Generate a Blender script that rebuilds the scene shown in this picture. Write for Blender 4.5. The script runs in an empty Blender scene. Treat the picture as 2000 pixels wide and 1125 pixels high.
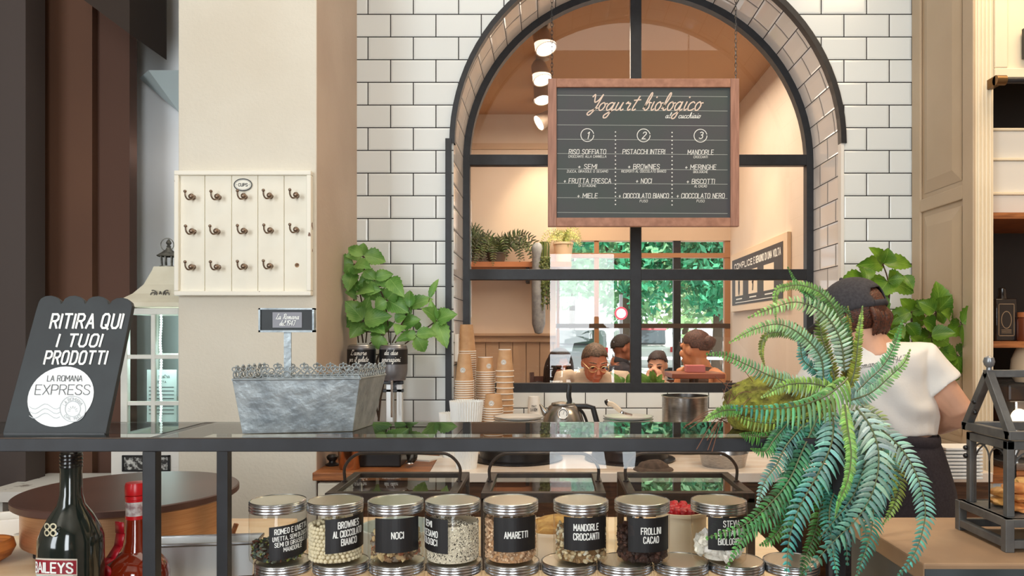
import bpy, bmesh, math, random
from mathutils import Vector, Matrix, noise
R = math.radians
rnd = random.Random(7)
sc = bpy.context.scene
col = sc.collection
# ------------------------------------------------------------------ camera
CX, CY, F, EYE = 1075.0, 650.0, 1500.0, 1.5
cd = bpy.data.cameras.new('camera'); cam = bpy.data.objects.new('camera', cd); col.objects.link(cam)
cam.location = (0, 0, EYE); cam.rotation_euler = (R(90), 0, 0)
cd.sensor_width = 36; cd.lens = F/2000*36; cd.shift_x = (1000-CX)/2000; cd.shift_y = (CY-562.5)/2000
cd.clip_start = .05; cd.clip_end = 200
sc.camera = cam
# ------------------------------------------------------------------ world, lights, exposure
sc.view_settings.view_transform = 'Standard'; sc.view_settings.look = 'None'
sc.view_settings.exposure = -0.1; sc.view_settings.gamma = 1.0; sc.view_settings.use_curve_mapping = False
w = bpy.data.worlds.new('sky'); sc.world = w; w.use_nodes = True
w.node_tree.nodes['Background'].inputs[0].default_value = (.86, .94, 1, 1)
w.node_tree.nodes['Background'].inputs[1].default_value = 1.7
def lamp(name, kind, loc, power, color=(1, 1, 1), rot=(0, 0, 0), size=None, **kw):
    l = bpy.data.lights.new(name, kind); o = bpy.data.objects.new(name, l); col.objects.link(o)
    o.location = loc; o.rotation_euler = rot; l.energy = power; l.color = color
    if kind == 'AREA':
        l.shape = 'RECTANGLE'; l.size, l.size_y = size
    for k, v in kw.items(): setattr(l, k, v)
    return o
def aim(o, target):
    o.rotation_euler = (Vector(target)-o.location).to_track_quat('-Z', 'Y').to_euler()
# daylight through the two tall shopfront windows behind the viewer
lamp('shopfront_window_daylight', 'AREA', (.42, -2.5, 1.95), 100, (.9, .96, 1), (R(90), 0, 0), size=(.85, 2.6))
lamp('shopfront_window_daylight', 'AREA', (-2.6, -2.5, 2.35), 185, (.9, .96, 1), (R(90), 0, R(-14)), size=(1.9, 2.7))
lamp('counter_downlight', 'AREA', (.5, 1.9, 3.85), 34, (1, .92, .8), size=(3.6, 1.2))
aim(lamp('case_downlight', 'SPOT', (.1, .55, 3.7), 85, (1, .9, .76), spot_size=R(46), spot_blend=.6, shadow_soft_size=.06), (.5, 1.2, 1.2))
lamp('cabinet_downlight', 'AREA', (2.1, 2.3, 3.6), 26, (1, .72, .42), size=(1.0, .6))
lamp('tea_room_ceiling_light', 'AREA', (.4, 5.1, 3.2), 58, (1, .84, .68), size=(1.6, 1.6))
aim(lamp('sun', 'SUN', (3, 3, 9), 8.5, (1, .97, .92), angle=.01), (1, 9, 0))

# ------------------------------------------------------------------ helpers
def lin(c):
    return tuple(((x/255)/12.92 if x/255 <= .04045 else ((x/255+.055)/1.055)**2.4) for x in c)
def X(px, Y): return (px-CX)/F*Y
def Z(py, Y): return EYE-(py-CY)/F*Y
def P(px, py, Y): return Vector((X(px, Y), Y, Z(py, Y)))
def nt(m):
    m.use_nodes = True; return m.node_tree, m.node_tree.nodes['Principled BSDF']
MATS = {}
def mat(name, c, rough=.5, metal=0, c2=None, scale=20, bump=0, bscale=None, spec=.5, stretch=None, contrast=(.35, .65), emit=0, coat=0, trans=0, detail=4):
    """principled material; c/c2 mixed by object-space noise, optional bump"""
    if name in MATS: return MATS[name]
    m = bpy.data.materials.new(name); t, b = nt(m); N, L = t.nodes, t.links
    a = lin(c)+(1,)
    b.inputs['Base Color'].default_value = a; b.inputs['Roughness'].default_value = rough
    b.inputs['Metallic'].default_value = metal; b.inputs['Specular IOR Level'].default_value = spec
    b.inputs['Coat Weight'].default_value = coat
    if trans: b.inputs['Transmission Weight'].default_value = trans
    if emit:
        b.inputs['Emission Color'].default_value = a; b.inputs['Emission Strength'].default_value = emit
    if c2 or bump:
        tc = N.new('ShaderNodeTexCoord'); mp = N.new('ShaderNodeMapping'); L.new(tc.outputs['Object'], mp.inputs[0])
        if stretch: mp.inputs['Scale'].default_value = stretch
    if c2:
        n = N.new('ShaderNodeTexNoise'); n.inputs['Scale'].default_value = scale; n.inputs['Detail'].default_value = detail
        L.new(mp.outputs[0], n.inputs['Vector'])
        r = N.new('ShaderNodeValToRGB'); r.color_ramp.elements[0].position = contrast[0]; r.color_ramp.elements[1].position = contrast[1]
        r.color_ramp.elements[0].color = a; r.color_ramp.elements[1].color = lin(c2)+(1,)
        L.new(n.outputs[0], r.inputs[0]); L.new(r.outputs[0], b.inputs['Base Color'])
    if bump:
        n2 = N.new('ShaderNodeTexNoise'); n2.inputs['Scale'].default_value = bscale or scale; n2.inputs['Detail'].default_value = 3
        L.new(mp.outputs[0], n2.inputs['Vector'])
        bp = N.new('ShaderNodeBump'); bp.inputs['Strength'].default_value = bump; bp.inputs['Distance'].default_value = .004
        L.new(n2.outputs[0], bp.inputs['Height']); L.new(bp.outputs[0], b.inputs['Normal'])
    MATS[name] = m
    return m
def attr_mat(name, rough=.6, bump=0, bscale=300, spec=.4, sheen=0, trans=0):
    """base colour from the mesh's own colour attribute (each seed, leaf or pinna has its own colour)"""
    if name in MATS: return MATS[name]
    m = bpy.data.materials.new(name); t, b = nt(m)
    a = t.nodes.new('ShaderNodeAttribute'); a.attribute_name = 'tint'
    t.links.new(a.outputs['Color'], b.inputs['Base Color']); b.inputs['Roughness'].default_value = rough
    b.inputs['Specular IOR Level'].default_value = spec
    if trans:
        tr = t.nodes.new('ShaderNodeBsdfTranslucent'); t.links.new(a.outputs['Color'], tr.inputs[0])
        mx = t.nodes.new('ShaderNodeMixShader'); mx.inputs[0].default_value = trans
        t.links.new(b.outputs[0], mx.inputs[1]); t.links.new(tr.outputs[0], mx.inputs[2])
        t.links.new(mx.outputs[0], t.nodes['Material Output'].inputs[0])
    if bump:
        tc = t.nodes.new('ShaderNodeTexCoord'); n2 = t.nodes.new('ShaderNodeTexNoise'); n2.inputs['Scale'].default_value = bscale
        t.links.new(tc.outputs['Object'], n2.inputs['Vector'])
        bp = t.nodes.new('ShaderNodeBump'); bp.inputs['Strength'].default_value = bump; bp.inputs['Distance'].default_value = .003
        t.links.new(n2.outputs[0], bp.inputs['Height']); t.links.new(bp.outputs[0], b.inputs['Normal'])
    MATS[name] = m
    return m
def glass(name, tint=(255, 255, 255), ior=1.45, rough=0):
    """thin clear pane: see-through with Fresnel reflection"""
    if name in MATS: return MATS[name]
    m = bpy.data.materials.new(name); m.use_nodes = True; t = m.node_tree; t.nodes.clear()
    o = t.nodes.new('ShaderNodeOutputMaterial'); mx = t.nodes.new('ShaderNodeMixShader'); fr = t.nodes.new('ShaderNodeFresnel')
    tr = t.nodes.new('ShaderNodeBsdfTransparent'); g = t.nodes.new('ShaderNodeBsdfGlossy')
    fr.inputs[0].default_value = ior; tr.inputs[0].default_value = lin(tint)+(1,); g.inputs['Roughness'].default_value = rough
    geo = t.nodes.new('ShaderNodeNewGeometry'); ml = t.nodes.new('ShaderNodeMath'); ml.operation = 'SUBTRACT'; ml.inputs[0].default_value = 1
    m2 = t.nodes.new('ShaderNodeMath'); m2.operation = 'MULTIPLY'
    t.links.new(geo.outputs['Backfacing'], ml.inputs[1]); t.links.new(fr.outputs[0], m2.inputs[0]); t.links.new(ml.outputs[0], m2.inputs[1])
    t.links.new(m2.outputs[0], mx.inputs[0]); t.links.new(tr.outputs[0], mx.inputs[1]); t.links.new(g.outputs[0], mx.inputs[2]); t.links.new(mx.outputs[0], o.inputs[0])
    MATS[name] = m
    return m
def catmull(pts, n=6, closed=False):
    pts = [Vector(p) for p in pts]
    if len(pts) < 3: return pts
    out = []
    k = len(pts)
    for i in range(k-1 if not closed else k):
        p0 = pts[i-1] if (i > 0 or closed) else pts[0]*2-pts[1]
        p1, p2 = pts[i], pts[(i+1) % k]
        p3 = pts[(i+2) % k] if (i+2 < k or closed) else pts[-1]*2-pts[-2]
        for j in range(n):
            s = j/n
            out.append(.5*((2*p1)+(p2-p0)*s+(2*p0-5*p1+4*p2-p3)*s*s+(3*p1-p0-3*p2+p3)*s**3))
    if not closed: out.append(pts[-1])
    return out
class MB:
    """collects shapes and links them as ONE mesh object"""
    def __init__(s): s.v = []; s.f = []; s.m = []; s.c = []; s.uv = {}; s.cur = 0; s.tint = (1, 1, 1)
    def add(s, vs, fs):
        b = len(s.v); s.v += [Vector(v) for v in vs]; s.c += [s.tint]*len(vs)
        for f in fs: s.f.append([i+b for i in f]); s.m.append(s.cur)
        return b
    def box(s, a, b, M=None):
        x0, y0, z0 = [min(a[i], b[i]) for i in range(3)]; x1, y1, z1 = [max(a[i], b[i]) for i in range(3)]
        vs = [Vector(p) for p in ((x0, y0, z0), (x1, y0, z0), (x1, y1, z0), (x0, y1, z0), (x0, y0, z1), (x1, y0, z1), (x1, y1, z1), (x0, y1, z1))]
        if M: vs = [M @ v for v in vs]
        s.add(vs, [(3, 2, 1, 0), (4, 5, 6, 7), (0, 1, 5, 4), (1, 2, 6, 5), (2, 3, 7, 6), (3, 0, 4, 7)]); return s
    def cbox(s, c, d, M=None):
        return s.box([c[i]-d[i]/2 for i in range(3)], [c[i]+d[i]/2 for i in range(3)], M)
    def bar(s, p, q, w, h, up=(0, 0, 1)):
        p, q = Vector(p), Vector(q); d = (q-p).normalized(); sd = d.cross(Vector(up))
        if sd.length < 1e-4: sd = d.cross(Vector((0, 1, 0)))
        sd.normalize(); u = sd.cross(d)
        vs = [c+sd*(w/2*i)+u*(h/2*j) for c in (p, q) for i, j in ((-1, -1), (1, -1), (1, 1), (-1, 1))]
        s.add(vs, [(0, 1, 2, 3), (7, 6, 5, 4), (0, 4, 5, 1), (1, 5, 6, 2), (2, 6, 7, 3), (3, 7, 4, 0)]); return s
    def tube(s, pts, r, seg=8, caps=True, flat=1.0, up=None):
        pts = [Vector(p) for p in pts]; n = len(pts)
        rr = r if isinstance(r, (list, tuple)) else [r]*n
        t0 = (pts[1]-pts[0]).normalized()
        u = Vector(up) if up else (Vector((0, 0, 1)) if abs(t0.z) < .9 else Vector((1, 0, 0)))
        vs = []
        for i in range(n):
            t = (pts[min(i+1, n-1)]-pts[max(i-1, 0)])
            if t.length < 1e-9: t = t0
            t.normalize(); a = u-t*u.dot(t)
            if a.length < 1e-6: a = t.orthogonal()
            a.normalize(); u = a; b = t.cross(a)
            r0 = rr[i]
            ra, rb = r0 if isinstance(r0, (tuple, list)) else (r0, r0*flat)
            for k in range(seg):
                an = 2*math.pi*k/seg; vs.append(pts[i]+a*(ra*math.cos(an))+b*(rb*math.sin(an)))
        fs = [(i*seg+k, i*seg+(k+1) % seg, (i+1)*seg+(k+1) % seg, (i+1)*seg+k) for i in range(n-1) for k in range(seg)]
        if caps: fs += [tuple(range(seg))[::-1], tuple((n-1)*seg+k for k in range(seg))]
        s.add(vs, fs); return s
    def lathe(s, prof, seg=32, c=(0, 0, 0), M=None, close=False):
        """profile [(r,z)...] turned about Z"""
        c = Vector(c); vs = []; n = len(prof)
        for r, z in prof:
            for k in range(seg):
                an = 2*math.pi*k/seg; v = Vector((max(r, 1e-5)*math.cos(an), max(r, 1e-5)*math.sin(an), z)); vs.append((M @ v if M else v)+c)
        rng = range(n) if close else range(n-1)
        fs = [(i*seg+k, i*seg+(k+1) % seg, ((i+1) % n)*seg+(k+1) % seg, ((i+1) % n)*seg+k) for i in rng for k in range(seg)]
        s.add(vs, fs); return s
    def ball(s, c, r, seg=14, rings=9, sc3=(1, 1, 1), M=None):
        vs = []; fs = []; c = Vector(c)
        for i in range(rings+1):
            th = math.pi*i/rings
            for k in range(seg):
                an = 2*math.pi*k/seg
                v = Vector((math.sin(th)*math.cos(an)*sc3[0], math.sin(th)*math.sin(an)*sc3[1], math.cos(th)*sc3[2]))*r
                vs.append((M @ v if M else v)+c)
        for i in range(rings):
            for k in range(seg): fs.append((i*seg+k, (i+1)*seg+k, (i+1)*seg+(k+1) % seg, i*seg+(k+1) % seg))
        s.add(vs, fs); return s
    def blob(s, c, r, sc3=(1, 1, 1), seed=0, rough=.25, rot=None, sub=1):
        bm = bmesh.new(); bmesh.ops.create_icosphere(bm, subdivisions=sub, radius=1)
        M = rot or Matrix.Identity(3); vs = []
        for v in bm.verts:
            k = 1+rough*noise.noise(v.co*1.7+Vector((seed*3.1, seed*1.7, seed)))
            q = Vector((v.co.x*sc3[0], v.co.y*sc3[1], v.co.z*sc3[2]))*(r*k); vs.append(M @ q+Vector(c))
        fs = [[v.index for v in f.verts] for f in bm.faces]; bm.free(); s.add(vs, fs); return s
    def prism(s, poly, d, M=None):
        """polygon of 3D points extruded by vector d"""
        poly = [Vector(p) for p in poly]; n = len(poly); d = Vector(d)
        vs = poly+[p+d for p in poly]
        if M: vs = [M @ v for v in vs]
        s.add(vs, [tuple(range(n)), tuple(range(2*n-1, n-1, -1))]+[(i+n, (i+1) % n+n, (i+1) % n, i) for i in range(n)]); return s
    def build(s, name, m, parent=None, smooth=False, bevel=0, ang=35, recalc=True, world=False, kind=None, label=None):
        me = bpy.data.meshes.new(name)
        off = Vector((0, 0, 0))
        if world and parent:
            p = parent
            while p: off += p.location; p = p.parent
        me.from_pydata([v-off for v in s.v], [], s.f)
        ms = m if isinstance(m, (list, tuple)) else [m]
        for q in ms: me.materials.append(q)
        if len(ms) > 1: me.polygons.foreach_set('material_index', s.m)
        if any(c != (1, 1, 1) for c in s.c):
            at = me.color_attributes.new('tint', 'FLOAT_COLOR', 'POINT')
            at.data.foreach_set('color', [x for c in s.c for x in (*c, 1)])
        if s.uv:
            ul = me.uv_layers.new(name='uv')
            for p in me.polygons:
                for li in p.loop_indices: ul.data[li].uv = s.uv.get(me.loops[li].vertex_index, (0, 0))
        if recalc:
            bm = bmesh.new(); bm.from_mesh(me); bmesh.ops.recalc_face_normals(bm, faces=bm.faces); bm.to_mesh(me); bm.free()
        if smooth:
            me.polygons.foreach_set('use_smooth', [True]*len(me.polygons)); me.set_sharp_from_angle(angle=R(ang))
        me.update()
        o = bpy.data.objects.new(name, me); col.objects.link(o)
        if parent: o.parent = parent
        if bevel:
            b = o.modifiers.new('bevel', 'BEVEL'); b.width = bevel; b.segments = 2; b.limit_method = 'ANGLE'; b.angle_limit = R(40)
        if kind: o['kind'] = kind
        if label: o['label'] = label
        return o
def tag(o, label, cat, group=None, kind=None):
    o['label'] = label; o['category'] = cat
    if group: o['group'] = group
    if kind: o['kind'] = kind
    return o
def thing(name, label, cat, loc=(0, 0, 0), rotz=0, group=None):
    o = bpy.data.objects.new(name, None); col.objects.link(o); o.empty_display_size = .05
    o.location = loc; o.rotation_euler = (0, 0, rotz)
    return tag(o, label, cat, group)
def struct(mb, name, m, **k):
    return mb.build(name, m, kind='structure', **k)
KIDS = {}
def copy_tree(o, parent=None):
    c = o.copy(); col.objects.link(c)
    if parent: c.parent = parent
    for ch in list(o.children): copy_tree(ch, c)
    return c
def remeshed(mb, voxel, smooth=4):
    """union of the overlapping pieces as one continuous skin; returns a new MB"""
    me = bpy.data.meshes.new('tmp'); me.from_pydata(mb.v, [], mb.f)
    bm = bmesh.new(); bm.from_mesh(me); bmesh.ops.recalc_face_normals(bm, faces=bm.faces); bm.to_mesh(me); bm.free()
    o = bpy.data.objects.new('tmp', me); col.objects.link(o)
    r = o.modifiers.new('r', 'REMESH'); r.mode = 'VOXEL'; r.voxel_size = voxel
    if smooth:
        sm = o.modifiers.new('s', 'SMOOTH'); sm.iterations = smooth; sm.factor = .5
    dg = bpy.context.evaluated_depsgraph_get(); ev = o.evaluated_get(dg); m2 = ev.to_mesh()
    out = MB(); out.add([v.co.copy() for v in m2.vertices], [list(p.vertices) for p in m2.polygons])
    ev.to_mesh_clear(); bpy.data.objects.remove(o); bpy.data.meshes.remove(me)
    return out
# ------------------------------------------------------------------ lettering (single-stroke letters)
CAPS = {
'A': '0 0,3.2 10,6.4 0|1.2 3.4,5.2 3.4', 'B': '0 0,0 10,4 10,5.4 8.8,5.4 6.4,4 5.2,0 5.2|4 5.2,5.8 4,5.8 1.2,4.4 0,0 0', 'C': '5.6 7.6,5.2 9.4,3.8 10,1.6 10,.2 8.6,0 5,.2 1.4,1.6 0,3.8 0,5.2 .6,5.6 2.4',
'D': '0 0,0 10,3.6 10,5.4 8.4,5.8 5,5.4 1.6,3.6 0,0 0', 'E': '5.2 10,0 10,0 0,5.2 0|0 5.1,4.4 5.1', 'F': '5.2 10,0 10,0 0|0 5.1,4.4 5.1', 'G': '5.6 7.6,5.2 9.4,3.8 10,1.6 10,.2 8.6,0 5,.2 1.4,1.6 0,3.8 0,5.6 1.2,5.6 4.6,3.4 4.6',
'H': '0 0,0 10|5.6 0,5.6 10|0 5.1,5.6 5.1', 'I': '0 0,0 10', 'J': '4 10,4 1.6,2.8 0,1 0,0 1.4', 'L': '0 10,0 0,4.6 0', 'M': '0 0,0 10,3.6 3.4,7.2 10,7.2 0', 'N': '0 0,0 10,5.6 0,5.6 10',
'O': '1.6 10,4.2 10,5.6 8.6,5.8 5,5.6 1.4,4.2 0,1.6 0,.2 1.4,0 5,.2 8.6,1.6 10', 'P': '0 0,0 10,4 10,5.6 8.6,5.6 6,4 4.6,0 4.6', 'Q': '1.6 10,4.2 10,5.6 8.6,5.8 5,5.6 1.4,4.2 0,1.6 0,.2 1.4,0 5,.2 8.6,1.6 10|3.6 2.4,6.2 -.8',
'R': '0 0,0 10,4 10,5.6 8.6,5.6 6.4,4 5,0 5|3 5,5.8 0', 'S': '5.4 8,4.8 9.5,3.4 10,1.6 10,.3 8.8,.3 6.8,1.6 5.6,4 4.6,5.4 3.2,5.4 1.4,4 0,1.6 0,.4 .8,0 2', 'T': '0 10,6 10|3 10,3 0', 'U': '0 10,0 1.8,1.4 0,4.2 0,5.6 1.8,5.6 10',
'V': '0 10,3 0,6 10', 'W': '0 10,2 0,4 7,6 0,8 10', 'X': '0 0,5.8 10|0 10,5.8 0', 'Y': '0 10,3 5,6 10|3 5,3 0', 'Z': '0 10,5.4 10,0 0,5.6 0', '+': '0 4,4.4 4|2.2 1.6,2.2 6.4', '.': '0 0,.1 .4', ',': '.4 .6,0 -1.6',
"'": '.6 10,.2 7.6', '-': '0 5,3 5', '1': '0 8,2 10,2 0', '2': '0 8,.8 9.6,2.6 10,4.4 9.2,4.8 7,0 0,5 0', '3': '0 9,2 10,4.4 9,4.4 6.6,2.2 5.4|2.2 5.4,4.8 4.2,4.8 1.2,2.4 0,0 1', '4': '4 0,4 10,0 3,5.4 3', '7': '0 10,5 10,1.6 0', '9': '5 6.5,3.6 4.6,1 5,0 7.4,1.2 9.8,3.6 10,5 8.4,4.8 4,3 0', '8': '2.5 5.3,.5 6.8,.6 9,2.5 10,4.4 9,4.5 6.8,2.5 5.3,.2 3.4,.4 .9,2.5 0,4.6 .9,4.8 3.4,2.5 5.3', '0': '1.6 10,3.8 10,5 8.4,5 1.6,3.8 0,1.6 0,.2 1.6,.2 8.4,1.6 10', 'h': '0 10,0 0|0 4,1.5 5.6,3.4 5,3.4 0'}
SCR = {
'a': '4.2 4,2.8 5,1 4,.4 2,1.2 .2,2.8 .8,4.2 4|4.4 5,4 1.5,4.6 .1,5.8 .8', 'c': '4 4.2,2.8 5,1 4,.4 2,1.2 .2,3 .2,4.6 1', 'e': '.6 2.2,3 2.8,3.6 4.2,2.4 5,.9 3.6,.7 1.4,1.8 .1,4.4 1.2', 'o': '2.4 5,.9 4,.4 2,1.4 .1,3 .6,3.8 3,2.6 5|2.6 5,3.2 4.2,4.8 4.4',
'd': '4.2 4,2.8 5,1 4,.4 2,1.2 .2,2.8 .8,4.2 4|5.4 10,4.2 2,4.6 .1,5.8 .8', 'g': '4.2 4,2.8 5,1 4,.4 2,1.2 .2,2.8 .8,4.2 4|4.4 5,3.8 0,2.8 -4,1 -4.6,.6 -3,3 -1,5.8 .8', 'l': '.2 1,2.6 6,3.2 9.4,2.4 10,1.4 7,1 2,1.8 .1,3.2 .9', 'b': '.2 1,2.6 6,3.2 9.4,2.4 10,1.2 6,.9 1.5,2 .1,3.6 1.5,3.4 4,2.6 4.8,4.6 4.4',
'h': '.2 1,2.6 6,3.2 9.4,2.4 10,1.2 6,.6 0|.7 2,2.4 4.8,3.6 4.4,3.2 1,4 .1,5.2 .9', 'i': '1.4 5,.9 1.5,1.6 .1,2.8 .9|2 7.4,2.2 7.8', 't': '2.8 9,1.2 1.6,1.8 .1,3.2 .9|.2 6.4,4.2 6.8', 'u': '.8 5,.4 1.6,1.2 .1,2.6 1,3.8 5|3.8 5,3.4 1.4,4.2 .1,5.4 .9', 'r': '.4 4.2,1.4 5.4,1.6 4.4,3.2 4.4,2.6 1.4,3.2 .1,4.4 .9',
'n': '.4 4.4,1.2 4.8,.6 0|.8 2.4,2.4 4.8,3.6 4.4,3.2 1.2,4 .1,5.2 .9', 'm': '.4 4.4,1.2 4.8,.6 0|.8 2.4,2.2 4.8,3.2 4.4,2.7 0|2.9 2.4,4.4 4.8,5.4 4.4,5 1.2,5.8 .1,7 .9', 'p': '1.6 5,0 -5|1 2.6,2.6 5,3.8 4,3.4 1.2,2 .1,.9 .8|3 .4,4.8 .9', 'z': '.4 4,1.6 5,3.6 4.6,.6 .4,2.4 .2,3 -2,2 -4.4,.6 -4,2 -1.6,4.8 .8',
's': '.2 .8,2.6 5.2,3.2 2.4,2.4 .1,.6 .6|2.6 .1,4.4 .9', 'Y': '0 8.6,1.2 10,2 7,2.8 5.2,4.6 6.4,6.2 10|6.2 10,4.8 2,2.6 -2.6,.8 -2.4,1.6 -.6,6 1.6', 'L': '3.4 8.6,4.4 10,3 9.6,2 4,.4 .4,2 1,4 0,5.6 .8', 'R': '2.6 9.6,1 0|.2 8,3 10,5.6 8.6,4.6 5.6,2 5|2.8 5,4.6 .4,6 .8'}
def strokes(text, script=False, gap=1.7, space=4.0, slant=0.0, wsc=1.0):
    """-> list of 2D polylines in units of the cap height, total width"""
    x = 0; out = []
    for ch in text:
        if ch == ' ': x += space*wsc; continue
        d = SCR.get(ch) if script else None
        scr = d is not None
        if d is None: d = CAPS.get(ch) or CAPS.get(ch.upper())
        if d is None: continue
        mx = 0
        for pl in d.split('|'):
            pts = [tuple(map(float, q.split())) for q in pl.split(',')]
            mx = max(mx, max(p[0] for p in pts))
            if scr and len(pts) > 2: pts = [(p.x, p.y) for p in catmull([(a, b, 0) for a, b in pts], 4)]
            out.append([((x+a*wsc+b*slant)/10, b/10) for a, b in pts])
        x += (mx*wsc + (0.15 if scr else gap))
    return out, (x-(0.15 if script else gap))/10
def write(mb, text, mapf, cx, cy, h, sw, align='c', maxw=None, **k):
    """letter strokes as mitred flat ribbons; mapf(u,v)->3D; cy = baseline, h = cap height, sw = stroke width"""
    pls, tw = strokes(text, **k)
    sx = h
    if maxw: sx = maxw/tw
    x0 = cx-(tw*sx/2 if align == 'c' else (tw*sx if align == 'r' else 0))
    e = h*.02
    c0 = mapf(cx, cy); nn = (mapf(cx+e, cy)-c0).cross(mapf(cx, cy+e)-c0)
    real = Vector(c0-mapf(cx+e, cy)).length/e      # metres per unit
    runs = []
    for pl in pls:
        pts = [Vector((x0+u*sx, cy+v*h)) for u, v in pl]
        pts = [p for i, p in enumerate(pts) if i == 0 or (p-pts[i-1]).length > 1e-7]
        if len(pts) < 2: continue
        cut = [i for i in range(1, len(pts)-1) if (pts[i]-pts[i-1]).normalized().dot((pts[i+1]-pts[i]).normalized()) < .2]
        for a_, b_ in zip([0]+cut, cut+[len(pts)-1]): runs.append(pts[a_:b_+1])
    for q, pts in enumerate(runs):
        L_ = []; R_ = []
        for i, p in enumerate(pts):
            d1 = (p-pts[i-1]).normalized() if i else None
            d2 = (pts[i+1]-p).normalized() if i < len(pts)-1 else None
            closed = (pts[0]-pts[-1]).length < 1e-6 and len(pts) > 3
            if closed and i == 0: d1 = (pts[0]-pts[-2]).normalized()
            if closed and i == len(pts)-1: d2 = (pts[1]-pts[0]).normalized()
            if d1 is None or d2 is None:
                d = d1 or d2; p = p+d*(sw*.3*(-1 if d1 is None else 1)); n = Vector((-d.y, d.x)); m = 1
            else:
                n = Vector((-(d1.y+d2.y), d1.x+d2.x))
                if n.length < 1e-3: n = Vector((-d1.y, d1.x))
                n.normalize(); m = 1/max(.55, n.dot(Vector((-d1.y, d1.x))))
            L_.append(p+n*(sw/2*m)); R_.append(p-n*(sw/2*m))
        off = (q % 4)*.00018
        def g(p):
            b = mapf(p.x, p.y); nv = (mapf(p.x+e, p.y)-b).cross(mapf(p.x, p.y+e)-b)
            return b+nv.normalized()*off
        vs = [g(p) for pr in zip(L_, R_) for p in pr]
        mb.add(vs, [(2*i, 2*i+1, 2*i+3, 2*i+2) for i in range(len(pts)-1)])
def ring2d(mb, mapf, cx, cy, r, sw, n=28, ry=None, a0=0, a1=2*math.pi):
    ry = ry or r
    for i in range(n):
        a, b = a0+(a1-a0)*i/n, a0+(a1-a0)*(i+1)/n
        mb.add([mapf(cx+(r+s)*math.cos(t), cy+(ry+s)*math.sin(t)) for t, s in ((a, -sw/2), (b, -sw/2), (b, sw/2), (a, sw/2))], [(0, 1, 2, 3)])
def disc2d(mb, mapf, cx, cy, r, n=28, ry=None):
    ry = ry or r
    mb.add([mapf(cx+r*math.cos(2*math.pi*i/n), cy+ry*math.sin(2*math.pi*i/n)) for i in range(n)], [tuple(range(n))])
def rect2d(mb, mapf, x0, y0, x1, y1, n=1):
    for i in range(n):
        a, b = x0+(x1-x0)*i/n, x0+(x1-x0)*(i+1)/n
        mb.add([mapf(a, y0), mapf(b, y0), mapf(b, y1), mapf(a, y1)], [(0, 1, 2, 3)])
def front(Y, off=.0008):
    return lambda u, v: Vector((u, Y-off, v))
def cyl(r, a0=0, cx=0, cy=0):
    """wraps (u along the rim, v up) onto a cylinder; u=0 faces -Y turned by a0"""
    return lambda u, v: Vector((cx+r*math.sin(u/r+a0), cy-r*math.cos(u/r+a0), v))
# ------------------------------------------------------------------ common materials
M_black = mat('black_steel', (33, 34, 38), .45, .1, c2=(25, 25, 28), scale=30)
M_bronze = mat('bronze_edge', (78, 62, 50), .35, .7)
M_dark = mat('dark_plastic', (22, 22, 24), .35)
M_white = mat('white_print', (236, 236, 230), .7)
M_steel = mat('brushed_steel', (190, 190, 190), .28, 1, c2=(150, 150, 152), scale=60, stretch=(1, 1, 12))
M_chrome = mat('chrome', (215, 215, 218), .12, 1)
M_wood = mat('oak_wood', (178, 112, 62), .45, c2=(128, 74, 36), scale=9, stretch=(1.2, 10, 10), detail=6)
M_walnut = mat('walnut_wood', (110, 74, 48), .5, c2=(74, 48, 31), scale=9, stretch=(1, 10, 10), detail=6)
M_cream = mat('cream_paint', (236, 228, 208), .5, c2=(228, 218, 196), scale=6)
M_paper = mat('white_paper', (240, 240, 236), .8)
M_glass = glass('clear_glass')
sc.cycles.transparent_max_bounces = 32; sc.cycles.max_bounces = 10; sc.cycles.use_denoising = True
# ------------------------------------------------------------------ the setting
WY, WIN = 3.45, 3.82                      # tiled wall plane, window plane
CZ = .99                                  # back counter height
AX, AR, ASP = .437, .872, 2.35            # arch: centre x, radius, springing height
XL, XR = X(697, WY), X(1785, WY)
def tile_mat(name, tone, grout, uvo=(0, 0), rough=.16):
    m = bpy.data.materials.new(name); t, b = nt(m); N, L = t.nodes, t.links
    uv = N.new('ShaderNodeUVMap'); mp = N.new('ShaderNodeMapping'); mp.inputs['Location'].default_value = (uvo[0], uvo[1], 0)
    L.new(uv.outputs[0], mp.inputs[0])
    def brick(mortar, smooth):
        br = N.new('ShaderNodeTexBrick'); br.inputs['Scale'].default_value = 1; br.offset = .5; br.offset_frequency = 2; br.squash = 1
        br.inputs['Brick Width'].default_value = .2036; br.inputs['Row Height'].default_value = .1019; br.inputs['Mortar Size'].default_value = mortar; br.inputs['Mortar Smooth'].default_value = smooth
        L.new(mp.outputs[0], br.inputs['Vector']); return br
    b1 = brick(.0024, .1); b1.inputs['Color1'].default_value = lin(tone)+(1,); b1.inputs['Color2'].default_value = lin(tuple(c*.975 for c in tone))+(1,); b1.inputs['Mortar'].default_value = lin(grout)+(1,)
    L.new(b1.outputs['Color'], b.inputs['Base Color'])
    b2 = brick(.011, 1.0); bp = N.new('ShaderNodeBump'); bp.inputs['Strength'].default_value = .55; bp.inputs['Distance'].default_value = .004; bp.invert = True
    L.new(b2.outputs['Fac'], bp.inputs['Height']); L.new(bp.outputs[0], b.inputs['Normal'])
    mr = N.new('ShaderNodeMapRange'); mr.inputs['To Min'].default_value = rough; mr.inputs['To Max'].default_value = .8
    L.new(b1.outputs['Fac'], mr.inputs[0]); L.new(mr.outputs[0], b.inputs['Roughness'])
    return m
M_tile = tile_mat('white_bevelled_tile', (230, 235, 234), (26, 26, 28))
M_tile2 = tile_mat('reveal_bevelled_tile', (232, 228, 224), (48, 46, 48), rough=.12)
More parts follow.
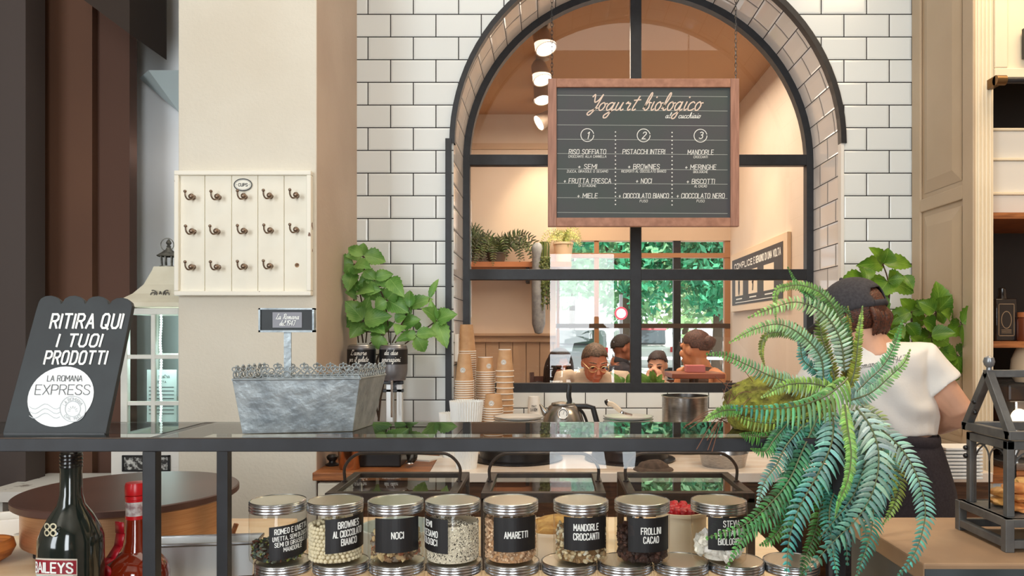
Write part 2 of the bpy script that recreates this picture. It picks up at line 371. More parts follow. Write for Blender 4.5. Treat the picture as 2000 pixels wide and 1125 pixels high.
def uvadd(mb, quad, uvs):
    b = mb.add(quad, [tuple(range(len(quad)))])
    for i, q in enumerate(uvs): mb.uv[b+i] = q
TOP = 4.0
def arch_pts(r, n=48, cx=AX, sp=ASP):
    return [(cx+r*math.cos(math.pi*i/n), sp+r*math.sin(math.pi*i/n)) for i in range(n+1)]
# tiled wall with the arched opening (thickness towards the tea room)
mb = MB(); TU, TV = X(763, WY), Z(28, WY)
def wq(pts): uvadd(mb, [(x, WY, z) for x, z in pts], [(x-TU, z-TV+40*.2038) for x, z in pts])
wq([(XL, 0), (AX-AR, 0), (AX-AR, ASP), (XL, ASP)]); wq([(AX+AR, 0), (XR, 0), (XR, ASP), (AX+AR, ASP)]); wq([(AX-AR, 0), (AX+AR, 0), (AX+AR, CZ-.04), (AX-AR, CZ-.04)])
ap = arch_pts(AR)
for (xa, za), (xb, zb) in zip(ap, ap[1:]): wq([(xa, za), (xa, TOP), (xb, TOP), (xb, zb)])
wq([(XL, ASP), (AX-AR, ASP), (AX-AR, TOP), (XL, TOP)]); wq([(AX+AR, ASP), (XR, ASP), (XR, TOP), (AX+AR, TOP)])
struct(mb, 'wall_back', M_tile, recalc=False)
mb = MB()                                   # reveal of the arch, tiles across the depth
prof = [(AX+AR, CZ)]+ap+[(AX-AR, CZ)]; s = 0
s0 = -(ASP-CZ)
ss = [0]
for (xa, za), (xb, zb) in zip(prof, prof[1:]): ss.append(ss[-1]+math.hypot(xb-xa, zb-za))
for i, ((xa, za), (xb, zb)) in enumerate(zip(prof, prof[1:])):
    uvadd(mb, [(xa, WY, za), (xa, WIN+.06, za), (xb, WIN+.06, zb), (xb, WY, zb)], [(.03, ss[i]), (.03+WIN+.06-WY, ss[i]), (.03+WIN+.06-WY, ss[i+1]), (.03, ss[i+1])])
struct(mb, 'wall_arch_reveal', M_tile2, recalc=False)
mb = MB(); zt = 1.203                       # tiles below the window
uvadd(mb, [(AX-AR, WIN-.012, CZ), (AX+AR, WIN-.012, CZ), (AX+AR, WIN-.012, zt), (AX-AR, WIN-.012, zt)], [(AX-AR+.03, CZ-.006), (AX+AR+.03, CZ-.006), (AX+AR+.03, zt-.006), (AX-AR+.03, zt-.006)])
uvadd(mb, [(AX-AR, WIN-.012, zt), (AX+AR, WIN-.012, zt), (AX+AR, WIN+.05, zt), (AX-AR, WIN+.05, zt)], [(.01, .01), (.05, .01), (.05, .05), (.01, .05)])
struct(mb, 'wall_below_window', M_tile, recalc=False)
# black edging on the front arris of the arch; white edging on the lower right jamb
mb = MB(); a1, a2 = arch_pts(AR-.006), arch_pts(AR+.018)
for i in range(48):
    q = [(a1[i], a2[i]), (a1[i+1], a2[i+1])]
    mb.add([(p[0], y, p[1]) for y in (WY-.012, WY+.03) for pr in q for p in pr], [(0, 1, 3, 2), (4, 6, 7, 5), (0, 2, 6, 4), (1, 5, 7, 3)])
struct(mb, 'trim_1', M_black)
mb = MB(); mb.box((AX-AR-.035, WY-.016, CZ), (AX-AR-.008, WY+.03, ASP+.02)); struct(mb, 'trim_2', M_black)
mb = MB(); mb.box((AX+AR-.006, WY-.006, CZ), (AX+AR+.008, WY+.03, ASP)); struct(mb, 'trim_3', mat('white_edging', (232, 228, 220), .4))
mb = MB(); mb.lathe([(0, -.003), (.004, -.002), (.005, 0)], 10, c=(AX+(AR+.006)*math.cos(.62), WY-.0125, ASP+(AR+.006)*math.sin(.62)), M=Matrix.Rotation(R(90), 3, 'X')); struct(mb, 'trim_screw', M_chrome)
t = tag(bpy.data.objects.new('switch_box', None), 'small white switch box on the left reveal of the arch above the cups', 'switch box'); col.objects.link(t); t.location = (AX-AR+.0005, 3.53, Z(706, 3.5))
mb = MB(); mb.box((0, -.05, 0), (.018, .05, .125)); mb.build('box_body', mat('white_edging', (0, 0, 0)), t, bevel=.002)
mb = MB(); mb.box((.0185, -.012, .07), (.021, .012, .105)); mb.build('switch', M_bronze, t)
# arched window: frame, bars, panes
root = bpy.data.objects.new('window_1', None); col.objects.link(root); root['kind'] = 'structure'
wz = [1.203, 1.79, 2.361]; FR = .838
mb = MB(); o1, o2 = [(AX+AR, zt)]+arch_pts(AR)+[(AX-AR, zt)], [(AX+FR, zt)]+arch_pts(FR)+[(AX-FR, zt)]
for i in range(len(o1)-1):
    mb.add([(p[0], y, p[1]) for y in (WIN, WIN+.05) for p in (o1[i], o2[i], o1[i+1], o2[i+1])], [(0, 2, 3, 1), (4, 5, 7, 6), (1, 3, 7, 5), (0, 4, 6, 2)])
mb.box((AX-FR, WIN, zt), (AX+FR, WIN+.05, zt+.046))
mb.build('window_frame', M_black, root)
mx = X(1242.5, WIN)
for z in (1.79, 2.361):
    mb = MB(); mb.box((AX-FR-.005, WIN+.002, z-.027), (AX+FR+.005, WIN+.046, z+.027)); mb.build('window_bar', M_black, root, bevel=.003)
mb = MB(); mb.box((mx-.027, WIN+.001, zt+.04), (mx+.027, WIN+.047, ASP+math.sqrt(FR**2-(mx-AX)**2)+.01)); mb.build('window_bar', M_black, root, bevel=.003)
mb = MB(); gp = [(AX+FR, zt+.04)]+arch_pts(FR)+[(AX-FR, zt+.04)]
mb.add([(x, WIN+.025, z) for x, z in gp], [tuple(range(len(gp)))]); mb.build('window_pane', glass('window_glass', (255, 253, 250), 1.6), root, recalc=False)
# pillar on the left with its return, alcove wall, brown piers, soffit
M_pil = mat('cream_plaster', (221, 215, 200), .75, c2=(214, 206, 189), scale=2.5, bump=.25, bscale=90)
M_pil2 = mat('shade_toned_plaster', (203, 184, 166), .75, c2=(194, 174, 156), scale=3, bump=.2, bscale=80)  # pillar plaster darkened for its shaded right side
PY = 2.85; PX0, PX1 = X(348, PY), X(618, PY)
mb = MB(); mb.box((PX0, PY, 0), (PX1, PY+.14, TOP)); struct(mb, 'wall_pillar', M_pil, bevel=.004)
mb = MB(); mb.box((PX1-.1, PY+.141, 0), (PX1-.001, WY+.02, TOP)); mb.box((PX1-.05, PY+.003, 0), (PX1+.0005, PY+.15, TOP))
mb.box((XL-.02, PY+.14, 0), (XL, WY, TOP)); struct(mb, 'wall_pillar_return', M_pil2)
mb = MB(); mb.box((-3.6, 3.6, 0), (PX1-.05, 3.66, TOP)); struct(mb, 'wall_alcove', mat('grey_plaster', (236, 238, 240), .8, c2=(230, 230, 228), scale=2))
M_brown = mat('brown_wall_paint', (100, 66, 46), .75, c2=(92, 60, 42), scale=1.5)
mb = MB(); mb.box((-3.6, 3.3, 0), (X(180, 3.3), 3.36, TOP)); struct(mb, 'wall_brown', M_brown)
mb = MB(); mb.box((X(183, 3.34), 3.34, 0), (X(253, 3.34), 3.40, TOP)); struct(mb, 'wall_brown_end', mat('dark_brown_paint', (86, 56, 42), .75))
mb = MB(); mb.box((-3.6, 3.1, 0), (X(50, 3.1), 3.22, TOP)); struct(mb, 'wall_left_pier', mat('taupe_paint', (72, 62, 58), .75))
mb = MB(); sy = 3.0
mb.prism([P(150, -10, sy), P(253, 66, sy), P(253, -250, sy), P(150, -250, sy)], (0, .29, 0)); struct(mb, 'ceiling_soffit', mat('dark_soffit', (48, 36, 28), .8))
mb = MB(); mb.box((-3.66, -2.6, 0), (-3.6, 3.66, TOP)); struct(mb, 'wall_left', mat('taupe_side', (150, 140, 128), .8))
mb = MB(); mb.box((-3.66, -2.66, 0), (3.26, -2.6, TOP+.06)); struct(mb, 'wall_front', mat('shopfront_wall', (120, 100, 84), .8))
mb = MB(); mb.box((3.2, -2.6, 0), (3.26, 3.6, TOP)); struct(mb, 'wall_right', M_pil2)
mb = MB(); mb.box((-3.66, -2.6, TOP), (3.26, 3.66, TOP+.06)); struct(mb, 'ceiling', mat('ceiling_paint', (228, 216, 198), .8))
mb = MB(); mb.box((-3.66, -2.6, -.06), (3.26, 3.8, 0)); struct(mb, 'floor', mat('floor_board', (122, 92, 66), .5, c2=(98, 72, 50), scale=6, stretch=(1, 8, 1)))
# ------------------------------------------------------------------ tea room behind the window
RX, RZ, RY = 1.50, 3.32, 6.4               # right wall, ceiling, end wall
LX = -3.0
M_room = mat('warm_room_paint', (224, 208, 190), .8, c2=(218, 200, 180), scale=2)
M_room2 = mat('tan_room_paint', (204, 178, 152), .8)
PXE = X(1086, RY)                           # end of the panelled wall, start of the glazing
mb = MB(); mb.box((LX, RY, 1.44), (PXE, RY+.1, RZ+.4)); struct(mb, 'wall_room_end', M_room)
mb = MB(); mb.box((RX, WIN+.1, 0), (RX+.08, RY+.1, RZ+.4)); struct(mb, 'wall_room_right', M_room)
mb = MB(); mb.box((LX-.08, WIN+.1, 0), (LX, RY+.1, RZ+.4)); struct(mb, 'wall_room_left', M_room2)
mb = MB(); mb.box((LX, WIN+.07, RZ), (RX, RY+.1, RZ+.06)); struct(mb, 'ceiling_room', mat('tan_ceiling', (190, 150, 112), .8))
mb = MB(); mb.box((LX, WIN+.07, .16), (RX, RY+.1, .2)); struct(mb, 'floor_room', mat('room_floor', (140, 104, 76), .5))
mb = MB()                                   # back faces of the arch wall inside the tea room
for (xa, za), (xb, zb) in zip(ap, ap[1:]): mb.add([(xa, WIN+.062, za), (xb, WIN+.062, zb), (xb, WIN+.062, RZ+.4), (xa, WIN+.062, RZ+.4)], [(0, 1, 2, 3)])
mb.box((LX, WIN+.06, 0), (AX-AR, WIN+.07, RZ+.4)); mb.box((AX+AR, WIN+.06, 0), (RX, WIN+.07, RZ+.4)); mb.box((AX-AR, WIN+.06, 0), (AX+AR, WIN+.07, zt)); struct(mb, 'wall_room_front', M_room2)
mb = MB(); xx = LX
M_wain = mat('beige_wainscot', (196, 164, 134), .6)
while xx < PXE-.02:
    mb.box((xx, RY-.03, .2), (min(xx+.108, PXE), RY-.002, 1.44)); xx += .112
mb.box((LX, RY-.004, .2), (PXE, RY+.1, 1.44)); struct(mb, 'wall_wainscot', M_wain, bevel=.004)
mb = MB(); mb.box((LX, RY-.05, 1.425), (PXE, RY, 1.475)); mb.box((LX, RY-.07, 1.475), (PXE, RY, 1.495)); struct(mb, 'trim_wainscot_rail', M_wain)
mb = MB(); mb.box((LX, RY-.015, Z(285, RY)-.03), (RX, RY+.02, Z(285, RY)+.02)); struct(mb, 'trim_room_cornice', M_room2)
# end wall around the glazing + shopfront windows of the tea room
zs = Z(470, RY); M_tan = mat('tan_frame_paint', (170, 122, 84), .6)
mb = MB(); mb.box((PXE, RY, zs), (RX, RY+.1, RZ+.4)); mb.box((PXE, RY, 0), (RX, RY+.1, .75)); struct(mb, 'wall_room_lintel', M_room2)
w2 = bpy.data.objects.new('window_2', None); col.objects.link(w2); w2['kind'] = 'structure'
for px0, px1, mm in ((1087, 1093, M_tan), (1161, 1170, M_tan), (1316, 1330, M_black), (1416, 1434, M_tan)):
    mb = MB(); mb.box((X(px0, RY), RY+.01, .75), (X(px1, RY), RY+.07, zs)); mb.build('mullion', mm, w2)
for py0, py1, mm in ((494, 503, M_tan), (632, 641, mat('dark_transom', (70, 52, 40), .5)),):
    mb = MB(); mb.box((PXE, RY+.005, Z(py1, RY)), (RX, RY+.075, Z(py0, RY))); mb.build('transom', mm, w2)
mb = MB(); mb.add([(PXE, RY+.04, .75), (RX, RY+.04, .75), (RX, RY+.04, zs), (PXE, RY+.04, zs)], [(0, 1, 2, 3)]); mb.build('window_pane', M_glass, w2, recalc=False)
XC = X(1905, 2.95)
# ------------------------------------------------------------------ counters
M_marble = mat('pale_marble', (240, 228, 214), .22, c2=(226, 200, 176), scale=5, stretch=(1, 3, 1), detail=8, contrast=(.42, .72))
M_marble2 = mat('warm_marble', (246, 226, 192), .25, c2=(226, 186, 140), scale=4, stretch=(1, 2.4, 1), detail=8, contrast=(.45, .75))
CF = 2.8
XS = X(838, CF)
t = thing('back_counter', 'long back counter with pale marble top and oak front along the tiled wall', 'counter', (.4, 3.1, 0))
mb = MB(); mb.prism([(XS, CF, CZ-.036), (XC-.018, CF, CZ-.036), (XC-.018, WY, CZ-.036), (AX+AR, WY, CZ-.036), (AX+AR, WIN-.01, CZ-.036), (AX-AR, WIN-.01, CZ-.036), (AX-AR, WY, CZ-.036), (X(868, WY), WY, CZ-.036)], (0, 0, .036)); mb.build('marble_top', M_marble, t, world=True, bevel=.003)
mb = MB(); mb.prism([(XL+.001, CF, CZ-.03), (XS-.001, CF, CZ-.03), (X(868, WY)-.001, WY, CZ-.03), (XL+.001, WY, CZ-.03)], (0, 0, .03)); mb.build('oak_top', M_wood, t, world=True, bevel=.003)
mb = MB(); mb.box((XL+.02, CF+.03, 0), (XC-.018, WY-.001, CZ-.037)); mb.build('counter_base', M_walnut, t, world=True)
mb = MB(); mb.box((X(618, CF), CF+.012, .55), (X(706, CF), CF+.03, CZ-.04)); mb.build('drawer_front', M_cream, t, world=True, bevel=.006, label='white drawer front')
BZ, BY0, BY1 = 1.05, 1.39, 1.865
t = thing('side_counter', 'warm veined marble counter under the crepe griddle', 'counter', (-1.2, 1.6, 0))
mb = MB(); mb.box((-2.6, BY0, BZ-.03), (X(500, 1.6), BY1, BZ)); mb.build('marble_top', M_marble2, t, world=True, bevel=.003)
mb = MB(); mb.box((-2.6, BY0+.03, 0), (X(500, 1.6)-.02, BY1-.03, BZ-.031)); mb.build('counter_base', M_walnut, t, world=True)
TZ = .985
t = thing('topping_counter', 'warm marble topping counter under the three glazed boxes', 'counter', (.2, 1.8, 0))
mb = MB(); mb.box((X(500, 1.6)+.003, BY0, TZ-.03), (.54, 2.15, TZ)); mb.build('marble_top', M_marble2, t, world=True, bevel=.003)
mb = MB(); mb.box((X(500, 1.6)+.03, BY0+.03, 0), (.52, 2.12, TZ-.031)); mb.build('counter_base', M_walnut, t, world=True)
# ------------------------------------------------------------------ cabinet on the right
FY = 2.95; XC = X(1905, FY)
M_taupe = mat('taupe_joinery', (192, 170, 142), .5, c2=(184, 162, 134), scale=3)
M_ivory = mat('ivory_joinery', (238, 224, 196), .45, c2=(230, 214, 184), scale=3)
M_darkin = mat('dark_cabinet_back', (34, 26, 20), .6)
t = thing('shelf_cabinet', 'tall ivory cabinet with open dark shelves and panelled taupe side', 'cabinet', (2.3, 3.2, 0))
mb = MB(); mb.box((XC, FY+.03, 0), (XC+.03, WY, TOP-.01)); mb.build('side_panel', M_taupe, t, world=True, label='taupe side panel')
def vy(px): return XC*F/(px-CX)            # depth on the side plane for a pixel column
def side_frame(px0, px1, z0, z1, th=.012):
    mb.box((XC-th, vy(px1), z0), (XC, vy(px0), z1))
mb = MB()
side_frame(1785.5, 1802, 0, TOP-.01); side_frame(1885, 1906, 0, TOP-.01)
zr = Z(390, vy(1840)); side_frame(1802, 1885, zr-.028, zr+.028); side_frame(1802, 1885, .99, 1.06); mb.build('panel_frame', M_taupe, t, world=True, bevel=.004)
for z0, z1 in ((zr+.05, 3.9), (1.09, zr-.05)):
    mb = MB(); ya, yb = vy(1885)+.02, vy(1802)-.02
    a = [(XC-.002, ya, z0), (XC-.002, yb, z0), (XC-.002, yb, z1), (XC-.002, ya, z1)]; e = .05
    b = [(XC-.016, ya+e, z0+e), (XC-.016, yb-e, z0+e), (XC-.016, yb-e, z1-e), (XC-.016, ya+e, z1-e)]
    mb.add(a+b, [(0, 1, 5, 4), (1, 2, 6, 5), (2, 3, 7, 6), (3, 0, 4, 7), (4, 5, 6, 7)]); mb.build('raised_panel', M_taupe, t, world=True)
PW = X(1940, FY)
mb = MB(); mb.box((XC, FY, 0), (PW, FY+.03, TOP-.01))
for i in range(4):
    xx = XC+.012+i*(PW-XC-.024)/3; mb.tube([(xx, FY, .4), (xx, FY, TOP-.02)], .006, 8)
mb.build('pilaster', M_ivory, t, world=True, smooth=True)
mb = MB(); mb.box((PW, WY-.04, 0), (3.1, WY, TOP-.01)); mb.build('back_panel', M_darkin, t, world=True)
for py in (421, 673):
    mb = MB(); z = Z(py, FY+.02); mb.box((PW-.02, FY+.02, z-.012), (3.1, WY-.04, z+.012)); mb.build('shelf', M_wood, t, world=True)
mb = MB(); z = Z(932, FY); mb.box((PW-.02, FY-.02, z-.02), (3.1, WY-.04, z+.012)); mb.build('worktop', M_wood, t, world=True)
mb = MB(); mb.box((XC+.02, FY+.012, 0), (3.1, FY+.03, z-.021)); mb.build('lower_front', mat('pale_blue_front', (216, 222, 222), .5), t, world=True)
zd = Z(170, FY); dr = MB(); dr.box((PW, FY-.001, zd+.02), (3.0, FY+.02, TOP-.02))
for a, b in (((PW, FY-.012, zd+.02), (3.0, FY-.001, zd+.07)), ((PW, FY-.012, zd+.07), (PW+.05, FY-.001, TOP-.02))): dr.box(a, b)
do = dr.build('upper_door', M_ivory, t, world=True, bevel=.004)
mb = MB(); mb.box((X(1992, FY), FY-.03, Z(118, FY)), (X(2012, FY), FY-.012, Z(60, FY))); mb.build('door_plate', M_dark, do, world=True)
rl = MB(); rl.tube([(X(1930, FY), FY-.06, Z(167, FY)), (2.9, FY-.06, Z(167, FY))], .0125, 12); ro = rl.build('ladder_rail', M_black, t, world=True, smooth=True)
mb = MB(); mb.tube([(X(1926, FY), FY-.06, Z(167, FY)), (X(1945, FY), FY-.06, Z(167, FY))], .019, 14); mb.box((X(1926, FY), FY-.06, Z(176, FY)), (X(1936, FY), FY+.01, Z(158, FY))); mb.build('rail_bracket', mat('brass_bracket', (120, 92, 58), .4, .8), ro, world=True, smooth=True)
# ------------------------------------------------------------------ glazed display case at the front
GF, GB = 1.15, 1.37                        # front and back face of the case
GT = Z(857, GF)                            # top of the frame
GX1 = X(1653, GF); bw = .0195
M_gtop = glass('case_top_glass', (232, 240, 238), 1.62)
t = thing('display_case', 'black steel framed glass display case holding jars and bottles', 'display case', (-.1, 1.26, 0))
mb = MB(); mb.box((-1.15, GF, GT-bw), (GX1, GF+bw, GT)); mb.build('front_beam', M_black, t, world=True, bevel=.0012)
mb = MB(); mb.box((-1.15, GF+.001, GT+.0002), (GX1, GF+.004, GT+.0012)); mb.build('front_beam_edge', M_bronze, t, world=True)
mb = MB(); mb.box((-1.25, GB-bw, GT-bw), (GX1, GB, GT)); mb.build('back_beam', mat('bronze_black_steel', (52, 42, 36), .35, .5), t, world=True, bevel=.0012)
for px in (290, 1640):
    x = X(px, GF)
    mb = MB(); mb.box((x-bw/2, GF+.0005, .9), (x+bw/2, GF+bw, GT-bw)); mb.build('front_post', M_black, t, world=True, bevel=.001)
    mb = MB(); x2 = X(433.5, GB-bw) if px == 290 else x; mb.box((x2-bw/2, GB-bw, .9), (x2+bw/2, GB-.0005, GT-bw)); mb.build('back_post', M_black, t, world=True, bevel=.001)
    mb = MB(); mb.box((x-bw/2, GF+bw, GT-bw), (x+bw/2, GB-bw, GT-.0005)); mb.build('cross_beam', mat('bronze_black_steel', (0, 0, 0)), t, world=True, bevel=.001)
x = X(290, GF)
for a, b in ((-1.15, x-bw/2), (x+bw/2, GX1-bw)):
    mb = MB(); mb.add([(a, GF+.006, GT+.0003), (b, GF+.006, GT+.0003), (b, GB-.006, GT+.0003), (a, GB-.006, GT+.0003)], [(0, 1, 2, 3)]); mb.build('top_pane', M_gtop, t, world=True, recalc=False)
    mb = MB(); mb.add([(a, GF+.004, .9), (b, GF+.004, .9), (b, GF+.004, GT-bw), (a, GF+.004, GT-bw)], [(0, 1, 2, 3)]); mb.build('front_pane', M_glass, t, world=True, recalc=False)
JY = 1.265; JR = .0452; JH = .0985; JZ = Z(1092, JY)       # jars: axis depth, radius, height, base of the upper row
SZ = JZ-JH-.0005
mb = MB(); mb.box((-1.15, GF+.022, SZ-.008), (GX1-.02, GB-.022, SZ-.0005)); mb.build('shelf', glass('shelf_glass', (225, 238, 232), 1.5), t, world=True)
GLASS_TOP = GT+.0012
# ------------------------------------------------------------------ jars
M_jar = glass('jar_plastic', (252, 250, 246), 1.4)
M_alu = mat('brushed_aluminium_lid', (205, 207, 210), .25, 1)
M_alut = mat('lid_top_disc', (214, 208, 190), .3, .85)
M_lab = mat('black_label', (20, 20, 22), .45)
M_seed = attr_mat('jar_contents', .65, .3, 500)
def jar_base(label, loc, group, cat='jar'):
    t = thing('storage_jar', label, cat, loc, 0, group)
    r = JR
    mb = MB(); mb.lathe([(0, .002), (r*.9, .0), (r*.985, .004), (r, .012), (r, .077), (r*.985, .0805), (r*.97, .0825), (r*.97, .088)], 40); mb.build('body', M_jar, t, smooth=True, ang=60)
    mb = MB(); pr = [(r*.99, .0812)]
    for k in range(3): z = .0816+k*.0046; pr += [(r*.985, z), (r*1.008, z+.0013), (r*1.008, z+.0032), (r*.985, z+.0044)]
    pr += [(r*1.006, .0966), (r*1.0, .0975), (r*.965, .0985), (r*.95, .0972)]; mb.lathe(pr, 40); li = mb.build('lid', M_alu, t, smooth=True, ang=50)
    mb = MB(); mb.lathe([(r*.952, .0974), (r*.5, .0976), (0, .0976)], 40); mb.build('lid_disc', M_alut, li, smooth=True)
    return t
def contents(t, seed, lvl, size, cols, sc3=(1, 1, 1), n=300, core=(120, 100, 80), jitter=.25, sub=1, spheres=False):
    q = random.Random(seed); mb = MB(); rr = JR*.955
    rc = rr-size*max(.9, 1.9*max(sc3)*(.35 if n > 2000 else 1))
    mb.tint = lin(core); mb.lathe([(0, .004), (rc, .004), (rc, lvl-size*.8), (rc*.5, lvl-size*.4), (0, lvl-size*.4)], 28)
    for i in range(n):
        a = q.random()*2*math.pi; z = .004+size*.7+q.random()*(lvl-.004-size*.7)
        top = q.random() < .22
        s = size*(1+q.uniform(-jitter, jitter)); ms_ = max(sc3) if not spheres else 1
        d = max(0, rr-s*ms_*1.12)*(math.sqrt(q.random()) if top else 1.0); zz = lvl+q.uniform(-.3, .5)*size if top else z
        if top: zz += .006*math.sin(a+seed)*d/rr
        c = q.choice(cols); k = 1+q.uniform(-.12, .12); mb.tint = lin(tuple(min(255, v*k) for v in c))
        if spheres: mb.ball((d*math.cos(a), d*math.sin(a), zz), s, 8, 6)
        else:
            M = Matrix.Rotation(q.random()*6.3, 3, 'Z') @ Matrix.Rotation(q.random()*3.1, 3, 'X') @ Matrix.Rotation(q.random()*6, 3, 'Y')
            mb.blob((d*math.cos(a), d*math.sin(a), zz), s, sc3, i, .5, M, sub)
    mb.build('contents', M_seed, t, smooth=spheres, kind='stuff', recalc=False)
def packed(t, lvl, size, c, core):
    """even spheres in staggered rings behind the jar wall"""
    mb = MB(); rr = JR*.955-size; mb.tint = lin(core); mb.lathe([(0, .004), (rr-.001, .004), (rr-.001, lvl-size), (0, lvl-size)], 28)
    z = .004+size; k = 0; q = random.Random(3); m = int(2*math.pi*rr/(2*size))
    while z < lvl:
        for i in range(m):
            a = 2*math.pi*(i+.5*(k % 2))/m+q.uniform(-.03, .03); v = 1+q.uniform(-.05, .04); mb.tint = lin(tuple(min(255, x*v) for x in c))
            mb.ball((rr*math.cos(a), rr*math.sin(a), z+q.uniform(-.1, .1)*size), size*.99, 8, 6)
        z += size*1.75; k += 1
    for i in range(70):
        a = q.random()*6.3; d = rr*math.sqrt(q.random()); mb.ball((d*math.cos(a), d*math.sin(a), lvl-size*.3), size, 8, 6)
    mb.build('contents', M_seed, t, smooth=True, kind='stuff', recalc=False)
def jar_label(t, ang, z0, z1, lines, wa=1.7, maxw=None, roll=0.0):
    """black sticker wrapped on the jar; lines = [(text, cap height, baseline z, stroke, width)]"""
    f = cyl(JR+.0006, ang); mb = MB(); ww = wa*JR
    def g(u, v): return f(u, v+roll*u)
    rect2d(mb, g, -ww/2, z0, ww/2, z1, 18); la = mb.build('label', M_lab, t, smooth=True)
    f2 = cyl(JR+.0011, ang); mb = MB()
    for text, h, bz, sw, wd in lines: write(mb, text, lambda u, v: f2(u, v+roll*u), 0, bz, h, sw*.8, maxw=wd, gap=2.7)
    mb.build('lettering', M_white, la)
def jw(n): return n*.0038
def jzp(py): return JZ_OFF-(py-650)/1500*1.22
JZ_OFF = (1092-650)/1500*JY
spec = [
 (543, 'storage jar with dark seed and raisin mix, labelled ROMEO E UVETTA, first at the left', .54, .0125, .066, [('ROMEO E UVETTA', .0082, .0535, .0017, .060), ('UVETTA, SEMI DI ZUCCA', .0066, .0430, .0013, .066), ('SEMI DI GIRASOLE E', .0066, .0335, .0013, .060), ('MANDORLE', .0066, .0245, .0013, .0325)], .07),
 (655, 'storage jar of small white chocolate balls, labelled BROWNIES AL CIOCCOLATO BIANCO', .49, .023, .0775, [('BROWNIES', .0100, .0615, .0019, .0365), ('AL CIOCCOLATO', .0100, .0475, .0019, .052), ('BIANCO', .0100, .0340, .0019, .0265)], .05),
 (773, 'storage jar of broken walnut pieces, labelled NOCI', .06, .0225, .0770, [('NOCI', .0100, .0455, .0019, .0187)], 0),
 (884.5, 'storage jar of grey sesame seeds, its black label turned away to the left', -1.01, .0225, .0770, [('SEMI', .0095, .0620, .0018, .0185), ('DI SESAMO', .0095, .0470, .0018, .042), ('BIOLOGICI', .0095, .0340, .0018, .040)], -.04),
 (997.5, 'storage jar of ground amaretti crumbs, labelled AMARETTI', .2, .0240, .0785, [('AMARETTI', .0100, .0462, .0019, .0385)], 0),
 (1134.5, 'storage jar of crunchy almond pieces, labelled MANDORLE CROCCANTI', .2, .0265, .0790, [('MANDORLE', .0100, .0585, .0019, .041), ('CROCCANTI', .0100, .0438, .0019, .042)], 0),
 (1254, 'storage jar of dark cocoa biscuit crumbs, labelled FROLLINI CACAO', .33, .0235, .0780, [('FROLLINI', .0100, .0526, .0019, .033), ('CACAO', .0100, .0385, .0019, .0255)], 0),
 (1403.5, 'storage jar of white meringue chunks behind a fern frond, labelled BIOLOGICHE', .47, .0270, .0790, [('STEVIA', .0095, .0645, .0018, .028), ('E VITAMINA', .0095, .0505, .0018, .044), ('BIOLOGICHE', .0095, .0363, .0018, .044)], 0)]
JG = 'upper row of topping jars in the display case'
for i, (px, lab, ang, z0, z1, lines, roll) in enumerate(spec):
    t = jar_base(lab, (X(px, JY), JY, JZ), JG)
    jar_label(t, ang+math.atan((px-CX)/F)*-1, z0, z1, lines, roll=roll)
    if i == 0: contents(t, 1, .030, .0048, [(58, 78, 70), (44, 58, 52), (96, 104, 92), (52, 34, 26), (120, 128, 60), (80, 46, 32)], (1.1, .55, .35), 330, (40, 38, 32))
    if i == 1: packed(t, .061, .0036, (226, 216, 186), (170, 156, 120))
    if i == 2: contents(t, 3, .046, .0062, [(176, 150, 112), (130, 104, 78), (206, 186, 142), (150, 96, 72), (104, 84, 66), (190, 170, 128), (142, 132, 120)], (1.2, .8, .6), 300, (120, 84, 54), .4)
    if i == 3: contents(t, 4, .064, .0016, [(224, 218, 200), (238, 232, 216), (206, 200, 184), (70, 66, 60), (196, 190, 176)], (1, .8, .6), 3600, (206, 200, 182), sub=0 or 1)
    if i == 4: contents(t, 5, .070, .0030, [(204, 172, 140), (190, 156, 124), (216, 188, 158), (168, 134, 106)], (1, .9, .8), 900, (192, 150, 110), .5)
    if i == 5: contents(t, 6, .052, .0046, [(186, 164, 126), (160, 132, 94), (206, 192, 160), (140, 112, 80), (190, 176, 140), (206, 204, 190)], (1, .8, .7), 420, (130, 100, 64), .4)
    if i == 6: contents(t, 7, .052, .0055, [(58, 36, 30), (46, 28, 24), (70, 44, 36)], (1, .9, .8), 300, (48, 30, 26), .5)
    if i == 7: contents(t, 8, .036, .0095, [(238, 236, 228), (226, 224, 216), (246, 244, 238)], (1.1, .9, .7), 120, (230, 228, 220), .35)
low = [554, 666.5, 776, 888, 1000, 1111, 1220, 1330, 1437.5, 1545]
lc = [(196, 150, 100), (206, 170, 120), (190, 140, 96), (214, 180, 130), (40, 32, 30), (210, 170, 116), (220, 190, 146), (206, 160, 108), (216, 176, 126), (210, 170, 120)]
under = ['seed mix jar', 'white chocolate ball jar', 'walnut jar', 'sesame jar', 'amaretti jar', 'almond jar', 'cocoa biscuit jar', 'gap beside the cocoa biscuit jar', 'meringue jar', 'hanging fern fronds']
proto = {}
for i, px in enumerate(low):
    lab = 'storage jar in the lower row, its lid just showing %s the %s' % ('beside' if i == 7 else 'under', under[i] if i != 7 else 'raspberry tub')
    t = jar_base(lab, (X(px, JY), JY, SZ), 'lower row of topping jars in the display case')
    mb = MB(); mb.tint = lin(lc[i]); mb.lathe([(0, .004), (JR*.95, .004), (JR*.95, .055), (0, .058)], 28); mb.build('contents', M_seed, t, kind='stuff')
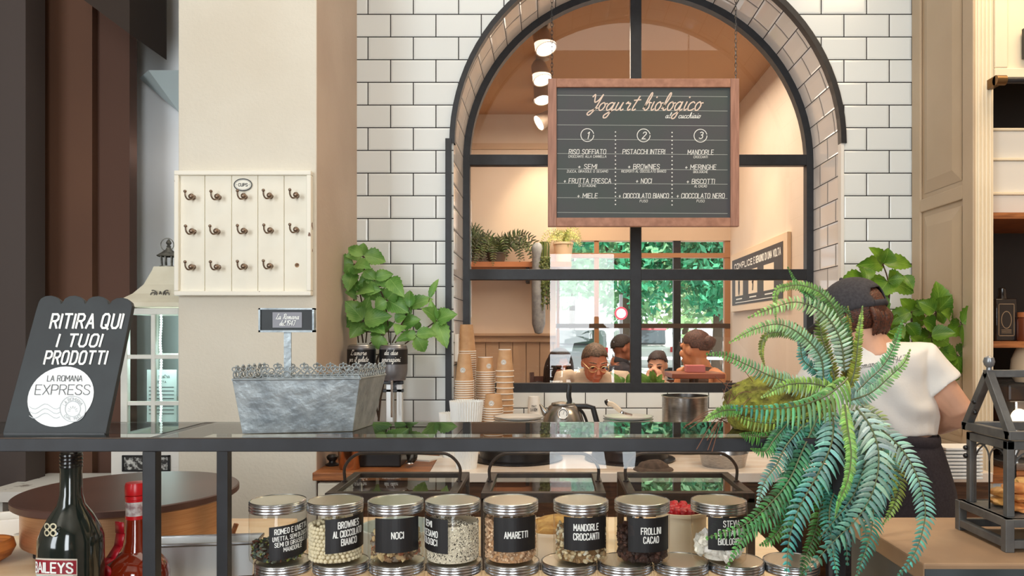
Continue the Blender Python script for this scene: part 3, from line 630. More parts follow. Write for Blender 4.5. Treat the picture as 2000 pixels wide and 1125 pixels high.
# ------------------------------------------------------------------ bottles
BYb = 1.205
def bottle_z(py, Y=BYb): return Z(py, Y)
bz0 = SZ
t = thing('liqueur_bottle', 'dark green cream liqueur bottle with black cap behind the glass', 'bottle', (X(139, BYb), BYb, bz0))
zc = lambda py: Z(py, BYb)-bz0
r = .046
mb = MB(); mb.lathe([(0, .002), (r*.9, 0), (r, .006), (r, zc(1062)), (r*.985, zc(1048)), (r*.86, zc(1028)), (r*.66, zc(1006)), (r*.42, zc(985)), (r*.345, zc(965)), (r*.33, zc(920)), (r*.34, zc(914)), (r*.34, zc(905)), (0, zc(905))], 40); mb.build('glass_body', mat('dark_bottle_glass', (26, 34, 30), .12, coat=.6), t, smooth=True)
mb = MB(); pr = [(r*.35, zc(912))]
for k in range(4): pr += [(r*.355, zc(911-k*7)), (r*.335, zc(907-k*7))]
pr += [(r*.345, zc(884)), (r*.3, zc(882)), (0, zc(882))]; mb.lathe(pr, 28); mb.build('cap', mat('gloss_black', (18, 17, 17), .2), t, smooth=True)
def band(name, a, z0, z1, rr, c, arc=0, par=None, n=16, aa=1.0):
    f = cyl(rr, a); mb = MB()
    for i in range(n):
        u0, u1 = (-aa+2*aa*i/n)*rr, (-aa+2*aa*(i+1)/n)*rr
        g = lambda u, v: f(u, v-arc*(u/rr)**2)
        mb.add([g(u0, z0), g(u1, z0), g(u1, z1), g(u0, z1)], [(0, 1, 2, 3)])
    return mb.build(name, mat(name+'_'+str(c), c, .4), par, smooth=True)
ro = -.0
la = band('label_border', ro-.09, zc(1106), zc(1074), r+.0004, (206, 196, 180), .006, t, aa=.82); band('label_band', ro-.09, zc(1103), zc(1077), r+.0008, (142, 26, 40), .006, la, aa=.79)
f = cyl(r+.0012, ro-.09); mb = MB(); write(mb, 'BAILEYS', lambda u, v: f(u, v-.006*(u/r)**2), 0, zc(1100), .0145, .0026, maxw=.064, gap=2.4); mb.build('lettering', M_white, la)
sce = band('picture_label', ro-.09, zc(1150), zc(1106.5), r+.0005, (196, 216, 208), .004, t, aa=.7)
f = cyl(r+.0009, ro-.09); mb = MB()
for k in range(5): rect2d(mb, lambda u, v: f(u, v+.1*u), -.028, zc(1148-k*7), .028-.006*k, zc(1145-k*7), 10)
mb.build('green_fields', mat('label_green', (84, 150, 120), .5), sce)
mb = MB(); f = cyl(r*.88+.0016, -.12)
for i, j in ((-1, 0), (1, 0), (-1, 1), (1, 1)): ring2d(mb, lambda u, v: f(u, v)*1 if False else Vector((f(u, v).x*(1-.0), f(u, v).y-.002, v)), i*.0052, zc(1022)+j*.0098-.004, .0042, .0022, 14)
mb.build('gold_emblem', mat('pale_gold', (214, 204, 172), .35, .4), t)
t = thing('liqueur_bottle', 'round amber liqueur bottle with red cap and red ribbon', 'bottle', (X(266, 1.295), 1.295, bz0))
zc = lambda py: Z(py, 1.295)-bz0
r = .052
mb = MB(); mb.lathe([(0, .002), (r*.7, 0), (r*.85, .01), (r, zc(1140)), (r*1.0, zc(1120)), (r*.93, zc(1102)), (r*.72, zc(1086)), (r*.42, zc(1074)), (r*.33, zc(1055)), (r*.31, zc(1020)), (r*.28, zc(985)), (r*.28, zc(960)), (0, zc(960))], 40); mb.build('glass_body', mat('amber_glass', (120, 34, 12), .08, coat=.8), t, smooth=True)
mb = MB(); mb.lathe([(r*.32, zc(965)), (r*.33, zc(962)), (r*.33, zc(947)), (r*.3, zc(942)), (0, zc(941))], 28); mb.lathe([(r*.30, zc(975)), (r*.325, zc(973)), (r*.325, zc(967)), (r*.29, zc(966))], 28); mb.build('cap', mat('red_cap', (196, 20, 28), .3), t, smooth=True)
mb = MB(); mb.lathe([(r*.305, zc(1008)), (r*.305, zc(976))], 28); nl = mb.build('neck_label', mat('pale_label', (214, 206, 200), .5, c2=(150, 120, 120), scale=120), t, smooth=True)
for a, b in ((1012, 1005), (978, 974)):
    mb = MB(); mb.lathe([(r*.313, zc(a)), (r*.316, zc(b))], 28); mb.build('red_band', mat('red_cap', (0, 0, 0)), nl, smooth=True)
mb = MB()
rp = [(-.26, .19, 1012), (-.3, .1, 1035), (-.36, .12, 1060), (-.5, .3, 1080), (-.82, .5, 1094), (-.95, .52, 1108), (-.98, .5, 1140)]
for (xa, ya, pa), (xb, yb, pb) in zip(rp, rp[1:]):
    wv = r*.17
    mb.add([(xa*r-wv, -ya*r-.002-r*.18, zc(pa)), (xa*r+wv, -ya*r-.004-r*.28, zc(pa)), (xb*r+wv, -yb*r-.004-r*.28, zc(pb)), (xb*r-wv, -yb*r-.002-r*.18, zc(pb))], [(0, 1, 2, 3)])
o = mb.build('ribbon', mat('red_ribbon', (176, 14, 34), .35), t, smooth=True); sd = o.modifiers.new('solid', 'SOLIDIFY'); sd.thickness = .0015
# wax seal
mb = MB(); mb.blob((-.5*r, -.88*r, zc(1100)), .011, (1, .4, 1), 2, .15, None, 2); mb.build('wax_seal', mat('red_ribbon', (0, 0, 0)), t, smooth=True)
# ------------------------------------------------------------------ chalk sign standing on the case (left)
SY0 = 1.202; SY1 = 1.262
def sg(px, py):                            # point on the leaning face for a pixel
    v0, v1 = Z(849, SY0), Z(583, SY1); k = (SY1-SY0)/(v1-v0)
    Y = SY0
    for _ in range(8): Y = SY0+(Z(py, Y)-v0)*k
    return P(px, py, Y)
t = thing('chalk_sign', 'leaning black scalloped chalk sign reading RITIRA QUI I TUOI PRODOTTI', 'sign', (X(110, SY0), SY0, GLASS_TOP))
nrm = Vector((0, -(Z(583, SY1)-Z(849, SY0)), (SY1-SY0))).normalized()
pts = [sg(5, 847), sg(206, 848), sg(256, 608)]
cs = [(236, 596, 21), (190, 593, 21), (144, 592, 21), (97, 592, 21)]
for cx_, cy_, rr in cs:
    for k in range(7):
        a = math.pi*(-.02+k/6*.98); pts.append(sg(cx_+rr*1.05*math.cos(a), cy_-rr*.72*math.sin(a)))
pts += [sg(70, 606)]
mb = MB(); mb.prism(pts, -nrm*.009); bo = mb.build('board', mat('chalk_black', (46, 51, 53), .6, c2=(38, 41, 43), scale=14), t, world=True, bevel=.0015)
def sface(u, v): return sg(u, v)+nrm*.0007  # u, v in photo units on the sign's own face
class _D: pass
def signmap(px0, py0): return lambda u, v: sg(px0+u, py0-v)+nrm*.0008
mb = MB()
write(mb, 'RITIRA QUI', signmap(0, 0), 167, -641, 27, 4.2, maxw=138, slant=.28, gap=2.8); write(mb, 'I TUOI', signmap(0, 0), 153, -677, 23.5, 4.0, maxw=84, slant=.28, gap=2.8, space=6); write(mb, 'PRODOTTI', signmap(0, 0), 146, -711, 24.5, 4.0, maxw=119, slant=.3, gap=2.8)
mb.build('lettering', M_white, t, world=True)
mb = MB(); f0 = signmap(0, 0)
mb.add([f0(119+64*math.cos(a)+10*math.sin(a), -775+59*math.sin(a)) for a in [2*math.pi*i/40 for i in range(40)]], [tuple(range(40))]); st = mb.build('sticker', mat('sticker_white', (238, 240, 238), .5), t, world=True)
mb = MB(); f1 = lambda u, v: sg(u, -v)+nrm*.0014
write(mb, 'LA ROMANA', f1, 127, -745, 11, 1.3, maxw=68, slant=.12); write(mb, 'EXPRESS', f1, 122, -771, 19, 1.5, maxw=106, slant=.12); mb.build('lettering', mat('grey_print', (96, 98, 100), .7), st, world=True)
mb = MB()
for k in range(3):
    q = [(58+i*6, -(795+k*9)-5*math.sin(i*.9)) for i in range(11)]
    for (a, b), (c, d) in zip(q, q[1:]): mb.add([f1(a, b), f1(c, d), f1(c, d+1.6), f1(a, b+1.6)], [(0, 1, 2, 3)])
for rr in (25, 15): ring2d(mb, f1, 143, -799, rr, 1.6, 30)
for k in range(7): a = math.pi*k/6; mb.add([f1(143+q*math.cos(a)-s*math.sin(a), -803+q*math.sin(a)+s*math.cos(a)) for q, s in ((5, -.7), (10, -.7), (10, .7), (5, .7))], [(0, 1, 2, 3)])
fr = lambda u, v: f1(143+(20-2+v)*math.sin(u/20), -799+(20-2+v)*math.cos(u/20))
write(mb, 'LA ROMANA', fr, 0, -2, 6, 1, maxw=46); fr2 = lambda u, v: f1(143+(24-v)*math.sin(u/20), -799-(24-v)*math.cos(u/20)); write(mb, 'DAL 1947', fr2, 0, 2, 5, 1, maxw=36)
mb.build('postmark', mat('pale_grey_print', (190, 194, 196), .7), st, world=True)
mb = MB(); a = sg(110, 720); mb.bar(a-nrm*.010, Vector((a.x, a.y+.075, GLASS_TOP+.002)), .03, .006); mb.bar(sg(8, 847)-nrm*.005, sg(205, 848)-nrm*.005, .012, .006); mb.build('easel_strut', M_dark, t, world=True)
# ------------------------------------------------------------------ galvanised trough on the case with its name sign
M_galv = mat('galvanised_zinc', (176, 184, 186), .45, .65, c2=(132, 140, 144), scale=38, bump=.5, bscale=60, contrast=(.3, .7))
t = thing('planter_trough', 'galvanised zinc trough with openwork lace rim on the glass case', 'trough', (X(580, 1.24), 1.24, GLASS_TOP))
fl, fr_, = P(475, 849, 1.2), P(688, 838, 1.232)
zb, ztp = GLASS_TOP+.001, Z(738, 1.2)
tl, tr_ = P(455, 738, 1.185), P(702, 752, 1.215)
dv = Vector((.012, .085, 0)); dt = Vector((.02, .115, 0)); tl.z = tr_.z = ztp; fl.z = fr_.z = zb
low4 = [fl, fr_, fr_+dv, fl+dv]; hi4 = [tl, tr_, tr_+dt-Vector((.004, 0, 0)), tl+dt-Vector((.02, 0, 0))]
mb = MB(); mb.add(low4+hi4, [(0, 1, 2, 3), (0, 4, 5, 1), (1, 5, 6, 2), (2, 6, 7, 3), (3, 7, 4, 0)]); o = mb.build('trough_body', M_galv, t, world=True, recalc=True); sd = o.modifiers.new('solid', 'SOLIDIFY'); sd.thickness = .0018; sd.offset = 1
b = o.modifiers.new('bevel', 'BEVEL'); b.width = .004; b.segments = 2
mb = MB()
for p, q in zip(hi4, hi4[1:]+hi4[:1]): mb.tube([p+Vector((0, 0, -.002)), q+Vector((0, 0, -.002))], .0022, 8)
mid = [(a*.44+b*.56) for a, b in zip(low4, hi4)]
mb.build('rolled_rim', M_galv, t, world=True, smooth=True)
mb = MB()
for p, q in zip(hi4, hi4[1:]+hi4[:1]):
    n = max(4, int((q-p).length/.0105)); d = (q-p)/n; u = d.normalized()
    for i in range(n):
        c = p+d*(i+.5)+Vector((0, 0, .0055))
        mb.tube([c+u*(.0047*math.cos(a))+Vector((0, 0, (.0047*math.sin(a)))) for a in [2*math.pi*k/10 for k in range(11)]], .0009, 5, False)
        if i % 2 == 0:
            for s in (-1, 1):
                c2 = c+u*(.0035*s)+Vector((0, 0, .0085)); mb.tube([c2+u*(.0031*math.cos(a))+Vector((0, 0, .0031*math.sin(a))) for a in [2*math.pi*k/8 for k in range(9)]], .0010, 5, False)
            c2 = c+Vector((0, 0, .0125)); mb.ball(c2, .0022, 6, 4)
mb.build('lace_edge', mat('zinc_lace', (150, 156, 156), .5, .5), t, world=True, smooth=True)
NY = 1.262
t = thing('name_sign', 'small black framed name sign on a zinc stake in the trough', 'sign', (X(561, NY), NY, GLASS_TOP+.004))
mb = MB(); mb.box((X(555, NY), NY-.0015, GLASS_TOP+.004), (X(569, NY), NY+.0015, Z(648, NY))); mb.build('stake', M_galv, t, world=True)
mb = MB(); mb.box((X(509, NY), NY-.005, Z(648, NY)), (X(615, NY), NY+.004, Z(603, NY))); pl = mb.build('sign_plate', mat('chalk_black', (0, 0, 0)), t, world=True, bevel=.001)
mb = MB()
for a in ((508, 602, 616, 605), (508, 645, 616, 649), (508, 602, 511.5, 649), (612.5, 602, 616, 649)): mb.box((X(a[0], NY), NY-.0075, Z(a[3], NY)), (X(a[2], NY), NY+.004, Z(a[1], NY)))
mb.build('sign_frame', M_galv, t, world=True)
mb = MB(); mb.box((X(535, NY), NY-.0062, Z(640, NY)), (X(592, NY), NY-.005, Z(610, NY))); cdd = mb.build('name_card', mat('grey_card', (132, 132, 138), .5), t, world=True)
mb = MB(); write(mb, 'La Romana', front(NY-.0062), X(564, NY), Z(623.5, NY), .0085, .0009, script=True, maxw=.038, slant=.3); write(mb, 'dal 1947', front(NY-.0062), X(564, NY), Z(636, NY), .0085, .0009, script=True, maxw=.026, slant=.3); mb.build('lettering', M_white, cdd, world=True)
# ------------------------------------------------------------------ three glazed boxes with hoop handles
M_boxf = mat('dark_bronze_frame', (66, 56, 50), .4, .45, c2=(50, 44, 42), scale=40)
def glazed_box(label, pxc, Yf, px0, px1, back, inside):
    zt_ = Z(963, Yf); w2_ = (X(px1, Yf)-X(px0, Yf))/2; xc = (X(px1, Yf)+X(px0, Yf))/2; d = .255; b = .02; h = zt_-TZ
    t = thing('glazed_box', label, 'box', (xc, Yf, TZ), 0, 'glazed serving boxes on the topping counter')
    mb = MB(); mb.box((-w2_, 0, h-.022), (w2_, b, h)); mb.box((-w2_, d-b, h-.012), (w2_, d, h)); mb.box((-w2_, b, h-.012), (-w2_+b, d-b, h)); mb.box((w2_-b, b, h-.012), (w2_, d-b, h)); lid = mb.build('lid_frame', M_boxf, t, bevel=.0015)
    mb = MB(); mb.add([(-w2_+b, b, h-.006), (w2_-b, b, h-.006), (w2_-b, d-b, h-.006), (-w2_+b, d-b, h-.006)], [(0, 1, 2, 3)]); mb.build('lid_pane', M_gtop, lid, recalc=False)
    hp = catmull([(-w2_+b*.5, d*.5, h), (-w2_+b*.5, d*.5, h+.035), (-w2_+.035, d*.5, h+.062), (-w2_+.075, d*.5, h+.066), (w2_-.075, d*.5, h+.066), (w2_-.035, d*.5, h+.062), (w2_-b*.5, d*.5, h+.035), (w2_-b*.5, d*.5, h)], 6)
    mb = MB(); mb.tube(hp, .0036, 10)
    for s in (-1, 1): mb.lathe([(.0065, 0), (.0065, .003), (0, .003)], 12, c=(s*(w2_-b*.5), d*.5, h))
    mb.build('hoop_handle', M_boxf, t, smooth=True)
    for sx in (-1, 1):
        for y in (0, d-.016):
            mb = MB(); mb.box((sx*w2_, y, 0), (sx*(w2_-.016), y+.016, h-.012)); mb.build('post', M_boxf, t)
    for ya, yb in ((.001, .014), (d-.015, d-.002)):
        mb = MB(); mb.box((-w2_+.016, ya, 0), (w2_-.016, yb, .012)); mb.build('base_rail', M_boxf, t)
    for y in (.006,):
        mb = MB(); mb.add([(-w2_+.016, y, .012), (w2_-.016, y, .012), (w2_-.016, y, h-.012), (-w2_+.016, y, h-.012)], [(0, 1, 2, 3)]); mb.build('front_pane', M_glass, t, recalc=False)
    for sx in (-1, 1):
        mb = MB(); x = sx*(w2_-.004); mb.add([(x, .016, .01), (x, d-.016, .01), (x, d-.016, h-.012), (x, .016, h-.012)], [(0, 1, 2, 3)]); mb.build('side_pane', M_glass, t, recalc=False)
    return xc, Yf, h, w2_, d
gb = [glazed_box('dark framed glazed box with hoop handle in front of the wooden counter end', 0, 1.66, 634, 893, 0, 0),
      glazed_box('dark framed glazed box with hoop handle between the two others', 0, 1.665, 939, 1184, 0, 0),
      glazed_box('dark framed glazed box with hoop handle nearest the fern', 0, 1.66, 1225, 1475, 0, 0)]
def tub(label, loc, r, h, c, name='food_tub', tp=.9):
    t = thing(name, label, 'tub', loc)
    mb = MB(); mb.lathe([(0, .002), (r*tp, 0), (r, h-.006), (r*1.05, h-.006), (r*1.05, h), (r*.97, h), (r*(tp-.04), .006), (0, .006)], 32); mb.build('tub_body', mat('tub_'+str(c), c, .4), t, smooth=True, ang=40)
    return t
t = tub('cream food tub of golden biscuits inside the middle glazed box', (gb[1][0]+.02, 1.745, TZ+.001), .075, .075, (232, 222, 206))
mb = MB(); mb.blob((0, 0, .068), .066, (1, 1, .45), 4, .3, None, 2); mb.build('golden_biscuits', mat('golden_biscuit', (190, 132, 62), .5, c2=(222, 178, 104), scale=60), t, smooth=True)
t = tub('pale food tub inside the first glazed box', (gb[0][0], 1.75, TZ+.001), .085, .075, (206, 216, 214))
RYb = 1.45
t = tub('clear raspberry tub with barcode label between the cocoa and meringue jars', (X(1330, RYb), RYb, TZ+.001), .047, Z(996, RYb)-TZ, (236, 222, 196), 'raspberry_tub', .94)
hh = Z(996, RYb)-TZ
mb = MB(); q = random.Random(5)
for i in range(26):
    a = q.random()*6.3; d = .036*math.sqrt(q.random()); mb.blob((d*math.cos(a), d*math.sin(a), hh+.001), .0095, (1, 1, .9), i, .25, None, 2)
mb.build('raspberries', mat('raspberry_red', (196, 22, 34), .35, c2=(150, 10, 24), scale=200), t, smooth=True, kind='stuff')
f = cyl(.0478, -.25); mb = MB(); rect2d(mb, f, -.028, hh*.28, .026, hh*.52, 10); bl = mb.build('paper_label', M_paper, t, smooth=True)
f = cyl(.0483, -.25); mb = MB(); q = random.Random(2); u = -.024
while u < .0:
    wv = q.choice((.0006, .001, .0014)); rect2d(mb, f, u, hh*.29, u+wv, hh*.4); u += wv+q.choice((.0006, .001))
for k in range(2): rect2d(mb, f, .0, hh*(.46-.05*k), .02, hh*(.475-.05*k), 3)
mb.build('barcode', M_lab, bl)
# ------------------------------------------------------------------ crepe griddle, tray, wooden pieces on the left
GY = 1.655
t = thing('crepe_griddle', 'round crepe griddle with dark brown plate and brushed copper drum', 'griddle', (X(256, GY), GY, BZ))
gz = Z(955, GY)-BZ; gr = .2165
mb = MB(); mb.lathe([(0, gz), (gr-.003, gz), (gr, gz-.002), (gr, gz-.013), (gr-.004, gz-.016), (0, gz-.016)], 72); mb.build('griddle_plate', mat('seasoned_plate', (92, 64, 56), .34, .2, c2=(78, 54, 48), scale=5), t, smooth=True, ang=30)
mb = MB(); mb.lathe([(gr-.018, gz-.016), (gr-.018, .024), (gr-.024, .02), (0, .02)], 72); mb.build('drum', mat('brushed_copper', (206, 162, 124), .36, .85, c2=(192, 146, 108), scale=16, stretch=(1, 1, 30)), t, smooth=True, ang=40)
for a in (.7, 2.3, 3.9, 5.5):
    mb = MB(); mb.lathe([(0, 0), (.018, 0), (.018, .02), (0, .02)], 14, c=(math.cos(a)*.16, math.sin(a)*.16, 0)); mb.build('foot', M_dark, t)
t = thing('steel_tray', 'long pale steel tray standing beside the copper griddle', 'tray', (X(390, 1.435), 1.435, BZ), R(7))
mb = MB(); lx, ly, hz = .1, .022, .062
mb.add([(-lx, -ly, 0), (lx, -ly, 0), (lx, ly, 0), (-lx, ly, 0), (-lx-.006, -ly-.006, hz), (lx+.006, -ly-.006, hz), (lx+.006, ly+.006, hz), (-lx-.006, ly+.006, hz)], [(0, 1, 2, 3), (0, 1, 5, 4), (1, 2, 6, 5), (2, 3, 7, 6), (3, 0, 4, 7)])
o = mb.build('tray_body', mat('satin_tray_steel', (214, 216, 216), .38, .55), t); sd = o.modifiers.new('solid', 'SOLIDIFY'); sd.thickness = .002
mb = MB(); mb.tube([(-lx-.008, -ly-.008, hz), (lx+.008, -ly-.008, hz), (lx+.008, ly+.008, hz), (-lx-.008, ly+.008, hz), (-lx-.008, -ly-.008, hz)], .0035, 8); mb.build('tray_rim', M_steel, t, smooth=True)
t = thing('crepe_spreader', 'wooden crepe spreader handle leaning in the steel tray', 'utensil', (X(440, 1.46), 1.46, BZ+.004))
mb = MB(); p0 = Vector((-.01, .004, .004)); p1 = P(462, 1022, 1.48)-Vector((X(440, 1.46), 1.46, BZ+.004)); mb.tube([p0, p0.lerp(p1, .5), p1*.99, p1], [.0042, .0042, .0048, .003], 10); mb.build('handle', M_wood, t, smooth=True)
mb = MB(); mb.tube([p0+Vector((-.035, 0, -.001)), p0+Vector((.012, 0, -.001))], .003, 8); mb.build('crossbar', M_wood, t, smooth=True)
t = thing('wooden_bowl', 'turned wooden bowl on the marble counter beside the copper griddle', 'bowl', (X(-32, 1.5), 1.5, BZ))
mb = MB(); mb.lathe([(0, .002), (.025, 0), (.045, .012), (.053, .028), (.049, .043), (.044, .045), (.047, .03), (.04, .014), (0, .008)], 36); mb.build('bowl_body', mat('ringed_wood', (196, 122, 58), .4, c2=(140, 76, 34), scale=26, stretch=(.4, .4, 5)), t, smooth=True)
t = thing('wooden_crate', 'white distressed wooden crate behind the copper griddle', 'crate', (X(30, 1.74), 1.74, BZ), R(26))
mb = MB(); M_dist = mat('distressed_white', (232, 228, 220), .6, c2=(120, 104, 92), scale=14, contrast=(.62, .7), stretch=(1, 1, 3))
for a, b in (((-.11, -.05, 0), (.11, -.038, .038)), ((-.11, .038, 0), (.11, .05, .038)), ((-.11, -.038, 0), (-.098, .038, .038)), ((.098, -.038, 0), (.11, .038, .038)), ((-.098, -.038, 0), (.098, .038, .006))): mb.box(a, b)
mb.build('crate_box', M_dist, t, bevel=.002)
# ------------------------------------------------------------------ plinth and house-shaped lantern on the right
t = thing('stone_plinth', 'stone-topped grey plinth at the right under the lantern', 'plinth', (X(2000, 1.3), 1.3, 0))
bx0 = X(1804, GF); bz1 = Z(1101, GF); by1 = 1.44
mb = MB(); mb.box((bx0, GF, bz1-.03), (1.15, by1, bz1)); mb.build('stone_top', mat('sandstone_top', (178, 146, 112), .55, c2=(150, 120, 92), scale=5, detail=8), t, world=True, bevel=.003)
mb = MB(); mb.box((bx0+.0015, GF-.002, 0), (1.15, by1-.01, bz1-.008)); mb.build('plinth_body', mat('slate_front', (72, 80, 84), .5, c2=(56, 64, 66), scale=9), t, world=True)
M_lant = mat('grey_metal_lantern', (112, 112, 110), .5, .45, c2=(92, 92, 92), scale=30)
lx0 = X(1965, 1.207); ly0, ly1 = 1.207, 1.357; lw = .26
t = thing('house_lantern', 'grey metal greenhouse-shaped lantern with pitched roof holding biscuits', 'lantern', (lx0, ly0, bz1), R(0))
H0 = .052
mb = MB()
for z in (0.006, H0-.013): mb.box((0, 0, z), (lw, .011, z+.013)); mb.box((0, ly1-ly0-.011, z), (lw, ly1-ly0, z+.013)); mb.box((0, 0, z), (.011, ly1-ly0, z+.013)); mb.box((lw-.011, 0, z), (lw, ly1-ly0, z+.013))
for xx in (0, lw-.012):
    for yy in (0, ly1-ly0-.012): mb.box((xx-.001, yy-.001, 0), (xx+.013, yy+.013, H0))
mb.build('base_frame', M_lant, t, bevel=.001)
mb = MB(); mb.box((.004, .004, H0-.003), (lw-.004, ly1-ly0-.004, H0)); mb.build('base_plate', M_lant, t)
D = ly1-ly0; iy0, iy1 = .017, D-.012; ix0, ix1 = .012, lw-.012; HT = Z(862, ly0+iy0)-bz1
mb = MB(); pw = .012
for xx in (ix0, ix1-pw):
    for yy in (iy0, iy1-pw): mb.box((xx, yy, H0), (xx+pw, yy+pw, HT))
for yy in (iy0, iy1-pw): mb.box((ix0, yy, HT-.014), (ix1, yy+pw, HT))
for xx in (ix0, ix1-pw): mb.box((xx, iy0, HT-.014), (xx+pw, iy1, HT))
mb.build('body_frame', M_lant, t, bevel=.001)
mb = MB()
def arches(p, q, n):
    p, q = Vector(p), Vector(q); d = (q-p)/n; L_ = d.length
    for i in range(n):
        a = p+d*i; c = a+d*.5; top = HT-.016-L_*.5
        mb.tube([a+Vector((0, 0, H0)), a+Vector((0, 0, top))]+[c+d*(-.5*math.cos(x))+Vector((0, 0, top+L_*.5*math.sin(x))) for x in [math.pi*k/10 for k in range(11)]]+[a+d+Vector((0, 0, top)), a+d+Vector((0, 0, H0))], .0016, 6)
arches((ix0+.006, iy0+pw, 0), (ix0+.006, iy1-pw, 0), 2); arches((ix1-.006, iy0+pw, 0), (ix1-.006, iy1-pw, 0), 2)
arches((ix0+pw, iy1-.006, 0), (ix1-pw, iy1-.006, 0), 3); arches((ix0+pw, iy0+.006, 0), (ix1-pw, iy0+.006, 0), 3); mb.build('arched_wires', M_lant, t, smooth=True)
mb = MB()
for x in (ix0+.004, ix1-.004): mb.add([(x, iy0, H0), (x, iy1, H0), (x, iy1, HT), (x, iy0, HT)], [(0, 1, 2, 3)])
for y in (iy0+.004, iy1-.004): mb.add([(ix0, y, H0), (ix1, y, H0), (ix1, y, HT), (ix0, y, HT)], [(0, 1, 2, 3)])
mb.build('panes', M_glass, t, recalc=False)
rf = .102; ry_ = D/2; HR = HT+.003
mb = MB()
for x in (ix0-.003, ix1+.003-.013):
    ap_ = (x+.0065, ry_, HR+rf)
    mb.bar((x+.0065, iy0-.006, HR+.005), ap_, .013, .013, up=(1, 0, 0)); mb.bar((x+.0065, iy1+.006, HR+.005), ap_, .013, .013, up=(1, 0, 0)); mb.bar((x+.0065, iy0-.008, HR+.007), (x+.0065, iy1+.008, HR+.007), .013, .014)
mb.bar((ix0-.003, ry_, HR+rf), (ix1+.003, ry_, HR+rf), .012, .012)
for y in (iy0-.004, iy1+.004): mb.bar((ix0-.003, y, HR+.007), (ix1+.003, y, HR+.007), .014, .014)
rfm = mb.build('roof_frame', M_lant, t, bevel=.001)
mb = MB()
for y in (iy0, iy1): mb.add([(ix0, y, HR+.008), (ix1, y, HR+.008), (ix1, ry_, HR+rf-.004), (ix0, ry_, HR+rf-.004)], [(0, 1, 2, 3)])
mb.build('roof_panes', M_glass, rfm, recalc=False)
for x in (ix0+.004, ix1-.004):
    mb = MB(); mb.lathe([(0, 0), (.005, 0), (.004, .006), (.0075, .01), (.0092, .016), (.0075, .0225), (0, .026)], 18, c=(x, ry_, HR+rf+.004)); mb.build('ball_finial', mat('grey_ball', (132, 134, 136), .3, .5), rfm, smooth=True)
for yy, z in ((iy1-.055*.55, HR+.052), (iy1-.08*.55+.012, HR+.034), (iy1-.002, .145), (iy1-.002, .131)):
    mb = MB(); mb.ball((ix0-.002, yy, z), .0045, 10, 7); mb.build('rivet_knob', M_dark, t, smooth=True)
# biscuits inside
q = random.Random(12)
M_bis = [mat('biscuit_orange', (196, 112, 56), .55, c2=(226, 160, 88), scale=40), mat('biscuit_brown', (120, 62, 36), .55, c2=(164, 92, 52), scale=50), mat('biscuit_gold', (222, 176, 100), .5, c2=(190, 130, 70), scale=40)]
k = 0; placed = []
for layer in range(3):
    for ix in range(5):
        for iy in range(2):
            if layer == 2 and (ix+iy) % 2: continue
            mb = MB(); r0 = .018+q.random()*.003
            mb.blob((0, 0, .0085), r0, (1, .9, .42), k, .3, None, 3)
            o = mb.build('biscuit', M_bis[(k*2+layer) % 3], None, smooth=True)
            o.location = (lx0+ix0+.034+ix*.0415+q.uniform(-.003, .003), ly0+iy0+.036+iy*.042+q.uniform(-.003, .003), bz1+H0+.0005+layer*.0158); o.rotation_euler = (q.uniform(-.1, .1), q.uniform(-.1, .1), q.random()*6)
            tag(o, 'round biscuit in the heap inside the greenhouse-shaped lantern', 'biscuit', 'biscuits in the lantern'); k += 1
# ------------------------------------------------------------------ hook board on the pillar
HY = PY
t = thing('hook_board', 'white distressed board with rows of hooks and an oval CUPS plate', 'hook board', (X(479, HY), HY, Z(577, HY)))
M_board = mat('white_distressed_board', (240, 236, 220), .5, c2=(236, 230, 212), scale=8)
M_fr = mat('chipped_white_frame', (240, 236, 222), .5, c2=(120, 84, 62), scale=22, contrast=(.70, .73), stretch=(1, 1, 1))
bx = [X(p, HY) for p in (353, 404, 456, 507, 558, 607)]
mb = MB()
for a, b in zip(bx, bx[1:]): mb.box((a+.0012, HY-.017, Z(571, HY)), (b-.0012, HY-.002, Z(344, HY)))
mb.box((bx[0], HY-.012, Z(571, HY)), (bx[-1], HY-.001, Z(344, HY))); mb.build('plank_panel', M_board, t, world=True, bevel=.0012)
mb = MB(); x0, x1, z0, z1 = X(347, HY), X(612, HY), Z(578, HY), Z(336, HY); fw = .017
for a in ((x0, z1-fw, x1, z1), (x0, z0, x1, z0+fw), (x0, z0+fw, x0+fw, z1-fw), (x1-fw, z0+fw, x1, z1-fw)): mb.box((a[0], HY-.03, a[1]), (a[2], HY-.001, a[3]))
mb.build('board_frame', M_fr, t, world=True, bevel=.003)
M_hook = mat('antique_brass_hook', (158, 138, 120), .28, .75, c2=(124, 104, 88), scale=60)
hooks = [(372, 384), (422, 384), (473, 383), (523, 382), (574, 381), (373, 451), (420, 451), (473, 450), (524, 449), (574, 448), (372, 520), (421, 520), (473, 519), (523, 518)]
hme = None
for px, py in hooks:
    c = P(px, py, HY-.017)-t.location
    if not hme:
        mb = MB(); mb.lathe([(.009, 0), (.0085, .003), (.005, .005), (0, .005)], 14, c=(.012, 0, -.003), M=Matrix.Rotation(R(90), 3, 'X'))
        pth = catmull([(.012, -.004, -.004), (.009, -.014, -.012), (.002, -.026, -.014), (-.003, -.033, -.004), (-.003, -.036, .010)], 5); mb.tube(pth, [.0030]*len(pth), 8)
        mb.ball((-.003, -.036, .013), .0058, 12, 8)
        mb.tube([(.012, -.004, -.003), (.018, -.030, -.005)], .0042, 8); mb.ball((.018, -.032, -.005), .0105, 14, 9)
        h = mb.build('hook', M_hook, t, smooth=True); hme = h
    else:
        h = hme.copy(); col.objects.link(h); h.parent = t
    h.location = c
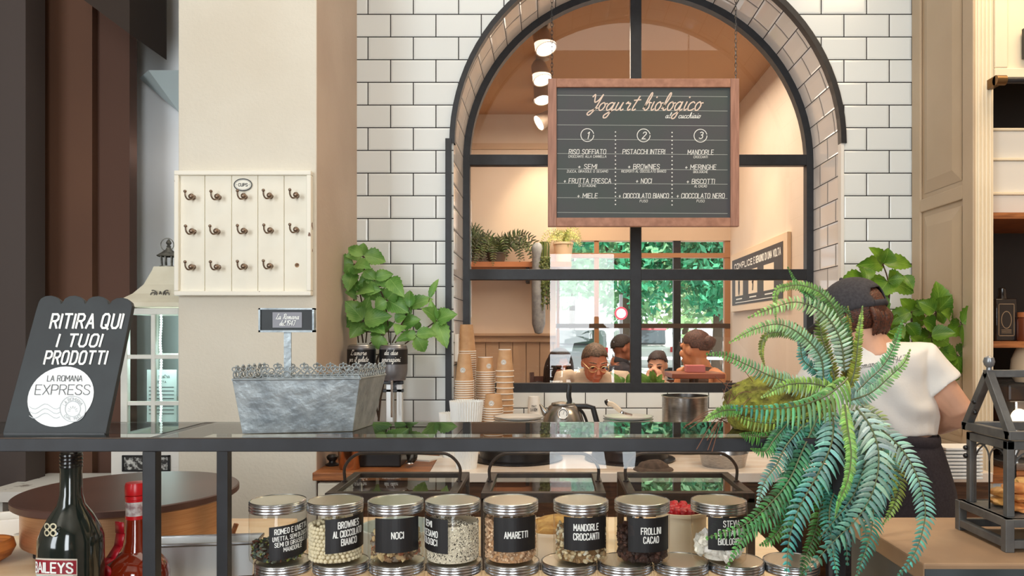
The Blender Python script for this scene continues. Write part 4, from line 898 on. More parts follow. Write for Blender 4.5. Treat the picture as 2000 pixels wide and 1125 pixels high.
mb = MB(); mb.lathe([(0, 0), (.0075, .0004), (.0085, 0)], 12, c=P(580, 518, HY-.0172)-t.location, M=Matrix.Rotation(R(90), 3, 'X')); mb.lathe([(0, .0012), (.003, .001)], 10, c=P(580, 518, HY-.0172)-t.location, M=Matrix.Rotation(R(90), 3, 'X')); mb.build('bare_screw_hole', mat('worn_hole', (196, 160, 116), .7, c2=(90, 60, 40), scale=120), t, label='bare hole where a hook is missing')
ov = lambda off: (lambda u, v: Vector((X(479, HY)+u, HY-.017-off, Z(363, HY)+v)))
mb = MB(); mb.prism([ov(0)(.0335*math.cos(a), .0225*math.sin(a)) for a in [2*math.pi*i/40 for i in range(40)]], (0, -.004, 0)); op = mb.build('oval_plate', mat('oval_cream', (226, 222, 206), .3), t, world=True, bevel=.001)
mb = MB(); ring2d(mb, ov(.0045), 0, 0, .0325, .004, 40, .0215); ring2d(mb, ov(.0045), 0, 0, .028, .0008, 40, .0172); write(mb, 'CUPS', ov(.0046), 0, -.0055, .0105, .0022, maxw=.033, gap=2.6)
for s in (-1, 1): disc2d(mb, ov(.0046), s*.0225, 0, .0015, 8)
mb.build('oval_print', M_lab, op, world=True)
# ------------------------------------------------------------------ wedge-shaped wall light in the alcove
t = thing('wall_light', 'pale blue wedge-shaped wall light at the pillar edge', 'wall light', (X(330, 3.3), 3.595, 2.5))
A, B, C_, D_ = P(290, 137, 3.28), P(372, 137, 3.28), P(352, 222, 3.52), P(272, 153, 3.55)
E_ = Vector((B.x, 3.595, B.z)); Fv = Vector((D_.x, 3.595, D_.z)); G = Vector((C_.x, 3.595, C_.z)); A2 = Vector((A.x, 3.595, A.z))
M_wl = mat('pale_blue_metal', (196, 214, 218), .45)
mb = MB(); mb.add([A, B, C_, D_, E_, Fv, G, A2], [(0, 2, 1), (0, 3, 2), (0, 1, 4, 7), (0, 7, 5, 3), (3, 5, 6, 2), (1, 2, 6, 4)]); mb.build('shade', M_wl, t, world=True)
# ------------------------------------------------------------------ white glazed display lantern in the alcove
LYf = 2.95
t = thing('display_lantern', 'tall white glazed lantern cabinet with flared roof beside the pillar', 'lantern', (X(298, LYf), LYf+.125, 0))
lc_ = t.location.copy(); hw = .124
LW = mat('aged_white_paint', (226, 226, 216), .55, c2=(212, 212, 204), scale=10)
zt_, zb_ = Z(602, LYf), Z(858, LYf)
def lbox(mb, a, b): mb.box((lc_.x+a[0], LYf+a[1], a[2]), (lc_.x+b[0], LYf+b[1], b[2]))
mb = MB()
for sx in (-1, 1):
    for y in (0, .226): lbox(mb, (sx*hw, y, zb_), (sx*(hw-.026), y+.024, zt_))
for y in (0, .226):
    for z in (zt_-.024, zb_): lbox(mb, (-hw+.026, y, z), (hw-.026, y+.024, z+.024))
for sx in (-1, 1):
    for z in (zt_-.024, zb_): lbox(mb, (sx*hw, .024, z), (sx*(hw-.024), .226, z+.024))
mb.build('cabinet_frame', LW, t, world=True, bevel=.002)
mb = MB(); zm = [Z(697, LYf), Z(788, LYf)]
for y in (.002, .232):
    lbox(mb, (-.008, y, zb_+.024), (.008, y+.016, zt_-.024))
    for z in zm: lbox(mb, (-hw+.026, y+.001, z-.008), (hw-.026, y+.015, z+.008))
mb.build('glazing_bars', LW, t, world=True, bevel=.0015)
for y in (.010, .242):
    mb = MB(); mb.add([(lc_.x-hw+.024, LYf+y, zb_+.02), (lc_.x+hw-.024, LYf+y, zb_+.02), (lc_.x+hw-.024, LYf+y, zt_-.02), (lc_.x-hw+.024, LYf+y, zt_-.02)], [(0, 1, 2, 3)]); mb.build('glass_pane', glass('cabinet_glass', (224, 240, 238), 1.5), t, world=True, recalc=False)
zdr = Z(922, LYf)
mb = MB(); lbox(mb, (-hw-.025, -.02, .9), (hw+.012, .27, zb_)); mb.build('base_box', M_dist, t, world=True, bevel=.003)
mb = MB(); lbox(mb, (-.098, -.026, Z(917, LYf)), (.075, -.019, Z(889, LYf))); dp = mb.build('drawer_plate', mat('iron_label_plate', (46, 44, 42), .6, c2=(206, 206, 200), scale=60, contrast=(.45, .6)), t, world=True)
mb = MB()
for a in ((-.102, 887, .079, 890.5), (-.102, 915, .079, 918.5), (-.102, 887, -.095, 918.5), (.072, 887, .079, 918.5)): lbox(mb, (a[0], -.03, Z(a[3], LYf)), (a[2], -.02, Z(a[1], LYf)))
mb.build('plate_rim', M_dark, dp, world=True, bevel=.001)
rp = [(hw+.012, zt_+.006), (hw+.012, zt_+.022), (hw-.002, zt_+.036), (hw-.03, zt_+.058), (.066, zt_+.095), (.045, Z(525, LYf+.125)-.012), (.04, Z(522, LYf+.125))]
mb = MB(); vs = []
for w_, z in rp: vs += [(lc_.x-w_, LYf+.125-w_, z), (lc_.x+w_, LYf+.125-w_, z), (lc_.x+w_, LYf+.125+w_, z), (lc_.x-w_, LYf+.125+w_, z)]
mb.add(vs, [(i*4+k, i*4+(k+1) % 4, i*4+4+(k+1) % 4, i*4+4+k) for i in range(len(rp)-1) for k in range(4)]+[(3, 2, 1, 0), tuple(range(len(rp)*4-4, len(rp)*4))]); ro_ = mb.build('flared_roof', mat('cream_roof', (226, 220, 198), .55, c2=(212, 204, 180), scale=8), t, world=True)
mb = MB(); yv = LYf+.125-.093
def scroll(cx, cz, s, n=26, turns=1.6, r=.016): return [Vector((cx+s*(r*(1-i/n*.8))*math.cos(i/n*turns*6.28+1.2), yv-.008+i*0, cz+(r*(1-i/n*.8))*math.sin(i/n*turns*6.28+1.2))) for i in range(n)]
zsr = Z(575, LYf+.03)
for s in (-1, 1):
    mb.tube(scroll(lc_.x+.016+s*.026, zsr, s), .0022, 6); mb.tube(catmull([(lc_.x+.016, yv-.006, zsr+.012), (lc_.x+.016+s*.008, yv-.004, zsr-.006), (lc_.x+.016+s*.02, yv-.008, zsr+.012)], 5), .0024, 6)
mb.build('scroll_ornament', mat('iron_scroll', (96, 92, 84), .5, .4), ro_, world=True, smooth=True)
fx, fy = lc_.x, LYf+.125; zf = Z(522, fy); M_iron = mat('aged_iron', (80, 80, 74), .5, .5, c2=(150, 148, 138), scale=60)
mb = MB(); mb.lathe([(.034, 0), (.034, .004), (.0, .004)], 20, c=(fx, fy, zf)); mb.lathe([(.04, .042), (.045, .046), (.03, .056), (.012, .070), (.009, .078), (0, .078)], 20, c=(fx, fy, zf))
for k in range(8): a = k*math.pi/4; mb.tube([(fx+.026*math.cos(a), fy+.026*math.sin(a), zf+.002), (fx+.029*math.cos(a), fy+.029*math.sin(a), zf+.044)], .0035, 6)
cp = mb.build('cupola', M_iron, ro_, world=True, smooth=True)
mb = MB(); zz = zf+.077; mb.lathe([(.006, 0), (.009, .006), (.005, .011), (.011, .02), (.007, .028), (.003, .034), (0, .036)], 14, c=(fx, fy, zz)); mb.tube([(fx-.006+.026*math.cos(a), fy, zz+.013+.026*math.sin(a)) for a in [2*math.pi*k/22 for k in range(23)]], .002, 6, False); mb.build('ring_finial', M_iron, ro_, world=True, smooth=True)
t = thing('menu_sheet', 'printed sheet headed with script standing inside the white lantern cabinet', 'paper', (lc_.x+.03, LYf+.16, zb_+.024))
sx0, sx1, sy_ = X(287, LYf+.16), X(345, LYf+.16), LYf+.16
mb = MB(); mb.box((sx0, sy_, zb_+.0245), (sx1, sy_+.002, Z(722, sy_))); sh = mb.build('sheet', mat('pale_sheet', (206, 216, 214), .7), t, world=True)
mb = MB(); f = front(sy_, .001); write(mb, 'La nostra', f, X(315, sy_), Z(738, sy_), .016, .0014, script=True, maxw=.07); write(mb, 'RICETTA', f, X(313, sy_), Z(748, sy_), .008, .0012, maxw=.05)
for k in range(14):
    if k in (8, 9): continue
    rect2d(mb, f, X(291, sy_), Z(757+k*7.4, sy_), X(340, sy_), Z(755.6+k*7.4, sy_))
mb.build('print', M_lab, sh, world=True)
t = thing('bead_strand', 'hanging strand of clear beads with added glow inside the white lantern cabinet', 'bead strand', (X(314, LYf+.08), LYf+.08, zt_-.002))
mb = MB(); z = zt_-.006; k = 0
while z > zb_+.03: mb.ball((.002*math.sin(k*.4), 0, z-t.location.z), .0055, 8, 6); z -= .0105; k += 1
mb.build('beads', mat('clear_beads', (238, 240, 238), .1, coat=.8, emit=1.6), t, smooth=True, kind='stuff')  # bead emission added to help brighten the cabinet
t = thing('console_table', 'low white console carrying the glazed lantern cabinet in the alcove', 'table', (lc_.x, 3.1, 0))
mb = MB(); mb.box((-2.15, 2.9, .86), (PX0-.03, 3.29, .899)); mb.build('table_top', M_dist, t, world=True)
for xx in (-2.12, PX0-.07):
    for yy in (2.93, 3.23): mb = MB(); mb.box((xx, yy, 0), (xx+.03, yy+.03, .86)); mb.build('leg', M_dist, t, world=True)
# ------------------------------------------------------------------ hanging chalkboard
KY = 3.27
t = thing('menu_board', 'oak framed chalkboard menu headed Yogurt biologico hanging by two chains', 'menu board', (X(1257, KY), KY, Z(442, KY)))
kx0, kx1, kz0, kz1 = X(1070, KY), X(1444, KY), Z(442, KY), Z(153, KY)
M_kf = mat('rosy_oak', (176, 128, 104), .5, c2=(150, 104, 82), scale=10, stretch=(3, 10, 3), detail=6)
M_kf2 = mat('rosy_oak_upright', (172, 126, 106), .5, c2=(148, 106, 88), scale=10, stretch=(10, 10, 1), detail=6)
fw = X(1087, KY)-kx0
for a in ((kx0, kx0+fw), (kx1-fw, kx1)):
    mb = MB(); mb.box((a[0], KY, kz0), (a[1], KY+.03, kz1)); mb.build('frame_stile', M_kf2, t, world=True, bevel=.002)
for a in ((kz0, kz0+fw), (kz1-fw, kz1)):
    mb = MB(); mb.box((kx0+fw, KY+.0005, a[0]), (kx1-fw, KY+.03, a[1])); mb.build('frame_rail', M_kf, t, world=True, bevel=.002)
mb = MB(); mb.box((kx0+fw, KY+.012, kz0+fw), (kx1-fw, KY+.026, kz1-fw)); sl = mb.build('slate', mat('chalkboard_slate', (66, 76, 74), .6, c2=(74, 72, 78), scale=3, detail=6), t, world=True)
KF = KY+.012
kf = front(KF)
def kp(px): return X(px, KF)
def kz(py): return Z(py, KF)
ku = KF/F
for z0_, z1_ in ((186, 189), (215, 217), (244, 246), (272, 274), (300, 302), (330, 332), (358, 360), (386, 388), (415, 417)):
    mb = MB()
    mb.add([kf(kp(1088), kz(z0_+.45)), kf(kp(1421), kz(z1_+.45)), kf(kp(1421), kz(z1_-.45)), kf(kp(1088), kz(z0_-.45))], [(0, 1, 2, 3)]); mb.build('ruled_line', mat('faint_chalk', (168, 174, 170), .8), sl, world=True)
mb = MB(); kf = front(KF, .0014)
write(mb, 'Yogurt', kf, kp(1195), kz(216), 31*ku, 2.4*ku, script=True, maxw=96*ku, slant=.42); write(mb, 'biologico', kf, kp(1311), kz(216), 34*ku, 2.4*ku, script=True, maxw=114*ku, slant=.42); mb.build('title_lettering', mat('warm_chalk', (226, 206, 190), .8), sl, world=True)
mb = MB()
write(mb, 'al', kf, kp(1304), kz(231), 11*ku, 1.1*ku, script=True, maxw=10*ku, slant=.3); write(mb, 'cucchiaio', kf, kp(1346), kz(231), 11*ku, 1.2*ku, script=True, maxw=43*ku, slant=.3)
for i, cx_ in enumerate((1147, 1257, 1368)):
    ring2d(mb, kf, kp(cx_), kz(264+i*.6), 12.6*ku, 1.5*ku, 26, a0=.2, a1=6.3); write(mb, '123'[i], kf, kp(cx_), kz(271), 13*ku, 1.6*ku, slant=.25)
for i, dx in enumerate((1202, 1312.5)):
    for k in range(19): disc2d(mb, kf, kp(dx), kz(258+i+k*7.85), 1.4*ku, 8)
cols3 = [(1147, [('RISO SOFFIATO', 301, 72), ('+ SEMI', 330, 36), ('+ FRUTTA FRESCA', 358, 92), ('+ MIELE', 387, 39)], [('CROCCANTE ALLA CANNELLA', 308, 74), ('ZUCCA, GIRASOLE O SESAMO', 337, 80), ('DI STAGIONE', 365, 34)]),
         (1257, [('PISTACCHI INTERI', 301, 82), ('+ BROWNIES', 330, 61), ('+ NOCI', 358, 30), ('+ CIOCCOLATO BIANCO', 387, 97)], [('RICOPERTI AL CIOCCOLATO BIANCO', 337, 87), ('FUSO', 395, 15)]),
         (1368, [('MANDORLE', 302, 50), ('+ MERINGHE', 331, 60), ('+ BISCOTTI', 359, 54), ('+ CIOCCOLATO NERO', 387, 93)], [('CROCCANTI', 309, 27), ('BIOLOGICHE', 338, 28), ('AL CACAO', 366, 24), ('FUSO', 395, 15)])]
for cx_, big, small in cols3:
    for tx, py, wd in big: write(mb, tx, kf, kp(cx_), kz(py), 9*ku, 1.15*ku, maxw=wd*ku, slant=.1, gap=2.2, space=5)
    for tx, py, wd in small: write(mb, tx, kf, kp(cx_), kz(py), 4.6*ku, .6*ku, maxw=wd*ku, slant=.1, gap=2.2, space=5)
mb.build('lettering', mat('white_chalk', (232, 234, 230), .8), sl, world=True)
for px in (1078, 1437):
    mb = MB(); x = X(px, KY+.015); z = kz1-.002; k = 0
    mb.tube([(x, KY+.015, kz1-.01), (x, KY+.015, kz1+.006)], .002, 6)
    while z < TOP-.03:
        a = [2*math.pi*i/10 for i in range(11)]; d = Vector((1, 0, 0)) if k % 2 else Vector((0, 1, 0))
        mb.tube([Vector((x, KY+.015, z+.012))+d*(.0042*math.cos(q))+Vector((0, 0, .0105*math.sin(q))) for q in a], .0014, 5, False); z += .0172; k += 1
    mb.build('chain', M_dark, t, world=True, smooth=True)
# ------------------------------------------------------------------ stacks of kraft paper cups
M_kraft = mat('kraft_paper', (206, 164, 122), .6, c2=(196, 152, 110), scale=40)
M_rimp = mat('paper_rim', (240, 234, 224), .5)
def cup_proto(h, rb, rt, white_base=False, printed=False):
    """inverted cup: base upwards, rolled rim down"""
    t = thing('paper_cup', 'x', 'cup', (0, 0, 0))
    mb = MB(); mb.lathe([(rt, .002), (rb, h), (rb-.002, h), (rb-.003, h-.006), (0, h-.006)], 28); b = mb.build('cup_wall', M_kraft, t, smooth=True, ang=50)
    mb = MB(); mb.lathe([(rt-.0005, .0), (rt+.0022, .0005), (rt+.0030, .0024), (rt+.0018, .0046), (rt-.001, .0044)], 28); mb.build('rolled_rim', M_rimp, t, smooth=True)
    if white_base: mb = MB(); mb.lathe([(rb+.0006, h-.016), (rb+.0004, h+.0004), (rb-.003, h+.0004)], 28); mb.build('white_base', M_rimp, t, smooth=True)
    if printed:
        rr = (rb+rt)/2+.0008; mb = MB(); sl_ = (rt-rb)/h
        f = lambda u, v: Vector(((rt-sl_*v+.0012)*math.sin(u/rr), -(rt-sl_*v+.0012)*math.cos(u/rr), v))
        disc2d(mb, f, printed*rr, h*.42, .0115, 20); e = mb.build('round_logo', M_rimp, t)
        f2 = lambda u, v: Vector(((rt-sl_*v+.0018)*math.sin(u/rr), -(rt-sl_*v+.0018)*math.cos(u/rr), v)); mb = MB(); ring2d(mb, f2, printed*rr, h*.42, .0088, .0012, 16)
        for k in range(5): a = math.pi*(.1+.2*k); ring2d(mb, f2, printed*rr+.004*math.cos(a), h*.42+.004*math.sin(a)-.002, .0012, .001, 6)
        mb.build('logo_print', mat('grey_print', (0, 0, 0)), e)
    return t
CYS = 3.42
def cup_stack(px, Y, py_top, py_rim, pitch_px, rbase_px, rrim_px, where, printed, white=False, logo2=False):
    h = (py_rim-py_top)/F*Y; rb, rt = rbase_px/F*Y/2, rrim_px/F*Y/2; x = X(px, Y); pit = pitch_px/F*Y
    top = cup_proto(h, rb, rt, white, printed); top.location = (x, Y, Z(py_rim, Y)-.002); g = 'cups nested in the %s' % where
    tag(top, 'kraft paper cup on top of the %s' % where, 'cup', 'kraft paper cups in stacks')
    z = Z(py_rim, Y)-.002; pr = None
    z -= pit
    n = int((z-CZ)/pit); 
    if n > 0: pit2 = (z-CZ-.0005)/n if n else pit
    lowp = None
    for k in range(n+1):
        if lowp is None:
            lowp = cup_proto(h, rb, rt)
            o = lowp
        else: o = copy_tree(lowp)
        o.location = (x, Y, z-k*pit2); tag(o, 'kraft paper cup nested in the %s' % where, 'cup', g)
cup_stack(911.5, 3.54, 633, 686, 4.2, 25, 35, 'tallest cup stack at the back', .0)
cup_stack(907, 3.38, 690, 744, 4.3, 24, 36, 'stack in front of the tallest stack', -.1)
cup_stack(948, 3.5, 696, 726, 4.4, 29, 37, 'tightly nested stack with white-based top cup', .5, True)
cup_stack(986, 3.48, 681, 724, 11, 24, 34, 'loosely nested stack with wide gaps', -.1, True)
cup_stack(963.5, 3.35, 769, 797, 4.6, 30, 37, 'low stack in front of the others', -.15)
for o in list(col.objects):
    if o.get('label') == 'x': o['label'] = 'kraft paper cup'
t = thing('white_cup', 'upturned white printed paper cup behind the left plate stand', 'cup', (X(1043, 3.7), 3.7, CZ))
h = Z(774, 3.7)-CZ; mb = MB(); mb.lathe([(.038, 0), (.026, h), (.024, h), (.023, h-.005), (0, h-.005)], 28); b = mb.build('cup_wall', M_paper, t, smooth=True, ang=50)
f = cyl(.0315); mb = MB(); zz = Z(803, 3.67)-CZ; write(mb, 'LA ROM', f, 0, zz-.0, .014, .002, maxw=.032); write(mb, '1947', lambda u, v: f(u, v), 0, zz+.018, .01, .0016, maxw=.022)
o = mb.build('print', mat('grey_print', (0, 0, 0)), b); o.location = (0, -.003, 0)
# fluted paper liners
def fluted(label, px, Y, py_top, rt, rb, h, seedz):
    t = thing('fluted_liner', label, 'paper liner', (X(px, Y), Y, Z(py_top, Y)-h))
    mb = MB(); n = 40
    vs = []; rows = 4
    for i in range(rows+1):
        k = i/rows
        for j in range(n*2):
            a = math.pi*j/n; r_ = rb+(rt-rb)*k+(.0028*(.4+.6*k) if j % 2 else -.0028*(.4+.6*k)); vs.append((r_*math.cos(a), r_*math.sin(a), h*k+(.003*((j % 2)-.5) if i == rows else 0)))
    N2 = n*2
    mb.add(vs, [(i*N2+j, i*N2+(j+1) % N2, (i+1)*N2+(j+1) % N2, (i+1)*N2+j) for i in range(rows) for j in range(N2)]+[tuple(range(N2))[::-1]])
    o = mb.build('fluted_wall', M_paper, t); return t
fluted('stack of white fluted paper liners in front of the paper cups', 911, 2.9, 783, .062, .038, Z(783, 2.9)-CZ, 0)
fluted('short white fluted paper liner beside the black jamb', 882, 3.16, 806, .05, .034, Z(806, 3.16)-CZ, 1)
# ------------------------------------------------------------------ kettle, pot, plate stands, bowl
KX = 3.3
t = thing('kettle', 'bronze steel kettle with round dial gauge and black handle', 'kettle', (X(1100, KX), KX, CZ))
kh = Z(787, KX)-CZ; M_ket = mat('bronze_steel', (168, 168, 166), .25, .95, c2=(150, 148, 146), scale=30)
mb = MB(); mb.lathe([(0, .006), (.085, .006), (.1, .012), (.102, .03), (.094, kh*.55), (.08, kh*.78), (.062, kh*.93), (.05, kh*.97), (0, kh*.97)], 40); mb.build('body', M_ket, t, smooth=True)
mb = MB(); mb.lathe([(.052, kh*.97), (.05, kh), (.02, kh+.006), (0, kh+.007)], 32); ld = mb.build('lid', M_ket, t, smooth=True)
mb = MB(); mb.tube(catmull([(.03, 0, kh+.002), (.024, 0, kh+.03), (.026, 0, kh+.07), (.02, 0, kh+.082)], 5), [.009, .010, .011, .011, .011, .011, .011, .011, .011, .011, .0105, .010, .009, .008, .007, .006][:16], 10, flat=.6); mb.build('lid_lever', M_dark, ld, smooth=True)
mb = MB(); mb.tube([(-.05, 0, kh*.66), (-.08, 0, kh*.82), (-.1, 0, kh*.97)], [(.026, .02), (.014, .014), (.004, .008)], 12); mb.build('spout', M_ket, t, smooth=True)
mb = MB()
hp = [(.05, 0, kh*.93), (.10, 0, kh*.93), (.128, 0, kh*.90), (.145, 0, kh*.6), (.155, 0, kh*.28)]
mb.tube(hp, [(.012, .007)]*5, 10); mb.tube(catmull([(.06, 0, kh*.9), (.085, 0, kh*.8), (.105, 0, kh*.55), (.112, 0, kh*.3)], 5), .006, 8); mb.build('handle', M_dark, t, smooth=True)
gz_ = Z(808, KX-.09)-CZ; mb = MB(); Mg = Matrix.Rotation(R(82), 3, 'X'); mb.lathe([(.0235, -.008), (.0245, 0), (.0225, .003), (.021, .002)], 28, c=(-.002, -.088, gz_), M=Mg); gd = mb.build('gauge_ring', M_chrome, t, smooth=True)
mb = MB(); mb.lathe([(.0212, .0018), (0, .0018)], 28, c=(-.002, -.088, gz_), M=Mg); fa = mb.build('gauge_face', M_paper, gd)
mb = MB(); f = lambda u, v: Vector((-.002, -.088, gz_))+Mg @ Vector((u, v, .0024)); ring2d(mb, f, 0, 0, .0165, .003, 24, a0=-.6, a1=3.7); mb.add([f(-.0008, -.004), f(.0008, -.004), f(.006, .012), f(.005, .0125)], [(0, 1, 2, 3)]); mb.build('gauge_print', M_lab, fa)
PYk = 3.3
t = thing('steel_pot', 'tall brushed steel pot on the back counter under the window', 'pot', (X(1338, PYk), PYk, CZ))
r = 44.5/F*PYk; h = Z(772, PYk)-CZ
mb = MB(); mb.lathe([(0, .002), (r*.95, 0), (r, .008), (r, h-.006), (r*1.03, h-.004), (r*1.035, h), (r*.98, h), (r*.975, .01), (0, .008)], 44); mb.build('pot_wall', mat('hammered_steel', (170, 168, 166), .25, 1, c2=(146, 142, 140), scale=40, stretch=(1, 1, 8)), t, smooth=True, ang=50)
M_pl = mat('white_porcelain', (236, 236, 232), .15)
def stand(label, px, pyd, Yd, pxp, tong):
    t = thing('plate_stand', label, 'stand', (X(px, Yd), Yd, CZ))
    rr = 88/F*Yd
    mb = MB(); mb.lathe([(0, 0), (rr*.9, 0), (rr, .004), (rr, .007), (rr*.86, .01), (rr*.84, .012), (rr*.84, .045), (rr*.82, .05), (0, .05)], 48); mb.build('black_tin', mat('black_tin', (34, 34, 37), .3, .4), t, smooth=True, ang=35)
    mb = MB(); mb.lathe([(0, .051), (rr*.72, .051), (rr*.74, .056), (.03, .062), (.022, .075), (.022, .125), (.05, .14), (0, .14)], 36); mb.build('pedestal', M_pl, t, smooth=True, ang=50)
    zt2 = Z(815, Yd)-CZ; dx = X(pxp, Yd)-X(px, Yd); rp_ = 49/F*Yd
    p0 = None
    for k in range(3):
        z = zt2-.030+k*.011
        if k == 0:
            q = thing('plate', 'x', 'plate'); mb = MB(); mb.lathe([(0, 0), (rp_*.6, 0), (rp_*.97, .010), (rp_, .0125), (rp_*.97, .0135), (rp_*.6, .004), (0, .004)], 44); mb.build('plate_body', M_pl, q, smooth=True, ang=60)
            mb = MB(); mb.lathe([(rp_*.975, .0137), (rp_*1.002, .0132)], 44); mb.build('grey_rim', mat('grey_print', (0, 0, 0)), q); p0 = q
        else: q = copy_tree(p0)
        q.location = (X(px, Yd)+dx, Yd, CZ+z); tag(q, '%s white plate on the %s' % (('lowest', 'middle', 'top')[k], tong), 'plate', 'white plates on the black stands')
    mb = MB(); mb.lathe([(.03, .14), (rp_*.55, zt2-.0305), (0, zt2-.0305)], 36, c=(dx, 0, 0)); mb.build('tray_support', M_pl, t, smooth=True)
    return zt2
z2 = stand('black tin plate stand next to the kettle on the marble counter', 1011, 893, 3.1, 1013, 'stand next to the kettle')
z3 = stand('black tin plate stand beside the steel pot on the marble counter', 1230, 893, 3.1, 1227, 'stand beside the steel pot')
t = thing('serving_tongs', 'bent steel and cream serving tongs lying on the plates beside the pot', 'tongs', (X(1220, 3.1), 3.1, CZ+z3))
mb = MB(); pth = catmull([P(1234, 812, 3.08), P(1216, 806, 3.06), P(1200, 794, 3.08), P(1188, 786, 3.1), P(1184, 782, 3.12)], 5); mb.tube(pth, [(.007, .003)]*len(pth), 8); mb.build('arm', M_chrome, t, world=True, smooth=True)
mb = MB(); pth = catmull([P(1212, 803, 3.05), P(1198, 791, 3.06), P(1188, 788, 3.08)], 5); mb.tube(pth, [(.010, .005)]*len(pth), 8); mb.build('grip', mat('cream_grip', (226, 206, 180), .4), t, world=True, smooth=True)
mb = MB(); mb.tube(catmull([P(1188, 787, 3.09), P(1182, 783, 3.09), P(1184, 789, 3.09), P(1189, 793, 3.09)], 4), .0035, 8); mb.build('claw', M_dark, t, world=True, smooth=True)
t = thing('steel_bowl', 'shallow steel bowl on the marble counter below the pot', 'bowl', (X(1413, 2.95), 2.95, CZ))
r = 47/F*2.95; mb = MB(); mb.lathe([(0, .002), (r*.86, 0), (r*.88, .004), (r, .052), (r*1.03, .054), (r*.98, .052), (r*.86, .006), (0, .006)], 40); mb.build('bowl_wall', M_steel, t, smooth=True, ang=50)
t = thing('cloth_cap', 'dark brown crumpled cloth cap behind the glazed box', 'cap', (X(1276, 2.86), 2.86, CZ))
mb = MB(); mb.ball((0, 0, 0), .062, 24, 12, (1, .8, .62)); 
for v in mb.v: v.z = max(.001, v.z+.006*noise.noise(v*40)); v.z *= 1
mb.build('crown', mat('brown_cloth', (96, 78, 66), .9, c2=(70, 56, 48), scale=60), t, smooth=True)
mb = MB(); mb.lathe([(.058, .001), (.075, .002), (.072, .006), (.055, .012)], 24); mb.build('brim', mat('brown_cloth', (0, 0, 0)), t, smooth=True)
# ------------------------------------------------------------------ items on the oak end
t = thing('steel_shaker', 'copper toned steel shaker cup on the oak counter end', 'shaker', (X(683, 2.88), 2.88, CZ))
mb = MB(); mb.lathe([(0, .002), (.036, 0), (.038, .004), (.05, .15), (.052, .152), (.048, .152), (.036, .008), (0, .008)], 32); mb.build('shaker_wall', mat('copper_steel', (206, 166, 136), .2, 1), t, smooth=True, ang=50)
t = thing('tamper', 'black round coffee tamper by the wall on the oak end', 'tamper', (X(649, 2.95), 2.95, CZ))
mb = MB(); mb.lathe([(0, 0), (.024, 0), (.026, .006), (.014, .012), (.012, .018), (.020, .026), (.022, .035), (.014, .043), (0, .044)], 24); mb.build('tamper_body', M_dark, t, smooth=True)
t = thing('knock_box', 'black coffee knock box with steel rods on the oak end', 'box', (X(745, 2.98), 2.98, CZ))
mb = MB(); mb.box((-.088, -.07, 0), (.088, .07, .085)); mb.build('box_body', M_dark, t, bevel=.006)
for yy in (-.03, .0, .03):
    mb = MB(); mb.tube([(-.07, yy, .092), (.075, yy, .092)], .006, 10); mb.build('steel_rod', M_chrome, t, smooth=True)
t = thing('portafilter', 'glossy black coffee filter handle on the oak end', 'filter handle', (X(800, 2.95), 2.95, CZ))
mb = MB(); mb.tube(catmull([(-.02, .1, .075), (-.005, .04, .06), (.01, 0, .035), (.006, -.03, .018)], 5), [.016, .017, .018, .019, .02, .02, .02, .021, .022, .022, .021, .02, .018, .016, .013, .01], 14); mb.build('grip', mat('gloss_black', (0, 0, 0)), t, smooth=True)
mb = MB(); mb.lathe([(.014, 0), (.016, .004), (.012, .008), (0, .008)], 16, c=(.006, -.035, .01)); mb.build('chrome_cap', M_chrome, t, smooth=True)
t = thing('notepad', 'torn white paper pad lying on the oak counter by the marble edge', 'paper', (X(825, 3.1), 3.1, CZ), R(-20))
mb = MB(); mb.box((-.06, -.05, 0), (.06, .06, .006)); mb.build('pad', M_paper, t)
